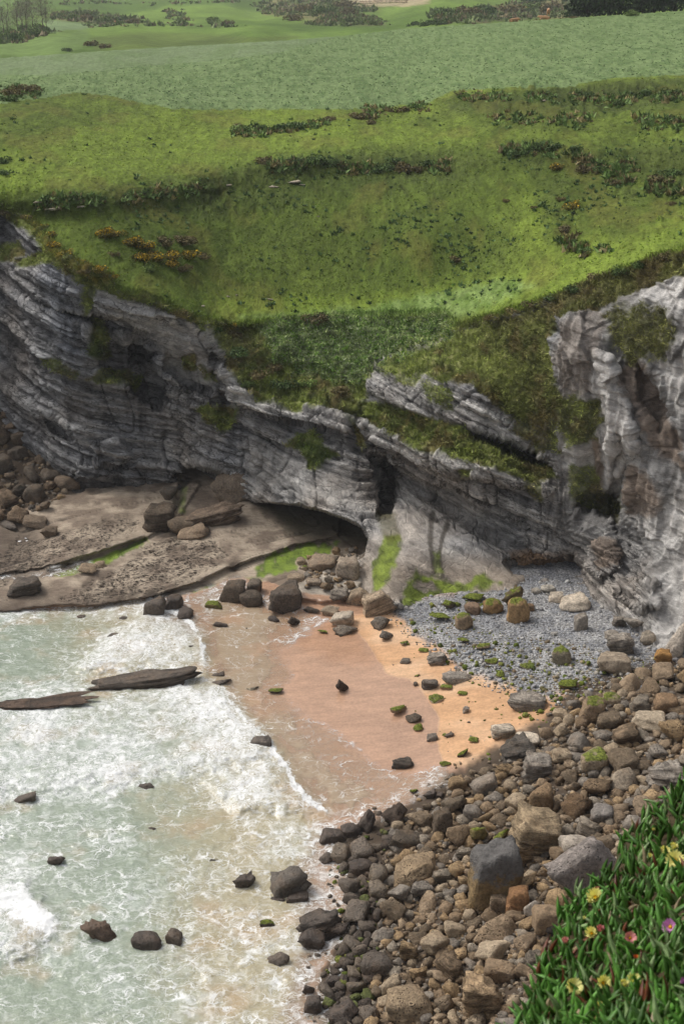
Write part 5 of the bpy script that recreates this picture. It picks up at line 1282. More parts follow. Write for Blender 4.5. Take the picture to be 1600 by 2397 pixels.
 (752, 1318, 66, 38, 'block', 'dry', (140, 126, 112), 'boulder', 'tan split boulder in front of the cave', SF, dict(ref='the split boulder before the cave')),
 (815, 1332, 60, 46, 'slab', 'dry', (150, 138, 126), 'boulder', 'grey tan slab leaning before the cave, right of the split one', SF, {}),
 (776, 1312, 36, 24, 'round', 'dry', (122, 112, 100), 'boulder', 'round grey stone between split boulder and cave', SF, {}),
 (855, 1300, 40, 34, 'round', 'dry', (110, 102, 94), 'boulder', 'round grey boulder inside the cave mouth at right', SF, {}),
 (826, 1290, 26, 18, 'round', 'dry', (112, 106, 100), 'boulder', 'small grey stone deep in the cave mouth', SF, {}),
 (862, 1316, 26, 18, 'block', 'dry', (112, 104, 96), 'boulder', 'small grey block at the right cave corner', SF, {}),
 (795, 1390, 46, 30, 'layer', 'bed', (146, 138, 130), 'boulder', 'grey layered block before the pale bedrock', SF, {}),
 (735, 1362, 36, 18, 'block', 'dry', (138, 126, 114), 'boulder', 'flat tan stone behind the biggest dark boulder', SF, {}),
 (840, 1396, 60, 40, 'slab', 'rough', (142, 128, 112), 'boulder', 'sloping tan slab just left of the box-like slab', SF, dict(tilt=-25)),
 (690, 1352, 40, 18, 'slab', 'dry', (146, 132, 116), 'boulder', 'low tan slab at the edge of the green algae', SF, {}),
 (730, 1425, 40, 18, 'jag', 'rough', (84, 76, 70), 'boulder', 'low dark craggy stone right of the biggest dark boulder', SF, {}),
 (770, 1430, 44, 22, 'block', 'dry', (136, 124, 110), 'boulder', 'tan block above the pale tilted slab', SF, {}),
]
refs = []
for (u, v, w, h, kind, mk, rgb, name, label, group, ex) in heroes:
    ex = dict(ex); rf = ex.pop('ref', None); mk = ex.pop('mk', mk)
    put_rock(u, v, w, h, kind, mk, rgb, name, label, 'rock' if name == 'sea_rock' else ('stone' if name == 'mossy_stone' else 'boulder'), group, **ex)
    if rf: refs.append((u, v, rf))

# ---- fillers: loose boulders between the large ones
zone_b = [(770, 2440), (760, 2330), (800, 2230), (830, 2130), (800, 2050), (790, 1990), (870, 1960), (960, 1910), (1010, 1880), (1080, 1815), (1180, 1790), (1290, 1700), (1330, 1640), (1420, 1600), (1640, 1545),
          (1640, 1840), (1520, 1900), (1450, 2000), (1440, 2080), (1330, 2130), (1310, 2220), (1250, 2300), (1200, 2440)]
zone_p = [(-60, 985), (40, 960), (90, 1000), (130, 1060), (165, 1110), (150, 1165), (90, 1195), (10, 1215), (-60, 1225)]
zone_c = [(700, 1310), (790, 1285), (860, 1275), (880, 1300), (850, 1330), (820, 1370), (720, 1380)]
def inside(poly, u, v):
    return sdf(np.array([[u]], np.float32), np.array([[v]], np.float32), poly)[0, 0]
occ = [(a, b, c, d) for a, b, c, d, o in placed]
cells = {}
def occ_add(q):
    cells.setdefault((int(q[0] // 80), int(q[1] // 80)), []).append(q)
for q in occ: occ_add(q)
def free(u, v, w, h, slack):
    i, j = int(u // 80), int(v // 80)
    for di in (-1, 0, 1):
        for dj in (-1, 0, 1):
            for (a, b, c, d) in cells.get((i + di, j + dj), ()):
                if ((a - u) / (0.5 * (c + w) * slack)) ** 2 + ((b - v) / (0.5 * (d + h) * slack)) ** 2 < 1: return False
    return True
def pip(poly, u, v):
    ins = False; n = len(poly)
    for i in range(n):
        ax, ay = poly[i]; bx, by = poly[(i + 1) % n]
        if (ay > v) != (by > v) and u < (bx - ax) * (v - ay) / (by - ay) + ax: ins = not ins
    return ins
N_THINGS = 300 - len(heroes)
tones = [((138, 122, 104), 'tan'), ((124, 108, 90), 'brown'), ((132, 124, 114), 'grey'), ((150, 136, 118), 'pale tan'), ((108, 96, 82), 'dark brown'), ((142, 122, 96), 'ochre'), ((122, 116, 110), 'slate grey')]
fill = []
def scatter(poly, n, wlo, whi, slack, seed, asp=(0.55, 0.85), tries=40000):
    r_ = random.Random(seed); pa = np.array(poly); lo = pa.min(0); hi = pa.max(0); out = []; k = 0
    while len(out) < n and k < tries:
        k += 1
        u = r_.uniform(lo[0], hi[0]); v = r_.uniform(lo[1], hi[1])
        w = wlo + (whi - wlo) * r_.random() ** 1.6; h = w * r_.uniform(*asp)
        if not pip(poly, u, v) or not free(u, v, w, h, slack): continue
        occ_add((u, v, w, h)); out.append((u, v, w, h))
    return out
big_fill = scatter(zone_p, 34, 26, 62, 0.80, 5) + scatter(zone_c, 8, 18, 34, 0.8, 6) + scatter(zone_b, 90, 42, 70, 0.86, 7, tries=7000)
big_fill = big_fill[:N_THINGS]
big_fill += scatter(zone_b, N_THINGS - len(big_fill), 30, 46, 0.84, 8, tries=14000)
seen_lab = {}
rr_ = random.Random(21)
for (u, v, w, h) in big_fill:
    pile_ = u < 200 and v < 1240
    cave_ = 690 < u < 885 and v < 1390
    sea_side = (not pile_ and not cave_) and u < 900 - 0.10 * (v - 2000)
    rgb, tn = rr_.choice(tones)
    kind = rr_.choice(['block', 'round', 'block', 'block', 'round', 'layer'])
    mk = {'layer': 'bed'}.get(kind, rr_.choice(['dry', 'dry', 'rough']))
    if sea_side: rgb, tn, mk = ((96, 87, 78) if rr_.random() < 0.5 else (104, 94, 82)), 'wet dark', 'wet'
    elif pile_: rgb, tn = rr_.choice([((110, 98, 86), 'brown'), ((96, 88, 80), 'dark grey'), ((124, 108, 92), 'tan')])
    elif (v < 1720 and u < 1500 and rr_.random() < 0.30): mk, tn = 'halfmoss', 'mossy ' + tn
    shp = {'round': 'rounded', 'block': 'blocky', 'layer': 'layered'}[kind]
    size = 'big' if w > 50 else ('mid-sized' if w > 38 else 'small')
    if pile_: where = (u - 80, v - 1090, 'the centre of the left boulder heap')
    elif cave_: where = (u - 752, v - 1318, 'the split boulder before the cave')
    else:
        a, b, nm = min(refs, key=lambda q: (q[0] - u) ** 2 + (q[1] - v) ** 2)
        where = (u - a, v - b, nm)
    dx, dy, nm = where
    an = math.degrees(math.atan2(-dy, dx)) % 360
    dr = ['right of', 'above and right of', 'above', 'above and left of', 'left of', 'below and left of', 'below', 'below and right of'][int(((an + 22.5) % 360) // 45)]
    base_l = f"{size} {tn} {shp} boulder {dr} {nm}"
    seen_lab.setdefault(base_l, []).append((dx * dx + dy * dy, u, v, w, h, kind, mk, rgb, pile_ or cave_))
ordw = ['nearest', 'second nearest', 'third nearest', 'fourth nearest', 'fifth nearest']
for base_l, items in seen_lab.items():
    items.sort()
    for i, (_, u, v, w, h, kind, mk, rgb, pc) in enumerate(items):
        lab = base_l if len(items) == 1 else base_l.replace(' boulder ', f' boulder, {ordw[min(i, 4)]} ', 1)
        if len(lab.split()) > 16: lab = lab.replace('above and ', 'upper ').replace('below and ', 'lower ')
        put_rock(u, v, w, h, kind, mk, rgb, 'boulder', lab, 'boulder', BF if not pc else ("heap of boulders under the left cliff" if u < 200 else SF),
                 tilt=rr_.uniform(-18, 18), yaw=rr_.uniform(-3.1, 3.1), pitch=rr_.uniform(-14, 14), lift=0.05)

# ---- rubble: stones past counting, one mesh
lib2 = [rock_shape(700 + i, ['round', 'block', 'round', 'block', 'layer'][i % 5], 2) for i in range(10)]
lib1 = [rock_shape(800 + i, ['round', 'block'][i % 2], 1) for i in range(8)]
def stone_stuff(name, label, items, lib, matr, seed):
    r_ = np.random.default_rng(seed); VV = []; FF_ = []; CC = []; nb_ = 0
    for (c, sx, sy, sz, rgb) in items:
        p, f = lib[int(r_.integers(len(lib)))]
        e = Euler((r_.uniform(-0.4, 0.4), r_.uniform(-0.4, 0.4), r_.uniform(0, 6.28))).to_matrix()
        q = (p * np.array([sx, sy, sz])) @ np.array(e).T + c
        VV.append(q); FF_.append(f + nb_); nb_ += len(p)
        CC.append(np.repeat(np.clip(np.asarray(rgb) * r_.uniform(0.8, 1.2), 0, 1)[None], len(p), 0))
    me = new_mesh(name, np.concatenate(VV), np.concatenate(FF_), True, {"col": np.concatenate(CC)})
    o = link(name, me, matr)
    tag(o, label, None, None, "stuff")
    return o
def stones_for(lst, seed, flat=0.6, dark_sea=True):
    r_ = random.Random(seed); items = []
    for (u, v, w, h) in lst:
        g = ground_at(u, v + 0.3 * h)
        base = max(float(g[2]), -0.1)
        c = at_z(u, v, base + 0.1 * w / FPX * 95)
        dist = np.linalg.norm(c - np.array([0, 0, EYE])); s = w / FPX * dist / 2
        rgb = lin(*r_.choice(tones)[0]) * 1.15 * np.array([1.04, 1.0, 0.92])
        if u < 905 - 0.10 * (v - 2000) and v > 1850: rgb = lin(*r_.choice([DARK, (100, 90, 80), (108, 97, 85), (100, 106, 62)]))
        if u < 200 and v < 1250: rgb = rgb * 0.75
        items.append((c, s, s * r_.uniform(0.75, 1.1), s * r_.uniform(0.5, 0.8), rgb))
    return items
occ_keep = list(occ)
wide_b = zone_b[:-7] + [(1640, 2440)]
zone_e = [(1640, 1540), (1950, 1440), (1950, 2100), (1640, 2000)]
medium = scatter(zone_e, 160, 26, 60, 0.76, 29, tries=4000) + scatter(zone_b, 330, 28, 42, 0.74, 30, tries=12000) + scatter(zone_b, 560, 15, 28, 0.74, 31, tries=16000) + scatter(zone_p, 60, 12, 26, 0.8, 32, tries=3000)
r_ = random.Random(5); small = []
pa = np.array(zone_b)
fringe = [(700, 2440), (700, 2230), (770, 2100), (760, 1990), (860, 1900), (960, 1850), (1060, 1790), (1180, 1750), (1270, 1690), (1300, 1600), (1400, 1580), (1640, 1530), (1950, 1440), (1950, 2440)]
cand_u = np.array([r_.uniform(690, 1950) for _ in range(8600)], np.float32); cand_v = np.array([r_.uniform(1530, 2430) for _ in range(8600)], np.float32)
inz = sdf(cand_u[None], cand_v[None], fringe)[0]
inb = np.maximum(sdf(cand_u[None], cand_v[None], zone_b)[0], sdf(cand_u[None], cand_v[None], zone_e)[0])
for a, b, s1, s2 in zip(cand_u, cand_v, inz, inb):
    if s2 > 0 or (s1 > 0 and r_.random() < 0.20):
        w = 6 + 11 * r_.random() ** 1.5
        small.append((float(a), float(b), w, w * 0.7))
for _ in range(420):
    a, b = r_.uniform(-60, 170), r_.uniform(970, 1220)
    if pip(zone_p, a, b): small.append((a, b, 5 + 10 * r_.random(), 6))
for _ in range(260):
    a, b = r_.uniform(690, 890), r_.uniform(1280, 1400)
    if pip(zone_c, a, b): small.append((a, b, 5 + 12 * r_.random(), 6))
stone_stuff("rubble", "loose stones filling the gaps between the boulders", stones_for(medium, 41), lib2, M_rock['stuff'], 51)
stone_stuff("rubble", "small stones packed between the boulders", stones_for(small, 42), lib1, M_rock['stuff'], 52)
# ---- shingle pebbles
sh_poly = [(905, 1425), (960, 1412), (1060, 1392), (1170, 1362), (1330, 1345), (1420, 1395), (1500, 1480), (1640, 1560), (1500, 1600), (1340, 1640), (1260, 1660), (1180, 1610), (1090, 1580), (1030, 1530), (960, 1480)]
items = []
cu = np.array([r_.uniform(900, 1640) for _ in range(13000)], np.float32); cvv = np.array([r_.uniform(1340, 1660) for _ in range(13000)], np.float32)
ins_ = sdf(cu[None], cvv[None], sh_poly)[0]
for a, b, s in zip(cu, cvv, ins_):
    if s < -14 or (s < 12 and r_.random() < 0.55): continue
    c = ground_at(a, b); t_ = r_.random()
    sz = 0.045 + 0.06 * r_.random() ** 2 + (0.16 * r_.random() if r_.random() < 0.05 + 0.10 * (b > 1500) else 0)
    low = b + 0.35 * (1300 - a) * 0.5 > 1500
    rgb = lin(*r_.choice([(166, 166, 168), (178, 177, 177), (152, 153, 156), (192, 190, 186), (178, 174, 167)]))
    if low and r_.random() < 0.4: rgb = lin(*r_.choice([(160, 146, 118), (136, 120, 96), (126, 132, 62), (170, 164, 152)]))
    items.append((c + np.array([0, 0, sz * 0.25]), sz, sz * r_.uniform(0.7, 1), sz * r_.uniform(0.4, 0.7), rgb))
sandy = [(1000, 1480), (1080, 1540), (1200, 1590), (1290, 1650), (1230, 1740), (1120, 1790), (1000, 1700), (940, 1560), (900, 1500)]
for _ in range(420):
    a, b = r_.uniform(880, 1310), r_.uniform(1460, 1800)
    s_in = inside(sandy, a, b)
    if s_in < -20 or r_.random() > 0.15 + 0.9 * max(0, min(1, (a - 960 - 0.35 * (b - 1500)) / 250)): continue
    c = ground_at(a, b); sz = 0.05 + 0.16 * r_.random() ** 2.5
    rgb = lin(*r_.choice([(118, 126, 52), (104, 116, 44), (150, 140, 124), (126, 118, 108), (96, 104, 48)]))
    items.append((c + np.array([0, 0, sz * 0.1]), sz, sz * r_.uniform(0.6, 1), sz * r_.uniform(0.3, 0.55), rgb))
for (cu_, cv2, su_, sv2, n_) in ((1262, 1668, 34, 22, 26), (1330, 1600, 60, 26, 40), (1300, 1570, 60, 16, 20), (1050, 1425, 40, 18, 24), (1110, 1412, 50, 10, 18), (1090, 1545, 60, 22, 22), (1200, 1545, 60, 22, 22), (1000, 1480, 40, 20, 14), (840, 2120, 24, 60, 30), (800, 2290, 24, 50, 24)):
    for _ in range(n_):
        a, b = r_.gauss(cu_, su_), r_.gauss(cv2, sv2)
        c = ground_at(a, b); c[2] = max(c[2], -0.05); sz = 0.08 + 0.20 * r_.random() ** 2
        items.append((c + np.array([0, 0, sz * 0.35]), sz, sz * r_.uniform(0.7, 1), sz * r_.uniform(0.55, 0.8), lin(*r_.choice([(112, 122, 46), (96, 108, 40), (128, 132, 62), (110, 104, 66), (84, 96, 40)]))))
lib0 = []
for i in range(6):
    p, f = ICO[1]
    rq = np.random.default_rng(i)
    lib0.append((p * (1 + 0.18 * rq.normal(size=(len(p), 1)) * 0.6), f))
d12 = np.array([[0, 0, 1], [.9, 0, .3], [-.3, .85, .25], [-.4, -.8, .3], [.5, .6, -.5], [.4, -.7, -.5], [-.9, .1, -.4]], float)
def pebble(i):
    rq = np.random.default_rng(i); bm = bmesh.new(); bmesh.ops.create_icosphere(bm, subdivisions=1, radius=1.0)
    v = np.array([tuple(q.co) for q in bm.verts]); f = np.array([[q.index for q in z_.verts] for z_ in bm.faces]); bm.free()
    return v * (1 + 0.13 * rq.normal(size=(len(v), 1))), f
libp = [pebble(i) for i in range(6)]
stone_stuff("shingle", "grey rounded pebbles of the shingle bank", items, libp, M_rock['stuff'], 53)
print("rocks", len(heroes), len(big_fill), len(medium), len(small), len(items))

# ================================================================== VEGETATION
def foliage_mat(name, var=0.45, rough=0.75):
    t = NT(name)
    c_ = t.attr('col').outputs['Color']; oi = t.node('ShaderNodeObjectInfo').outputs['Color']
    geo = t.node('ShaderNodeNewGeometry'); n1 = t.noise(geo.outputs['Position'], 1.3, 3, 0.6)
    col_ = t.mixc(1.0, t.mixc(1.0, c_, oi, 'MULTIPLY'), t.ramp(n1, 0.3, 0.7, 1 - var, 1 + var), 'MULTIPLY')
    return t.done(t.bsdf(col_, rough, None, 0.2))
M_leaf = foliage_mat("foliage"); M_bark = None
t = NT("bark"); geo = t.node('ShaderNodeNewGeometry')
M_bark = t.done(t.bsdf(t.mixc(t.noise(geo.outputs['Position'], 3, 4), lin(70, 60, 50), lin(110, 98, 86)), 0.9))

def leaf_cloud(seed, n, lobes, size, c0, c1, cflower=None, fl=0.0, flat=0.75, low=0.0):
    """leaf-sized faces through a lumpy volume in the unit hemisphere (base at z=0)"""
    r_ = np.random.default_rng(seed)
    cen = r_.uniform(-0.55, 0.55, (lobes, 3)); cen[:, 2] = r_.uniform(0.15, 0.55, lobes); rad = r_.uniform(0.30, 0.52, lobes)
    k = r_.integers(0, lobes, n)
    d = r_.normal(size=(n, 3)); d /= np.linalg.norm(d, axis=1, keepdims=True)
    rr = rad[k] * r_.random(n) ** 0.28
    p = cen[k] + d * rr[:, None]
    p[:, 2] = np.abs(p[:, 2]) * flat + low
    a = r_.normal(size=(n, 3)); a /= np.linalg.norm(a, axis=1, keepdims=True)
    b = np.cross(a, d + 0.4 * r_.normal(size=(n, 3))); b /= np.linalg.norm(b, axis=1, keepdims=True) + 1e-9
    s = size * r_.uniform(0.6, 1.4, (n, 1))
    V_ = np.stack([p - a * s, p + b * s * 0.55, p + a * s, p - b * s * 0.55], 1).reshape(-1, 3)
    F_ = np.arange(4 * n).reshape(n, 4)
    m = r_.random(n)[:, None]
    c = np.asarray(c0) * (1 - m) + np.asarray(c1) * m
    if cflower is not None:
        isf = (r_.random(n) < fl) & (p[:, 2] > 0.25)
        c[isf] = cflower
    return V_, F_, np.repeat(c, 4, 0)

bush_kinds = {
 'd': ('bramble_bush', 'dark green bush', lin(60, 80, 42), lin(96, 118, 64), None, 0),
 'b': ('heather_bush', 'brown olive bush', lin(88, 80, 54), lin(128, 116, 78), None, 0),
 'y': ('gorse_bush', 'gorse bush', lin(90, 88, 40), lin(132, 120, 56), lin(204, 166, 32), 0.26),
 'g': ('shrub', 'green bush', lin(82, 102, 50), lin(120, 140, 72), None, 0),
}
bush_me = {}
for kk, (nm, _, c0, c1, cf, fl) in bush_kinds.items():
    bush_me[kk] = []
    for i in range(3):
        V_, F_, c_ = leaf_cloud(40 + i + ord(kk), 650, 7, 0.085, c0, c1, cf, fl)
        me = new_mesh(nm, V_, F_, False, {"col": c_}); me.materials.append(M_leaf)
        bush_me[kk].append(me)
used_labels = set()
def put_bush(u, v, w, kk, label, group, surf=None, tall=0.46):
    p = (surf or (lambda a, b: land_at(a, b)[0]))(u, v)
    dist = float(np.linalg.norm(p - np.array([0, 0, EYE]))); W = w / FPX * dist
    o = link(bush_kinds[kk][0], random.choice(bush_me[kk]))
    o.location = (p[0], p[1], p[2] - 0.05 * W)
    o.scale = (W / 2 * 1.15, W / 2 * 1.15 * random.uniform(0.8, 1.1), W * tall * random.uniform(0.85, 1.15))
    o.rotation_euler = (0, 0, random.uniform(0, 6.28))
    q = random.uniform(0.85, 1.15); o.color = (q, q, q * random.uniform(0.85, 1.1), 1)
    assert label not in used_labels, label
    used_labels.add(label)
    tag(o, label, 'bush', group)
    return o
GQ, GE, GM, GB = "gorse patch on the meadow", "gorse along the cliff edge", "bushes on the meadow slopes", "bushes on field banks"
bushes = [
 (240, 548, 62, 'y', 'yellow flecked gorse bush at the left end of the gorse patch', GQ), (276, 552, 48, 'y', 'small gorse bush next to the left end of the gorse patch', GQ),
 (305, 568, 62, 'y', 'gorse bush in the upper left of the gorse patch', GQ), (340, 578, 66, 'y', 'golden gorse bush in the upper middle of the gorse patch', GQ),
 (385, 572, 62, 'b', 'brown bush at the top middle of the gorse patch', GQ), (428, 566, 66, 'b', 'brown bush at the top right of the gorse patch', GQ),
 (330, 610, 62, 'y', 'gorse bush at the lower left of the gorse patch', GQ), (368, 606, 62, 'y', 'bright gorse bush in the very middle of the gorse patch', GQ),
 (405, 604, 70, 'y', 'large gorse bush right of the middle of the gorse patch', GQ), (442, 598, 60, 'y', 'gorse bush near the right end of the gorse patch', GQ),
 (476, 602, 46, 'b', 'brown bush at the right tip of the gorse patch', GQ), (428, 632, 52, 'b', 'olive bush at the bottom right of the gorse patch', GQ), (395, 622, 50, 'y', 'gorse bush at the bottom middle of the gorse patch', GQ),
 (347, 630, 46, 'g', 'round green bush hanging below the gorse patch', GQ), (268, 597, 28, 'b', 'tiny brown bush left of the gorse patch', GQ),
 (20, 495, 44, 'b', 'brown bush on the cliff edge at the left border', GE), (60, 508, 36, 'b', 'brown bush at the cliff corner top left', GE),
 (92, 530, 36, 'y', 'yellow gorse on the edge, uppermost of the left cliff fringe', GE), (112, 552, 42, 'y', 'golden gorse second down the left cliff fringe', GE), (128, 578, 44, 'y', 'golden gorse third down the left cliff fringe', GE),
 (150, 598, 46, 'y', 'gorse fourth down the left cliff fringe', GE), (178, 614, 44, 'y', 'gorse fifth down the left cliff fringe', GE), (205, 632, 36, 'b', 'brown bush between gorse clumps on the left cliff fringe', GE),
 (232, 640, 46, 'y', 'gorse near the lower end of the left cliff fringe', GE), (262, 650, 28, 'y', 'small bright gorse ending the left cliff fringe', GE), (420, 735, 44, 'b', 'brown bush on the cliff edge before the bowl', GE),
 (524, 764, 58, 'y', 'yellow gorse at the left lip of the green bowl', GE), (550, 782, 56, 'b', 'brown bush below the gorse at the bowl lip', GE), (505, 775, 44, 'd', 'dark bush left of the gorse at the bowl lip', GE), (560, 830, 60, 'd', 'dark bush on the left slope of the bowl', GE),
 (600, 880, 60, 'b', 'olive bush on the bowl slope above the pale beds', GE), (660, 905, 60, 'd', 'dark bush low in the bowl above the cliff', GE), (800, 925, 56, 'b', 'brown heath hump at the bottom of the bowl', GE),
 (640, 850, 50, 'b', 'brown olive bush in the middle left of the bowl', GE), (720, 900, 56, 'g', 'green bush low in the middle of the bowl', GE), (575, 900, 44, 'g', 'green bush over the pale blocky ledge', GE), (742, 762, 60, 'b', 'brown heath bush under the bowl lip', GE),
 (1160, 742, 44, 'b', 'brown heath on the right ridge, lowest of the row', GE), (1200, 732, 46, 'b', 'brown heath on the right ridge, second of the row', GE), (1245, 716, 46, 'b', 'brown heath on the right ridge, third of the row', GE),
 (1290, 702, 44, 'd', 'dark heath on the right ridge above the pale wall', GE), (1340, 685, 50, 'd', 'dark heath clump right of the pale wall top', GE), (1400, 660, 52, 'b', 'brown heath clump halfway up the right ridge', GE),
 (1455, 640, 50, 'd', 'dark heath clump high on the right ridge', GE), (1505, 622, 50, 'd', 'dark heath clump near the top of the right ridge', GE), (1560, 604, 52, 'b', 'brown heath clump at the right border ridge', GE),
 (620, 385, 46, 'b', 'round brown bush at the left start of the dark bank', GM), (690, 386, 46, 'd', 'dark bush left in the dark bank row', GM), (730, 384, 60, 'd', 'large dark bush in the dark bank row', GM), (768, 386, 50, 'd', 'dark bush right of the large one in the bank row', GM),
 (560, 304, 54, 'g', 'green bush at the left end of the short hedge line', GM), (562, 296, 30, 'b', 'reddish brown bush at the left hedge line', GM), (603, 303, 42, 'd', 'dark bush second in the short hedge line', GM), (648, 303, 44, 'd', 'dark bush third in the short hedge line', GM), (700, 298, 46, 'd', 'dark bush fourth in the short hedge line', GM),
 (776, 280, 32, 'b', 'small brown bush at the right end of the hedge line', GM), (840, 276, 54, 'b', 'brown thicket under the field edge', GM), (866, 288, 34, 'b', 'small brown bush beside the thicket under the field edge', GM), (940, 260, 46, 'b', 'brown bush where the field edge bends', GM),
 (892, 398, 60, 'd', 'dark bush in the middle of the long bank', GM), (942, 398, 58, 'b', 'brown hump on the long bank', GM), (925, 380, 50, 'd', 'dark bush behind the brown hump', GM), (1012, 392, 50, 'd', 'dark bush right end of the long bank', GM), (968, 404, 40, 'b', 'olive bush low on the long bank', GM),
 (1062, 608, 36, 'b', 'lone round brown bush on the lower meadow', GM), (1335, 486, 54, 'y', 'brown bush with yellow flecks on the right meadow', GM), (1250, 488, 20, 'b', 'small brown bush left of the yellow flecked one', GM), (1184, 474, 24, 'b', 'small brown bush further left on the meadow', GM), (1310, 470, 26, 'b', 'small bush just above the yellow flecked one', GM),
 (1290, 352, 60, 'd', 'dark bush in the middle of the right thicket', GM), (1250, 352, 48, 'd', 'dark bush left in the right thicket', GM), (1215, 362, 44, 'd', 'dark bush at the left end of the right thicket', GM), (1335, 356, 50, 'd', 'dark bush right in the right thicket', GM),
 (1308, 396, 50, 'y', 'gorse bush with orange flowers below the right thicket', GM), (1370, 400, 46, 'b', 'brown bush right of the orange gorse', GM), (1410, 398, 44, 'd', 'dark bush two right of the orange gorse', GM), (1440, 432, 44, 'b', 'brown bush alone above the right meadow', GM),
 (1548, 436, 72, 'b', 'large brown thicket at the right border', GM), (1575, 418, 54, 'd', 'dark bush above the thicket at the right border', GM), (1590, 450, 44, 'd', 'dark bush below the thicket at the right border', GM), (1572, 478, 26, 'b', 'small bush under the right border thicket', GM),
 (1500, 222, 50, 'd', 'dark bush on the bank below the blue green field', GB), (1562, 228, 52, 'd', 'dark bush at the right end of the upper bank', GB), (1450, 244, 38, 'd', 'small dark bush on the upper bank', GB), (1572, 288, 52, 'd', 'dark bush on the second bank at the right border', GB), (1380, 226, 40, 'd', 'dark low bush on the upper bank, leftmost', GB),
 (22, 222, 64, 'b', 'brown thicket at the left border under the field', GB), (66, 216, 60, 'b', 'reddish thicket right of the left border one', GB), (10, 234, 50, 'd', 'dark bush under the left border thicket', GB),
 (5, 380, 40, 'd', 'dark bush at the left border on the upper meadow', GB), (10, 405, 36, 'd', 'dark bush at the left border, lower of two', GB),
 (1340, 580, 40, 'g', 'low green bush above the right cliff meadow', GM), (1375, 590, 44, 'd', 'low dark bush above the right cliff meadow', GM), (1320, 540, 46, 'b', 'faint brown bush on the right trodden slope', GM),
]
for (u, v, w, kk, lab, gr) in bushes:
    put_bush(u, v, w, kk, lab, gr)
farb = [(968, 62, 34, 'd', 'dark hedge bush behind the field, left of three'), (998, 60, 44, 'd', 'dark hedge bush behind the field, middle of three'), (1030, 57, 44, 'd', 'dark hedge bush behind the field, right of three'),
        (162, 122, 26, 'd', 'round dark bush at the near end of the far pasture'), (218, 112, 34, 'b', 'brown bush right of the round dark one'), (246, 115, 30, 'b', 'brown bush second right of the round dark one'),
        (502, 50, 36, 'g', 'round grey green tree-like bush on the far hillside'), (278, 48, 30, 'd', 'dark bush in the far hedge line'), (252, 50, 40, 'g', 'grey green bush in the far hedge line'), (206, 46, 46, 'b', 'brown green bush left in the far hedge line'), (170, 42, 40, 'g', 'green bush at the left of the far hedge line'), (312, 54, 34, 'b', 'brown bush at the right of the far hedge line'), (528, 62, 30, 'b', 'low brown bush below the round far one'),
        (1040, 40, 60, 'd', 'dark scrub clump left behind the grazing pasture'), (1090, 36, 60, 'b', 'brown scrub clump behind the grazing pasture'), (1140, 34, 60, 'd', 'dark scrub clump in the middle behind the pasture'), (1190, 30, 60, 'b', 'brown scrub second from the right behind the pasture'), (1245, 22, 56, 'g', 'green scrub beside the conifers'), (1290, 26, 54, 'b', 'brown scrub touching the conifers'), (1245, 6, 60, 'd', 'dark scrub high above the pasture'),
        (820, 40, 60, 'b', 'brown scrub under the stone wall, left'), (800, 18, 60, 'b', 'brown scrub left of the stone wall'), (760, 36, 60, 'd', 'dark scrub left of the hillside pasture'), (720, 30, 60, 'b', 'brown scrub far left of the stone wall'), (690, 52, 50, 'b', 'low brown scrub by the far pasture edge')]
for (u, v, w, kk, lab) in farb:
    put_bush(u, v, w, kk, lab, "bushes on the far hills", surf=far_at if v < 75 or u < 300 else None, tall=0.5)

# ---- trees
def trunk_mesh(seed, hgt, r0, nb, spread, bare=False):
    r_ = random.Random(seed); V_, F_ = [], []
    def tube(p0, p1, ra, rb, n=5):
        a = Vector(p0); b = Vector(p1); d = (b - a).normalized()
        x = d.orthogonal().normalized(); y = d.cross(x); i0 = len(V_)
        for (c, rr) in ((a, ra), (b, rb)):
            for k in range(n):
                an = 6.2832 * k / n
                V_.append(tuple(c + (x * math.cos(an) + y * math.sin(an)) * rr))
        for k in range(n):
            F_.append((i0 + k, i0 + (k + 1) % n, i0 + n + (k + 1) % n, i0 + n + k))
    pts = [Vector((r_.uniform(-.02, .02) * hgt * k, r_.uniform(-.02, .02) * hgt * k, hgt * k / 4)) for k in range(5)]
    for k in range(4): tube(pts[k], pts[k + 1], r0 * (1 - 0.22 * k), r0 * (1 - 0.22 * (k + 1)))
    for k in range(nb):
        s = r_.uniform(0.25, 0.95); i = min(3, int(s * 4)); p = pts[i].lerp(pts[i + 1], s * 4 - i); an = r_.uniform(0, 6.28)
        q = p + Vector((math.cos(an) * spread, math.sin(an) * spread, r_.uniform(0.5, 1.3) * spread)) * (1.15 - 0.5 * s)
        tube(p, q, r0 * 0.34, r0 * 0.10, 4)
        if bare:
            for m in range(4):
                w_ = p.lerp(q, r_.uniform(0.3, 1)); an2 = an + r_.uniform(-1, 1)
                tube(w_, w_ + Vector((math.cos(an2), math.sin(an2), r_.uniform(0.6, 1.6))) * spread * 0.45, r0 * 0.16, r0 * 0.05, 3)
    return new_mesh("trunk", np.array(V_), np.array(F_), True)
def put_tree(name, label, p, hgt, wid, trunk_me, crown_me, group, tint=(1, 1, 1)):
    e = bpy.data.objects.new(name, None); C.objects.link(e); e.location = p
    e.rotation_euler = (0, 0, random.uniform(0, 6.28)); tag(e, label, 'tree', group)
    tr_ = link("trunk", trunk_me, M_bark, e); tr_.scale = (hgt, hgt, hgt)
    if crown_me is not None:
        cr = link("crown", crown_me, M_leaf, e); cr.scale = (wid, wid, hgt); cr.color = tint + (1,)
    return e
con_tr = trunk_mesh(5, 0.9, 0.03, 10, 0.16)
crowns = []
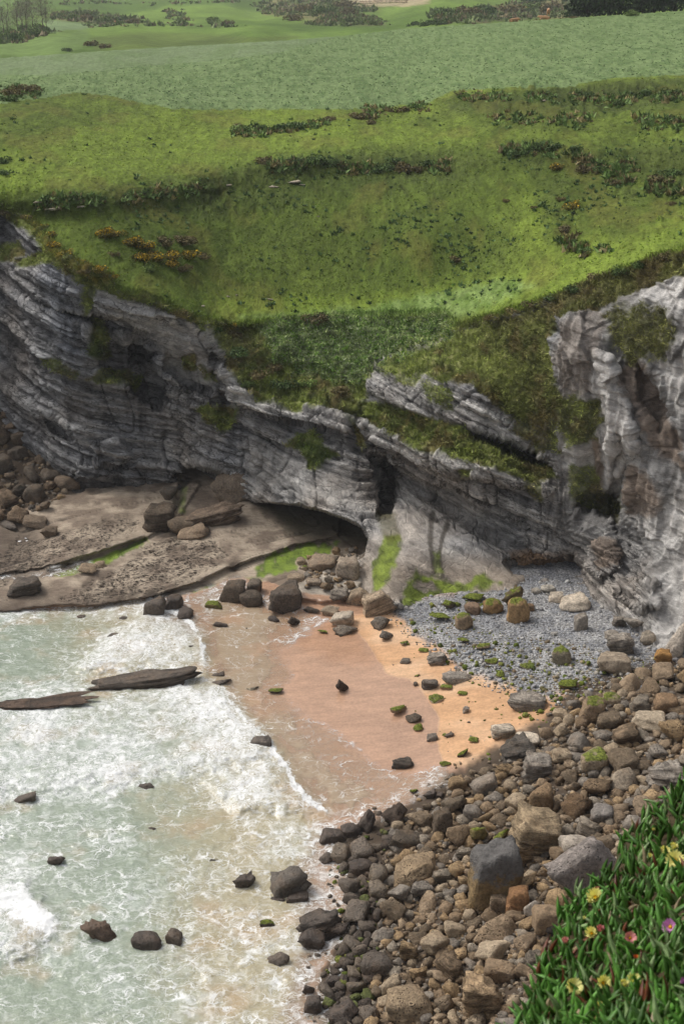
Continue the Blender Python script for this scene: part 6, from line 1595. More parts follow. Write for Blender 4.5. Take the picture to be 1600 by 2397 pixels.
for i in range(3):
    r_ = np.random.default_rng(60 + i); n = 1500
    z = r_.random(n) ** 0.8; rad = (1 - z * 0.82) * 0.52 * (0.75 + 0.25 * np.sin(z * 22 + i)) * r_.random(n) ** 0.35
    an = r_.uniform(0, 6.28, n)
    p = np.stack([np.cos(an) * rad, np.sin(an) * rad, 0.06 + 0.94 * z], 1)
    a = r_.normal(size=(n, 3)); a /= np.linalg.norm(a, axis=1, keepdims=True); b = np.cross(a, r_.normal(size=(n, 3))); b /= np.linalg.norm(b, axis=1, keepdims=True)
    s = 0.045
    V_ = np.stack([p - a * s, p + b * s * .6, p + a * s, p - b * s * .6], 1).reshape(-1, 3)
    m = r_.random((n, 1)); cc = lin(34, 48, 32) * (1 - m) + lin(62, 80, 50) * m
    crowns.append(new_mesh("crown", V_, np.arange(4 * n).reshape(n, 4), False, {"col": np.repeat(cc, 4, 0)}))
names_ = ['first dark conifer at the left end of the windbreak', 'second conifer from the left in the windbreak', 'third conifer from the left in the windbreak', 'fourth conifer from the left in the windbreak', 'fifth conifer from the left in the windbreak', 'conifer right of the pale shrub in the windbreak',
          'second conifer right of the pale shrub in the windbreak', 'third conifer right of the pale shrub in the windbreak', 'fourth conifer right of the pale shrub in the windbreak', 'conifer at the right border in the windbreak', 'last conifer beyond the right border of the windbreak']
for i, u in enumerate([1358, 1384, 1412, 1434, 1456, 1492, 1516, 1542, 1566, 1592, 1625]):
    v = CREST(u) - 1
    cz_ = float(mz(np.array([u]), np.array([v]))[0]); p = at_y(u, v, (EYE - cz_) * (ray(u, v)[1] / -ray(u, v)[2])) + np.array([0, 5.0, -0.9])
    put_tree("conifer", names_[i], p, (6.5, 9.5, 10, 11, 10, 9, 11, 12, 11, 12, 12)[i] * 0.9, 7.5, con_tr, crowns[i % 3], "conifer windbreak beyond the field", tint=random.choice([(1, 1, 1), (0.85, 0.9, 0.85), (1.1, 1.1, 1.0)]))
put_bush(1474, 36, 34, 'g', 'pale grey green shrub standing among the conifers', "conifer windbreak beyond the field", tall=0.7)
tw = []
for i in range(2):
    V_, F_, c_ = leaf_cloud(300 + i, 900, 9, 0.05, lin(112, 100, 92), lin(146, 132, 122), None, 0, 0.95, 0.25)
    V_ = V_.reshape(-1, 4, 3); mid_ = V_.mean(1, keepdims=True); V_[:, 1] = mid_[:, 0] + (V_[:, 1] - mid_[:, 0]) * 0.18; V_[:, 3] = mid_[:, 0] + (V_[:, 3] - mid_[:, 0]) * 0.18
    tw.append(new_mesh("crown", V_.reshape(-1, 3), F_, False, {"col": c_}))
bare = [trunk_mesh(70 + i, 1.0, 0.016, 16, 0.16, True) for i in range(3)]
for i, (u, v, h) in enumerate([(8, 88, 60), (24, 84, 64), (40, 86, 70), (54, 82, 66), (68, 84, 72), (82, 80, 66), (95, 80, 72), (108, 78, 64), (-12, 90, 64)]):
    p = far_at(u, v); dist = np.linalg.norm(p - np.array([0, 0, EYE]))
    put_tree("bare_tree", ['bare grey tree nearest the left border of the far grove', 'second bare tree of the far grove from the left border', 'third bare tree of the far grove from the left border', 'fourth bare tree of the far grove from the left border', 'fifth bare tree of the far grove from the left border', 'sixth bare tree of the far grove from the left border', 'seventh bare tree of the far grove from the left border', 'last bare tree at the right end of the far grove', 'bare tree of the far grove beyond the left border'][i], p, h / FPX * dist, h / FPX * dist * 0.55, bare[i % 3], tw[i % 2], "bare grove on the far left")
for i, (u, v, w) in enumerate([(6, 100, 40), (30, 98, 38), (52, 95, 38), (72, 92, 36), (92, 86, 36), (112, 80, 26), (20, 84, 40), (60, 80, 40), (90, 74, 30), (-20, 100, 40)]):
    put_bush(u, v, w, 'd' if i % 2 else 'g', ['green bush at the left foot of the bare grove', 'dark bush second from left at the foot of the bare grove', 'green bush third from left at the foot of the bare grove', 'dark bush fourth from left at the foot of the bare grove', 'green bush fifth from left at the foot of the bare grove', 'small dark bush at the right end of the bare grove', 'green bush behind the left foot of the bare grove', 'dark bush behind the middle of the bare grove', 'green bush behind the right of the bare grove', 'dark bush of the grove beyond the left border'][i], "bare grove on the far left", surf=far_at, tall=0.75)

# ---- cattle on the pasture behind the field
M_cow = None
t = NT("cow_hide"); geo = t.node('ShaderNodeNewGeometry'); M_cow = t.done(t.bsdf(t.mixc(t.noise(geo.outputs['Position'], 1.2, 3), lin(168, 120, 84), lin(206, 164, 126)), 0.8))
def cow_mesh(lying=False):
    me = bpy.data.meshes.new("cow")
    zb = 1.05 if not lying else 0.45
    v = [(0, 0, zb), (0.7, 0, zb + .05), (-0.75, 0, zb + .02), (1.05, 0, zb + .22), (1.38, 0, zb + .02), (-0.95, 0, zb + .1), (-1.0, 0, zb - .5)]
    e = [(0, 1), (0, 2), (1, 3), (3, 4), (2, 5), (5, 6)]
    r_ = [.36, .33, .34, .2, .12, .08, .04]
    for (x, y) in ((.6, .2), (.6, -.2), (-.7, .2), (-.7, -.2)):
        i = len(v)
        if lying: v += [(x, y * 1.5, .2), (x + .35, y * 1.8, .1)]; r_ += [.12, .08]
        else: v += [(x, y, .6), (x - .04, y, .05)]; r_ += [.12, .07]
        e += [(1 if x > 0 else 2, i), (i, i + 1)]
    me.from_pydata(v, e, []); me.update(); me.materials.append(M_cow)
    return me, r_
def put_cow(u, v, label, lying, yaw, group, surf):
    me, r_ = cow_mesh(lying); o = link("cow", me); p = surf(u, v)
    o.location = (p[0], p[1], p[2]); o.rotation_euler = (0, 0, yaw)
    md = o.modifiers.new("skin", 'SKIN')
    for i, q in enumerate(me.skin_vertices[0].data): q.radius = (r_[i], r_[i]); q.use_root = i == 0
    o.modifiers.new("sub", 'SUBSURF').levels = 1; o.modifiers["sub"].render_levels = 1
    tag(o, label, 'cow', group)
def crest_pt(u, dv, dy):
    v = CREST(u); cz_ = float(mz(np.array([u]), np.array([v]))[0])
    return at_y(u, v, (EYE - cz_) * (ray(u, v)[1] / -ray(u, v)[2])) + np.array([0, dy, dv])
GCOW = "cattle beyond the field"
put_cow(1204, 0, 'reddish cow lying behind the field crest, leftmost', True, 0.4, GCOW, lambda u, v: crest_pt(u, -0.25, 1.5))
put_cow(1276, 0, 'brown cow lying just behind the field crest, lowest', True, 2.9, GCOW, lambda u, v: crest_pt(u, -0.2, 1.5))
put_cow(1292, 0, 'pale tan cow standing and facing away above the lying ones', False, 1.4, GCOW, lambda u, v: crest_pt(u, 0.15, 6))
put_cow(269, 57, 'dark animal grazing on the far left pasture', False, 0.2, GCOW, far_at)
for (u, w, lab) in ((1260, 22, 'small dark bush left of the lying brown cow'), (1345, 26, 'small olive bush between cows and conifers'), (1318, 20, 'low brown bush right of the lying brown cow')):
    put_bush(u, 0, w, 'b', lab, "bushes by the cattle", surf=lambda a, b: crest_pt(a, -0.3, 1.2), tall=0.4)

# ---- stone wall on the far hill, built of single blocks
wr = bpy.data.objects.new("stone_wall", None); C.objects.link(wr)
pA, pB = far_at(838, 9), far_at(958, 7)
wr.location = pA; tag(wr, "pale dry stone wall on the far hillside at the top of the picture", 'wall')
dv_ = pB - pA; L_ = np.linalg.norm(dv_[:2]); an_ = math.atan2(dv_[1], dv_[0])
p8, f8 = rock_shape(901, 'block', 1)
wme = new_mesh("stone", p8, f8, True); wme.materials.append(M_rock['dry'])
for k in range(26):
    for row in range(2):
        s_ = link("stone", wme, None, wr); tt = (k + 0.5 * row + 0.5) / 26.5
        s_.location = (dv_[0] * tt, dv_[1] * tt, dv_[2] * tt + 0.5 + 0.85 * row); s_.rotation_euler = (random.uniform(-.2, .2), random.uniform(-.2, .2), an_ + random.uniform(-.2, .2))
        s_.scale = (L_ / 26 * 0.56, 0.6, 0.52); c = lin(206, 186, 160) * random.uniform(0.8, 1.1); s_.color = (c[0], c[1], c[2], 1)

# ---- white limestone showing through the turf
out_items = []
outc = [(125, 490, 46, 12, 'long pale rock outcrop near the left cliff corner'), (90, 474, 30, 8, 'pale rock strip above the left cliff corner'), (185, 486, 26, 7, 'small pale outcrop right of the left cliff corner'), (640, 442, 34, 9, 'pale rock outcrop under the dark bank, left'), (685, 430, 40, 10, 'longest pale rock outcrop under the dark bank'), (705, 434, 20, 6, 'small pale outcrop at the right under the dark bank'), (530, 440, 20, 5, 'small pale outcrop left under the dark bank'),
        (534, 692, 14, 8, 'white stone on the meadow, left of the pair by the cliff'), (552, 690, 9, 9, 'small white stone right of the pair by the cliff'), (630, 699, 20, 5, 'flat white stone in the meadow above the bowl'), (475, 714, 14, 6, 'white stone near the cliff edge'), (1275, 238, 22, 5, 'pale stones on the upper bank'), (1385, 384, 20, 5, 'pale stones below the right thicket'), (742, 505, 8, 5, 'single white stone on the dark slope')]
for i, (u, v, w, h, lab) in enumerate(outc):
    p, n_ = land_at(u, v); dist = np.linalg.norm(p - np.array([0, 0, EYE])); W = w / FPX * dist
    o = link("limestone_outcrop", rock_data('jag', i % 4, 'dry')); o.location = p + np.array([0, 0, 0.02]); o.scale = (W / 2 * 0.8, W * 0.3, max(0.30 * h / FPX * dist, 0.06)); o.rotation_euler = (0, 0, random.uniform(-.2, .2))
    c = lin(176, 164, 146); o.color = (c[0], c[1], c[2], 1); tag(o, lab, 'rock', "limestone showing in the turf")

# ---- tufts, grass fringe and leafy cover: past counting
def blades(points, normals, lens, cols, per, seed, wid=0.06, droop=0.0, spread=0.5, up=1.0):
    r_ = np.random.default_rng(seed); n = len(points)
    P_ = np.repeat(points, per, 0); L = np.repeat(lens, per) * r_.uniform(0.6, 1.3, n * per); c = np.repeat(cols, per, 0)
    nn = np.repeat(normals, per, 0)
    d = nn * 0.6 + np.array([0, 0, up]) + spread * r_.normal(size=(n * per, 3)); d[:, 2] -= droop; d /= np.linalg.norm(d, axis=1, keepdims=True)
    base = P_ + r_.normal(size=P_.shape) * (L * 0.35)[:, None] * np.array([1, 1, 0.2])
    s = np.cross(d, r_.normal(size=d.shape)); s /= np.linalg.norm(s, axis=1, keepdims=True) + 1e-9
    w = (L * wid)[:, None]
    tip = base + d * L[:, None] + np.array([0, 0, -0.15]) * (L * droop)[:, None]
    V_ = np.stack([base - s * w, base + s * w, tip], 1).reshape(-1, 3)
    c = c * r_.uniform(0.7, 1.25, (n * per, 1))
    return V_, np.arange(3 * n * per).reshape(-1, 3), np.repeat(c, 3, 0)
def stuff_blades(name, label, V_, F_, c_):
    o = link(name, new_mesh(name, V_, F_, True, {"col": np.clip(c_, 0, 1)}), M_leaf); tag(o, label, None, None, "stuff"); return o
inview = (U > -150) & (U < 1750)
vm = np.argwhere((veg * w_cliff > 0.5) & inview)
sel = vm[rng.choice(len(vm), min(15000, len(vm)), replace=False)]
pp = P2[sel[:, 0], sel[:, 1]]; nn_ = N2[sel[:, 0], sel[:, 1]]; cc_ = vcol[sel[:, 0], sel[:, 1]] * 1.8
stuff_blades("grass", "rough grass and heath on the cliff ledges and bowl", *blades(pp, nn_, rng.uniform(0.15, 0.42, len(pp)), cc_, 4, 1, 0.10, 0.35, 0.6, 0.7))
em = np.argwhere((np.abs(below) < 9) & inview)
sel = em[rng.choice(len(em), min(6000, len(em)), replace=False)]
pp = P2[sel[:, 0], sel[:, 1]]; nn_ = N2[sel[:, 0], sel[:, 1]]; cc_ = mix(gcol, vcol, sstep(-6, 6, below))[sel[:, 0], sel[:, 1]] * 1.6
stuff_blades("grass", "grass fringe hanging along the cliff edges", *blades(pp, nn_, np.full(len(pp), 0.36), cc_, 4, 2, 0.10, 0.2, 0.6, 0.9))
# dark bluish tufts over the meadow, pale clumps over the crop field
tuft_m = 0.10 + 0.9 * np.maximum.reduce([gm([(600, 470), (1000, 470), (1180, 540), (1100, 680), (760, 660), (620, 600)], 60, 30), gm([(0, 270), (110, 260), (380, 330), (200, 400), (0, 410)], 30, 20), gm([(250, 450), (640, 380), (1100, 370), (1150, 440), (700, 500), (330, 530)], 30, 20) * 0.9, gm([(1150, 340), (1620, 340), (1620, 520), (1290, 590)], 30, 20) * 0.7, gm([(600, 690), (1200, 620), (1330, 640), (1080, 720), (640, 750)], 14, 10) * 0.5])
mm_ = (w_cliff < 0.3) & ~fieldm & inview & (V > CREST(U) + 4)
wgt = (tuft_m * mm_ * (0.06 + sstep(-0.05, 0.35, fbm(X * 0.16, Y * 0.10, 3 + 0 * X, 3)))).ravel(); wgt /= wgt.sum()
pick = rng.choice(len(wgt), 1000, p=wgt); ii, jj = np.unravel_index(pick, U.shape)
cc_ = np.repeat(lin(98, 122, 78)[None], len(ii), 0) * rng.uniform(0.75, 1.3, (len(ii), 1))
stuff_blades("tufts", "dark green tufts dotted over the meadow", *blades(P2[ii, jj], N2[ii, jj], 0.10 + 0.26 * rng.random(len(ii)) ** 2, cc_, 12, 3, 0.30, 0.0, 0.7, 0.8))
wgt = (mm_ & inview).ravel().astype(float) * (0.3 + sstep(-0.3, 0.3, m2).ravel()); wgt /= wgt.sum(); pick = rng.choice(len(wgt), 9000, p=wgt); ii, jj = np.unravel_index(pick, U.shape)
cc_ = gcol[ii, jj] * rng.uniform(1.3, 2.3, (len(ii), 1)) * np.where(rng.random((len(ii), 1)) < 0.25, np.array([[1.2, 1.0, 0.9]]), np.array([[1.0, 1.05, 1.0]]))
stuff_blades("grass", "short tussocky grass of the meadow", *blades(P2[ii, jj], N2[ii, jj], 0.05 + 0.08 * rng.random(len(ii)), cc_, 5, 13, 0.45, 0.0, 0.8, 0.7))
mf = fieldm & inview & (V > CREST(U) + 3) & ~smooth_f
wgt = mf.ravel().astype(float); wgt /= wgt.sum(); pick = rng.choice(len(wgt), 4500, p=wgt); ii, jj = np.unravel_index(pick, U.shape)
dkf = rng.random((len(ii), 1)) < 0.16
cc_ = np.where(dkf, lin(104, 130, 82)[None], lin(134, 158, 110)[None]) * rng.uniform(0.85, 1.12, (len(ii), 1))
stuff_blades("crop_leaves", "leafy plants covering the blue green field", *blades(P2[ii, jj], N2[ii, jj], rng.uniform(0.08, 0.17, len(ii)), cc_, 7, 4, 0.34, 0.0, 0.7, 0.6))
sp = []
for ln, n in (([(540, 312), (640, 305), (760, 288), (880, 270)], 260), ([(630, 392), (720, 388), (860, 400), (960, 402), (1050, 398)], 560), ([(1170, 352), (1300, 352), (1400, 392), (1480, 390)], 420), ([(1060, 224), (1250, 232), (1450, 236), (1620, 232)], 420), ([(1150, 278), (1350, 282), (1620, 294)], 260), ([(90, 480), (300, 462), (480, 440)], 300), ([(1400, 390), (1500, 440), (1600, 450)], 200), ([(0, 215), (60, 215), (90, 225)], 90), ([(1290, 560), (1380, 590), (1420, 580)], 160), ([(840, 262), (940, 256), (1010, 246)], 120)):
    ln = np.array(ln, float); cu_ = np.concatenate([[0], np.cumsum(np.linalg.norm(np.diff(ln, axis=0), axis=1))]); q_ = rng.random(n) * cu_[-1]
    gap = fbm(q_ * 0.02, 0 * q_ + n, 0 * q_, 2); q_ = q_[gap > -0.25]
    sp.append(np.stack([np.interp(q_, cu_, ln[:, 0]) + rng.normal(size=len(q_)) * 6, np.interp(q_, cu_, ln[:, 1]) + rng.normal(size=len(q_)) * 7], 1))
sp = np.concatenate(sp)
ii = np.clip(np.searchsorted(vs, sp[:, 1]), 0, nv - 1); jj = np.clip(np.searchsorted(us, sp[:, 0]), 0, nu - 1)
cc_ = np.where(rng.random((len(ii), 1)) < 0.3, lin(150, 138, 96)[None], lin(116, 140, 80)[None]) * rng.uniform(0.7, 1.2, (len(ii), 1))
stuff_blades("scrub", "dark low scrub growing along the banks of the meadow", *blades(P2[ii, jj], N2[ii, jj], 0.18 + 0.5 * rng.random(len(ii)) ** 2, cc_, 14, 6, 0.30, 0.0, 0.8, 0.7))
fp = []
for poly, n in (([(120, 30), (190, 26), (260, 34), (330, 44), (340, 55), (230, 54), (140, 44)], 260), ([(800, 0), (880, 20), (800, 50), (700, 45), (620, 30), (580, 10), (640, 0), (760, -10)], 520), ([(1010, 30), (1100, 22), (1250, 0), (1400, -10), (1380, 40), (1280, 45), (1120, 56), (1030, 54)], 520), ([(820, 30), (880, 40), (900, 62), (800, 66), (700, 62)], 200), ([(190, 62), (330, 58), (560, 64), (560, 68), (330, 64), (190, 68)], 60), ([(380, 20), (420, 22), (430, 55), (410, 55)], 60), ([(0, 95), (110, 75), (118, 84), (0, 106)], 160), ([(20, 10), (200, 2), (400, 8), (560, 2), (560, 6), (400, 12), (200, 7)], 80)):
    k_ = 0
    while k_ < n:
        a, b = random.uniform(*[q[0] for q in (min(poly), max(poly))]), random.uniform(min(q[1] for q in poly), max(q[1] for q in poly))
        if pip(poly, a, b): fp.append((a, b)); k_ += 1
fp = np.array(fp); ii = np.argmin(np.abs(fv_[None] - fp[:, 1:2]), 1); jj = np.argmin(np.abs(fu_[None] - fp[:, :1]), 1)
base_ = PF[ii, jj] + rng.normal(size=(len(ii), 3)) * np.array([2.0, 3.0, 0])
cc_ = np.where(rng.random((len(ii), 1)) < 0.3, lin(140, 128, 98)[None], lin(116, 130, 82)[None]) * rng.uniform(0.75, 1.2, (len(ii), 1))
stuff_blades("scrub", "brown and green scrub on the far hillsides", *blades(base_, N_F[ii, jj], 0.7 + 1.3 * rng.random(len(ii)) ** 2, cc_, 14, 8, 0.32, 0.0, 0.8, 0.6))
# leafy plants in the bowl
lm = np.argwhere((lush * veg * w_cliff > 0.4)); sel = lm[rng.choice(len(lm), 7000, replace=True)]
cc_ = np.where(rng.random((len(sel), 1)) < 0.35, lin(116, 150, 66)[None], lin(156, 168, 126)[None]) * rng.uniform(0.7, 1.15, (len(sel), 1))
stuff_blades("ground_cover", "leafy plants carpeting the grassy bowl", *blades(P2[sel[:, 0], sel[:, 1]], N2[sel[:, 0], sel[:, 1]], rng.uniform(0.10, 0.23, len(sel)), cc_, 6, 5, 0.34, 0.1, 0.8, 0.5))

# ================================================================== FOREGROUND: ice plant bank
bk = [(1120, 2440, 6.9), (1190, 2380, 7.3), (1235, 2290, 7.6), (1290, 2200, 8.0), (1330, 2120, 8.4), (1440, 2040, 9.0), (1470, 1980, 9.3), (1540, 1900, 9.8), (1620, 1830, 10.4), (1800, 1700, 11.4),
      (1400, 2440, 5.9), (1600, 2440, 5.3), (1600, 2200, 6.6), (1600, 2020, 8.2), (1450, 2250, 7.0), (1900, 2440, 4.8), (1900, 2100, 6.4), (2250, 1450, 12.8), (2250, 2440, 4.6), (2250, 1900, 7.4)]
bt = tps([(a, b) for a, b, c in bk], [c for a, b, c in bk], 2e-3)
edge_b = [(1150, 2520), (1205, 2425), (1240, 2360), (1262, 2270), (1300, 2175), (1328, 2110), (1435, 2035), (1455, 1968), (1540, 1888), (1620, 1808), (1760, 1705), (1960, 1570), (2300, 1370)]
eb = np.array(edge_b, float)
# rows run from the bank's rim inwards to the viewer's feet
ts = np.linspace(0, 1, 46); ss = np.linspace(0, 1, 80)
cum = np.concatenate([[0], np.cumsum(np.linalg.norm(np.diff(eb, axis=0), axis=1))]); cum /= cum[-1]
rim_u = np.interp(ss, cum, eb[:, 0]); rim_v = np.interp(ss, cum, eb[:, 1])
def bank_pt(u, v):
    a, b, c = ray(u, v); t_ = bt(np.atleast_1d(np.float32(u)), np.atleast_1d(np.float32(v)))
    n = np.sqrt(a * a + b * b + c * c)
    return np.stack([a / n * t_, b / n * t_, EYE + c / n * t_], -1).reshape(-1, 3)
rim = bank_pt(rim_u, rim_v)
inner_u = rim_u + 620; inner_v = rim_v + 520
inner = bank_pt(np.clip(inner_u, 0, 2300), np.clip(inner_v, 0, 2700))
feet = np.array([0.9, -0.5, 48.3])
rows = []
for k, tt in enumerate(np.linspace(0, 1, 5)):      # the face below the rim drops steeply
    rows.append(rim + np.array([-0.5, 0.9, 0])[None] * (0.5 * (1 - tt)) + np.array([0, 0, -1.0]) * (2.6 * (1 - tt) ** 0.8))
for tt in np.linspace(0.04, 1, 30):
    q = bank_pt(rim_u + tt * 620, np.minimum(rim_v + tt * 420, 2600)); rows.append(q)
last = rows[-1]
for tt in (0.3, 0.65, 1.0):
    rows.append(last * (1 - tt) + (feet + np.array([0.6, -1.2, 0.1]) * (np.linspace(-1, 1, 80)[:, None])) * tt)
BK = np.stack(rows)
BK[..., 2] += 0.03 * fbm(BK[..., 0] * 3, BK[..., 1] * 3, BK[..., 2] * 3, 3)
t = NT("bank_soil"); geo = t.node('ShaderNodeNewGeometry'); n1 = t.noise(geo.outputs['Position'], 12, 5, 0.7)
M_soil = t.done(t.bsdf(t.mixc(n1, lin(48, 42, 26), lin(84, 70, 46)), 0.95, t.bump(n1, 0.8, 0.03)))
o = link("bank", new_mesh("bank", BK.reshape(-1, 3), grid_faces(*BK.shape[:2]), True), M_soil); tag(o, "earth bank of the clifftop under the plants", kind="structure")

ice = bpy.data.objects.new("ice_plant", None); C.objects.link(ice)
ice.location = tuple(bank_pt(1450, 2300)[0]); tag(ice, "mat of fleshy green ice plant leaves with yellow and pink flowers on the near bank", 'plant')
inv = Vector(ice.location)
t = NT("ice_plant_leaf")
oi = t.node('ShaderNodeObjectInfo').outputs['Color']; ac = t.attr('col').outputs['Color']; ge = t.attr('tip').outputs['Fac']; geo = t.node('ShaderNodeNewGeometry')
base = t.mixc(1.0, oi, ac, 'MULTIPLY')
col_ = t.mixc(1.0, base, t.ramp(t.noise(geo.outputs['Position'], 30, 3), 0.3, 0.7, 0.7, 1.3), 'MULTIPLY')
col_ = t.mixc(t.math('MULTIPLY', t.ramp(ge, 0.90, 1.0), 0.5), col_, lin(140, 90, 60))
M_ice = t.done(t.bsdf(col_, 0.42, None, 0.4))
def leaf_mesh(seed, L=0.1, bend=0.25):
    """three-sided tapering fleshy leaf that curves as it rises"""
    r_ = random.Random(seed); V_, tipv = [], []; ns = 6
    for k in range(ns + 1):
        s = k / ns; x = bend * L * s * s; z = L * s * (1 - 0.10 * s)
        wd = 0.0118 * (0.75 + 0.9 * s * (1 - s) * 2.2) * (1 - s ** 3) + 0.0006
        for j in range(3):
            an = 2.094 * j + 0.3
            V_.append((x + wd * math.cos(an), wd * math.sin(an), z)); tipv.append(s)
    F_ = [(k * 3 + j, k * 3 + (j + 1) % 3, k * 3 + 3 + (j + 1) % 3, k * 3 + 3 + j) for k in range(ns) for j in range(3)]
    return np.array(V_), np.array(F_), np.array(tipv)
leaf_lib = [leaf_mesh(i, 0.105 + 0.014 * (i % 4), 0.12 + 0.09 * (i % 5)) for i in range(10)]
leaf_me = []
for (v_, f_, tp) in leaf_lib:
    me = new_mesh("leaf", v_, f_, True, {"col": np.ones((len(v_), 3)), "tip": tp}); me.materials.append(M_ice); leaf_me.append(me)
r_ = random.Random(9)
spots = []
area_poly = [(1180, 2440), (1205, 2420), (1240, 2355), (1262, 2265), (1300, 2170), (1328, 2108), (1435, 2032), (1455, 1965), (1540, 1885), (1630, 1800), (1720, 1735), (1720, 2480), (1120, 2480)]
while len(spots) < 1900:
    u, v = r_.uniform(1110, 1720), r_.uniform(1760, 2480)
    if pip(area_poly, u, v): spots.append((u, v))
side_poly = [(1720, 1735), (1960, 1580), (2250, 1400), (2250, 2480), (1720, 2480)]
n_side = 0
while n_side < 2200:
    u, v = r_.uniform(1720, 2250), r_.uniform(1400, 2480)
    if pip(side_poly, u, v): spots.append((u, v)); n_side += 1
su_ = np.array([s[0] for s in spots]); sv_ = np.array([s[1] for s in spots])
SPT = bank_pt(su_, sv_)
order = sorted(range(len(spots)), key=lambda i: 0 if (1130 < su_[i] < 1590 and sv_[i] < 2385) else 1)
VV, FV, CV_, TV = [], [], [], []; nb_ = 0; n_obj = 0
pick300 = set(random.Random(2).sample([i for i in range(len(spots)) if su_[i] < 1590 and sv_[i] < 2390], 300))
for i in range(len(spots)):
    lean = r_.gauss(0, 0.30); az = r_.uniform(0, 6.283); roll = r_.gauss(0, 0.30)
    if r_.random() < 0.10: lean = r_.choice([-1, 1]) * r_.uniform(0.8, 1.35)
    e = Euler((roll, lean - 0.0, az)); sc_ = r_.uniform(0.8, 1.25)
    g = r_.random()
    clump = 0.75 + 0.5 * (0.5 + 0.5 * math.sin(su_[i] * 0.03 + 2 * math.sin(sv_[i] * 0.02)))
    if g < 0.80: c = clump * lin(78, 120, 48) * r_.uniform(0.6, 1.35)
    elif g < 0.93: c = lin(128, 152, 100) * r_.uniform(0.8, 1.1)
    elif g < 0.965: c = lin(168, 150, 118) * r_.uniform(0.6, 1.0)
    else: c = lin(112, 62, 40) * r_.uniform(0.6, 1.1)
    k = r_.randrange(10); p = SPT[i] + np.array([0, 0, r_.uniform(-0.02, 0.03)])
    if i in pick300:
        o = link("leaf", leaf_me[k], None, ice); o.location = Vector(p) - inv; o.rotation_euler = e; o.scale = (sc_, sc_, sc_); o.color = (c[0], c[1], c[2], 1)
    else:
        v_, f_, tp = leaf_lib[k]
        q = (v_ * sc_) @ np.array(e.to_matrix()).T + p - np.array(inv)
        VV.append(q); FV.append(f_ + nb_); nb_ += len(q); CV_.append(np.repeat(c[None], len(q), 0)); TV.append(tp)
o = link("leaves", new_mesh("leaves", np.concatenate(VV), np.concatenate(FV), True, {"col": np.concatenate(CV_), "tip": np.concatenate(TV)}), M_ice, ice); o["kind"] = "stuff"; o.color = (1, 1, 1, 1)
# ---- flowers
t = NT("petals"); oi = t.node('ShaderNodeObjectInfo').outputs['Color']; ac = t.attr('tip').outputs['Fac']
M_petal = t.done(t.bsdf(t.mixc(t.ramp(ac, 0.0, 0.25, 0.6, 1.0), lin(216, 200, 90), oi), 0.6, None, 0.2))
t = NT("flower_heart"); M_heart = t.done(t.bsdf(lin(214, 160, 30), 0.7, None, 0.2))
t = NT("flower_calyx"); M_cal = t.done(t.bsdf(lin(84, 112, 50), 0.5, None, 0.3))
def petal_ring(seed, op):
    r_ = random.Random(seed); V_, F_, T_ = [], [], []
    for k in range(84):
        an = 6.283 * k / 60 * 3.0 + r_.uniform(-.1, .1); ring = k % 3; el = op + 0.22 * ring + r_.uniform(-.12, .12)
        L = r_.uniform(0.027, 0.036); w = 0.0034
        d = Vector((math.cos(an) * math.cos(el), math.sin(an) * math.cos(el), math.sin(el))); s = Vector((-math.sin(an), math.cos(an), 0)); i0 = len(V_)
        st_ = Vector((math.cos(an), math.sin(an), 0)) * 0.006
        for q, ww in ((0, 0.6), (0.5, 1.1), (1.0, 0.55)):
            cpt = st_ + d * L * q + Vector((0, 0, 0.006 * q * q)); V_ += [tuple(cpt - s * w * ww), tuple(cpt + s * w * ww)]; T_ += [q, q]
        F_ += [(i0, i0 + 1, i0 + 3, i0 + 2), (i0 + 2, i0 + 3, i0 + 5, i0 + 4)]
    me = new_mesh("petals", np.array(V_), np.array(F_), True, {"tip": np.array(T_)}); me.materials.append(M_petal); return me
ring_open = [petal_ring(1, 0.35), petal_ring(2, 0.75), petal_ring(3, 1.15)]
hp, hf = ICO[2]; heart_me = new_mesh("heart", hp * np.array([0.008, 0.008, 0.006]) * (1 + 0.1 * np.random.default_rng(3).normal(size=(len(hp), 1))), hf, True); heart_me.materials.append(M_heart)
cv_ = []; cf_ = []
for k in range(7):
    for j in range(10):
        an = 6.283 * j / 10; rr = (0.0035, 0.004, 0.0045, 0.008, 0.011, 0.011, 0.007)[k]; cv_.append((rr * math.cos(an), rr * math.sin(an), (-0.045, -0.03, -0.02, -0.015, -0.008, -0.002, 0.002)[k]))
cf_ = [(k * 10 + j, k * 10 + (j + 1) % 10, k * 10 + 10 + (j + 1) % 10, k * 10 + 10 + j) for k in range(6) for j in range(10)]
cal_me = new_mesh("calyx", np.array(cv_), np.array(cf_), True); cal_me.materials.append(M_cal)
YEL = (246, 240, 160); PNK = (228, 158, 156); PUR = (208, 146, 198); PPK = (232, 178, 168); ORG = (206, 118, 60)
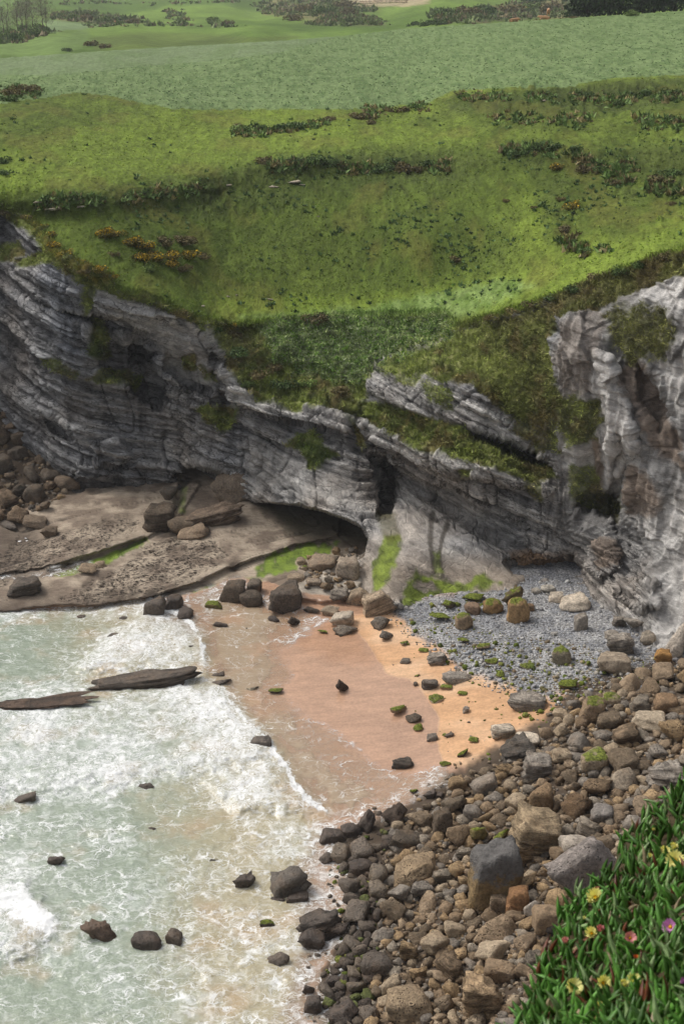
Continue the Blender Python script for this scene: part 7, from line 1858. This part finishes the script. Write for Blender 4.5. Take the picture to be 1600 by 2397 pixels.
flowers = [(1341, 2313, 36, YEL, 0, 'large open yellow flower lowest on the left of the plant mat'), (1411, 2302, 27, YEL, 1, 'half open yellow flower right of the large one'), (1457, 2309, 24, YEL, 2, 'cup-like yellow flower, left of the low pair'), (1481, 2297, 25, YEL, 1, 'yellow flower, right of the low pair'),
           (1404, 2352, 14, YEL, 2, 'small yellow bud near the bottom, left'), (1419, 2350, 14, YEL, 2, 'small yellow bud near the bottom, right'), (1393, 2103, 32, YEL, 1, 'large yellow flower at the upper left rim'), (1376, 2112, 16, YEL, 2, 'narrow yellow bud left of the upper rim flower'), (1384, 2186, 24, YEL, 1, 'yellow flower beside the pink bud'), (1364, 2151, 10, YEL, 2, 'tiny yellow bud under the upper rim flower'),
           (1579, 2016, 40, YEL, 0, 'large yellow flower at the right border'), (1573, 1988, 22, YEL, 2, 'upright yellow flower above the right border one'), (1552, 1997, 22, YEL, 1, 'yellow flower left of the right border ones'), (1519, 2006, 12, YEL, 2, 'small yellow bud furthest left of the right border flowers'), (1529, 1943, 9, YEL, 2, 'tiny pale bud high on the mat'),
           (1405, 2180, 22, PNK, 2, 'closed pink bud beside the yellow flower'), (1473, 2197, 26, PNK, 0, 'salmon pink flower in the middle of the mat'), (1568, 2171, 32, PUR, 0, 'open magenta flower near the right border'), (1325, 2207, 20, PPK, 2, 'pale pink bud at the left rim'), (1486, 2243, 11, ORG, 1, 'small faded orange flower in the mat'), (1592, 2300, 18, PUR, 2, 'faded purple bud at the right border')]
for (u, v, w, rgb, op, lab) in flowers:
    p = bank_pt(u, v + 18)[0]; dist = float(bt(np.array([np.float32(u)]), np.array([np.float32(v)]))[0]); s = w / FPX * dist / 0.068
    a, b, c = ray(u, v); n = math.sqrt(a * a + b * b + c * c); q = np.array([a / n, b / n, c / n]) * (dist - 0.34) + np.array([0, 0, EYE])
    f = bpy.data.objects.new("flower", None); C.objects.link(f); f.parent = ice; f.location = Vector(q) - inv; f["label"] = lab
    f.rotation_euler = (random.uniform(0.1, 0.6), random.uniform(-0.4, 0.4), 0); s = s * (1.0 if op == 0 else 1.25)
    pe = link("petals", ring_open[op], None, f); pe.scale = (s, s, s); cc = lin(*rgb); pe.color = (cc[0], cc[1], cc[2], 1)
    he = link("heart", heart_me, None, f); he.scale = (s, s, s); he.location = (0, 0, 0.006 * s)
    ca = link("calyx", cal_me, None, f); ca.scale = (s, s, s * 3.2)

# ================================================================== HAZE
hz = bpy.data.materials.new("sea_haze"); hz.use_nodes = True; hn = hz.node_tree.nodes; hn.clear()
ho = hn.new('ShaderNodeOutputMaterial'); hv = hn.new('ShaderNodeVolumePrincipled')
hv.inputs['Color'].default_value = (0.92, 0.95, 1.0, 1); hv.inputs['Density'].default_value = HAZE; hv.inputs['Anisotropy'].default_value = 0.2
hz.node_tree.links.new(hv.outputs[0], ho.inputs['Volume'])
x0, x1, y0, y1, z0, z1 = -900, 1300, -60, 2300, -60, 130
bmv = np.array([(x, y, z) for z in (z0, z1) for y in (y0, y1) for x in (x0, x1)], float)
bmf = np.array([(0, 2, 3, 1), (4, 5, 7, 6), (0, 1, 5, 4), (2, 6, 7, 3), (0, 4, 6, 2), (1, 3, 7, 5)])
if HAZE > 0:
    o = link("haze", new_mesh("haze", bmv, bmf, False), hz); tag(o, "thin sea haze over the far fields", None, None, "stuff")
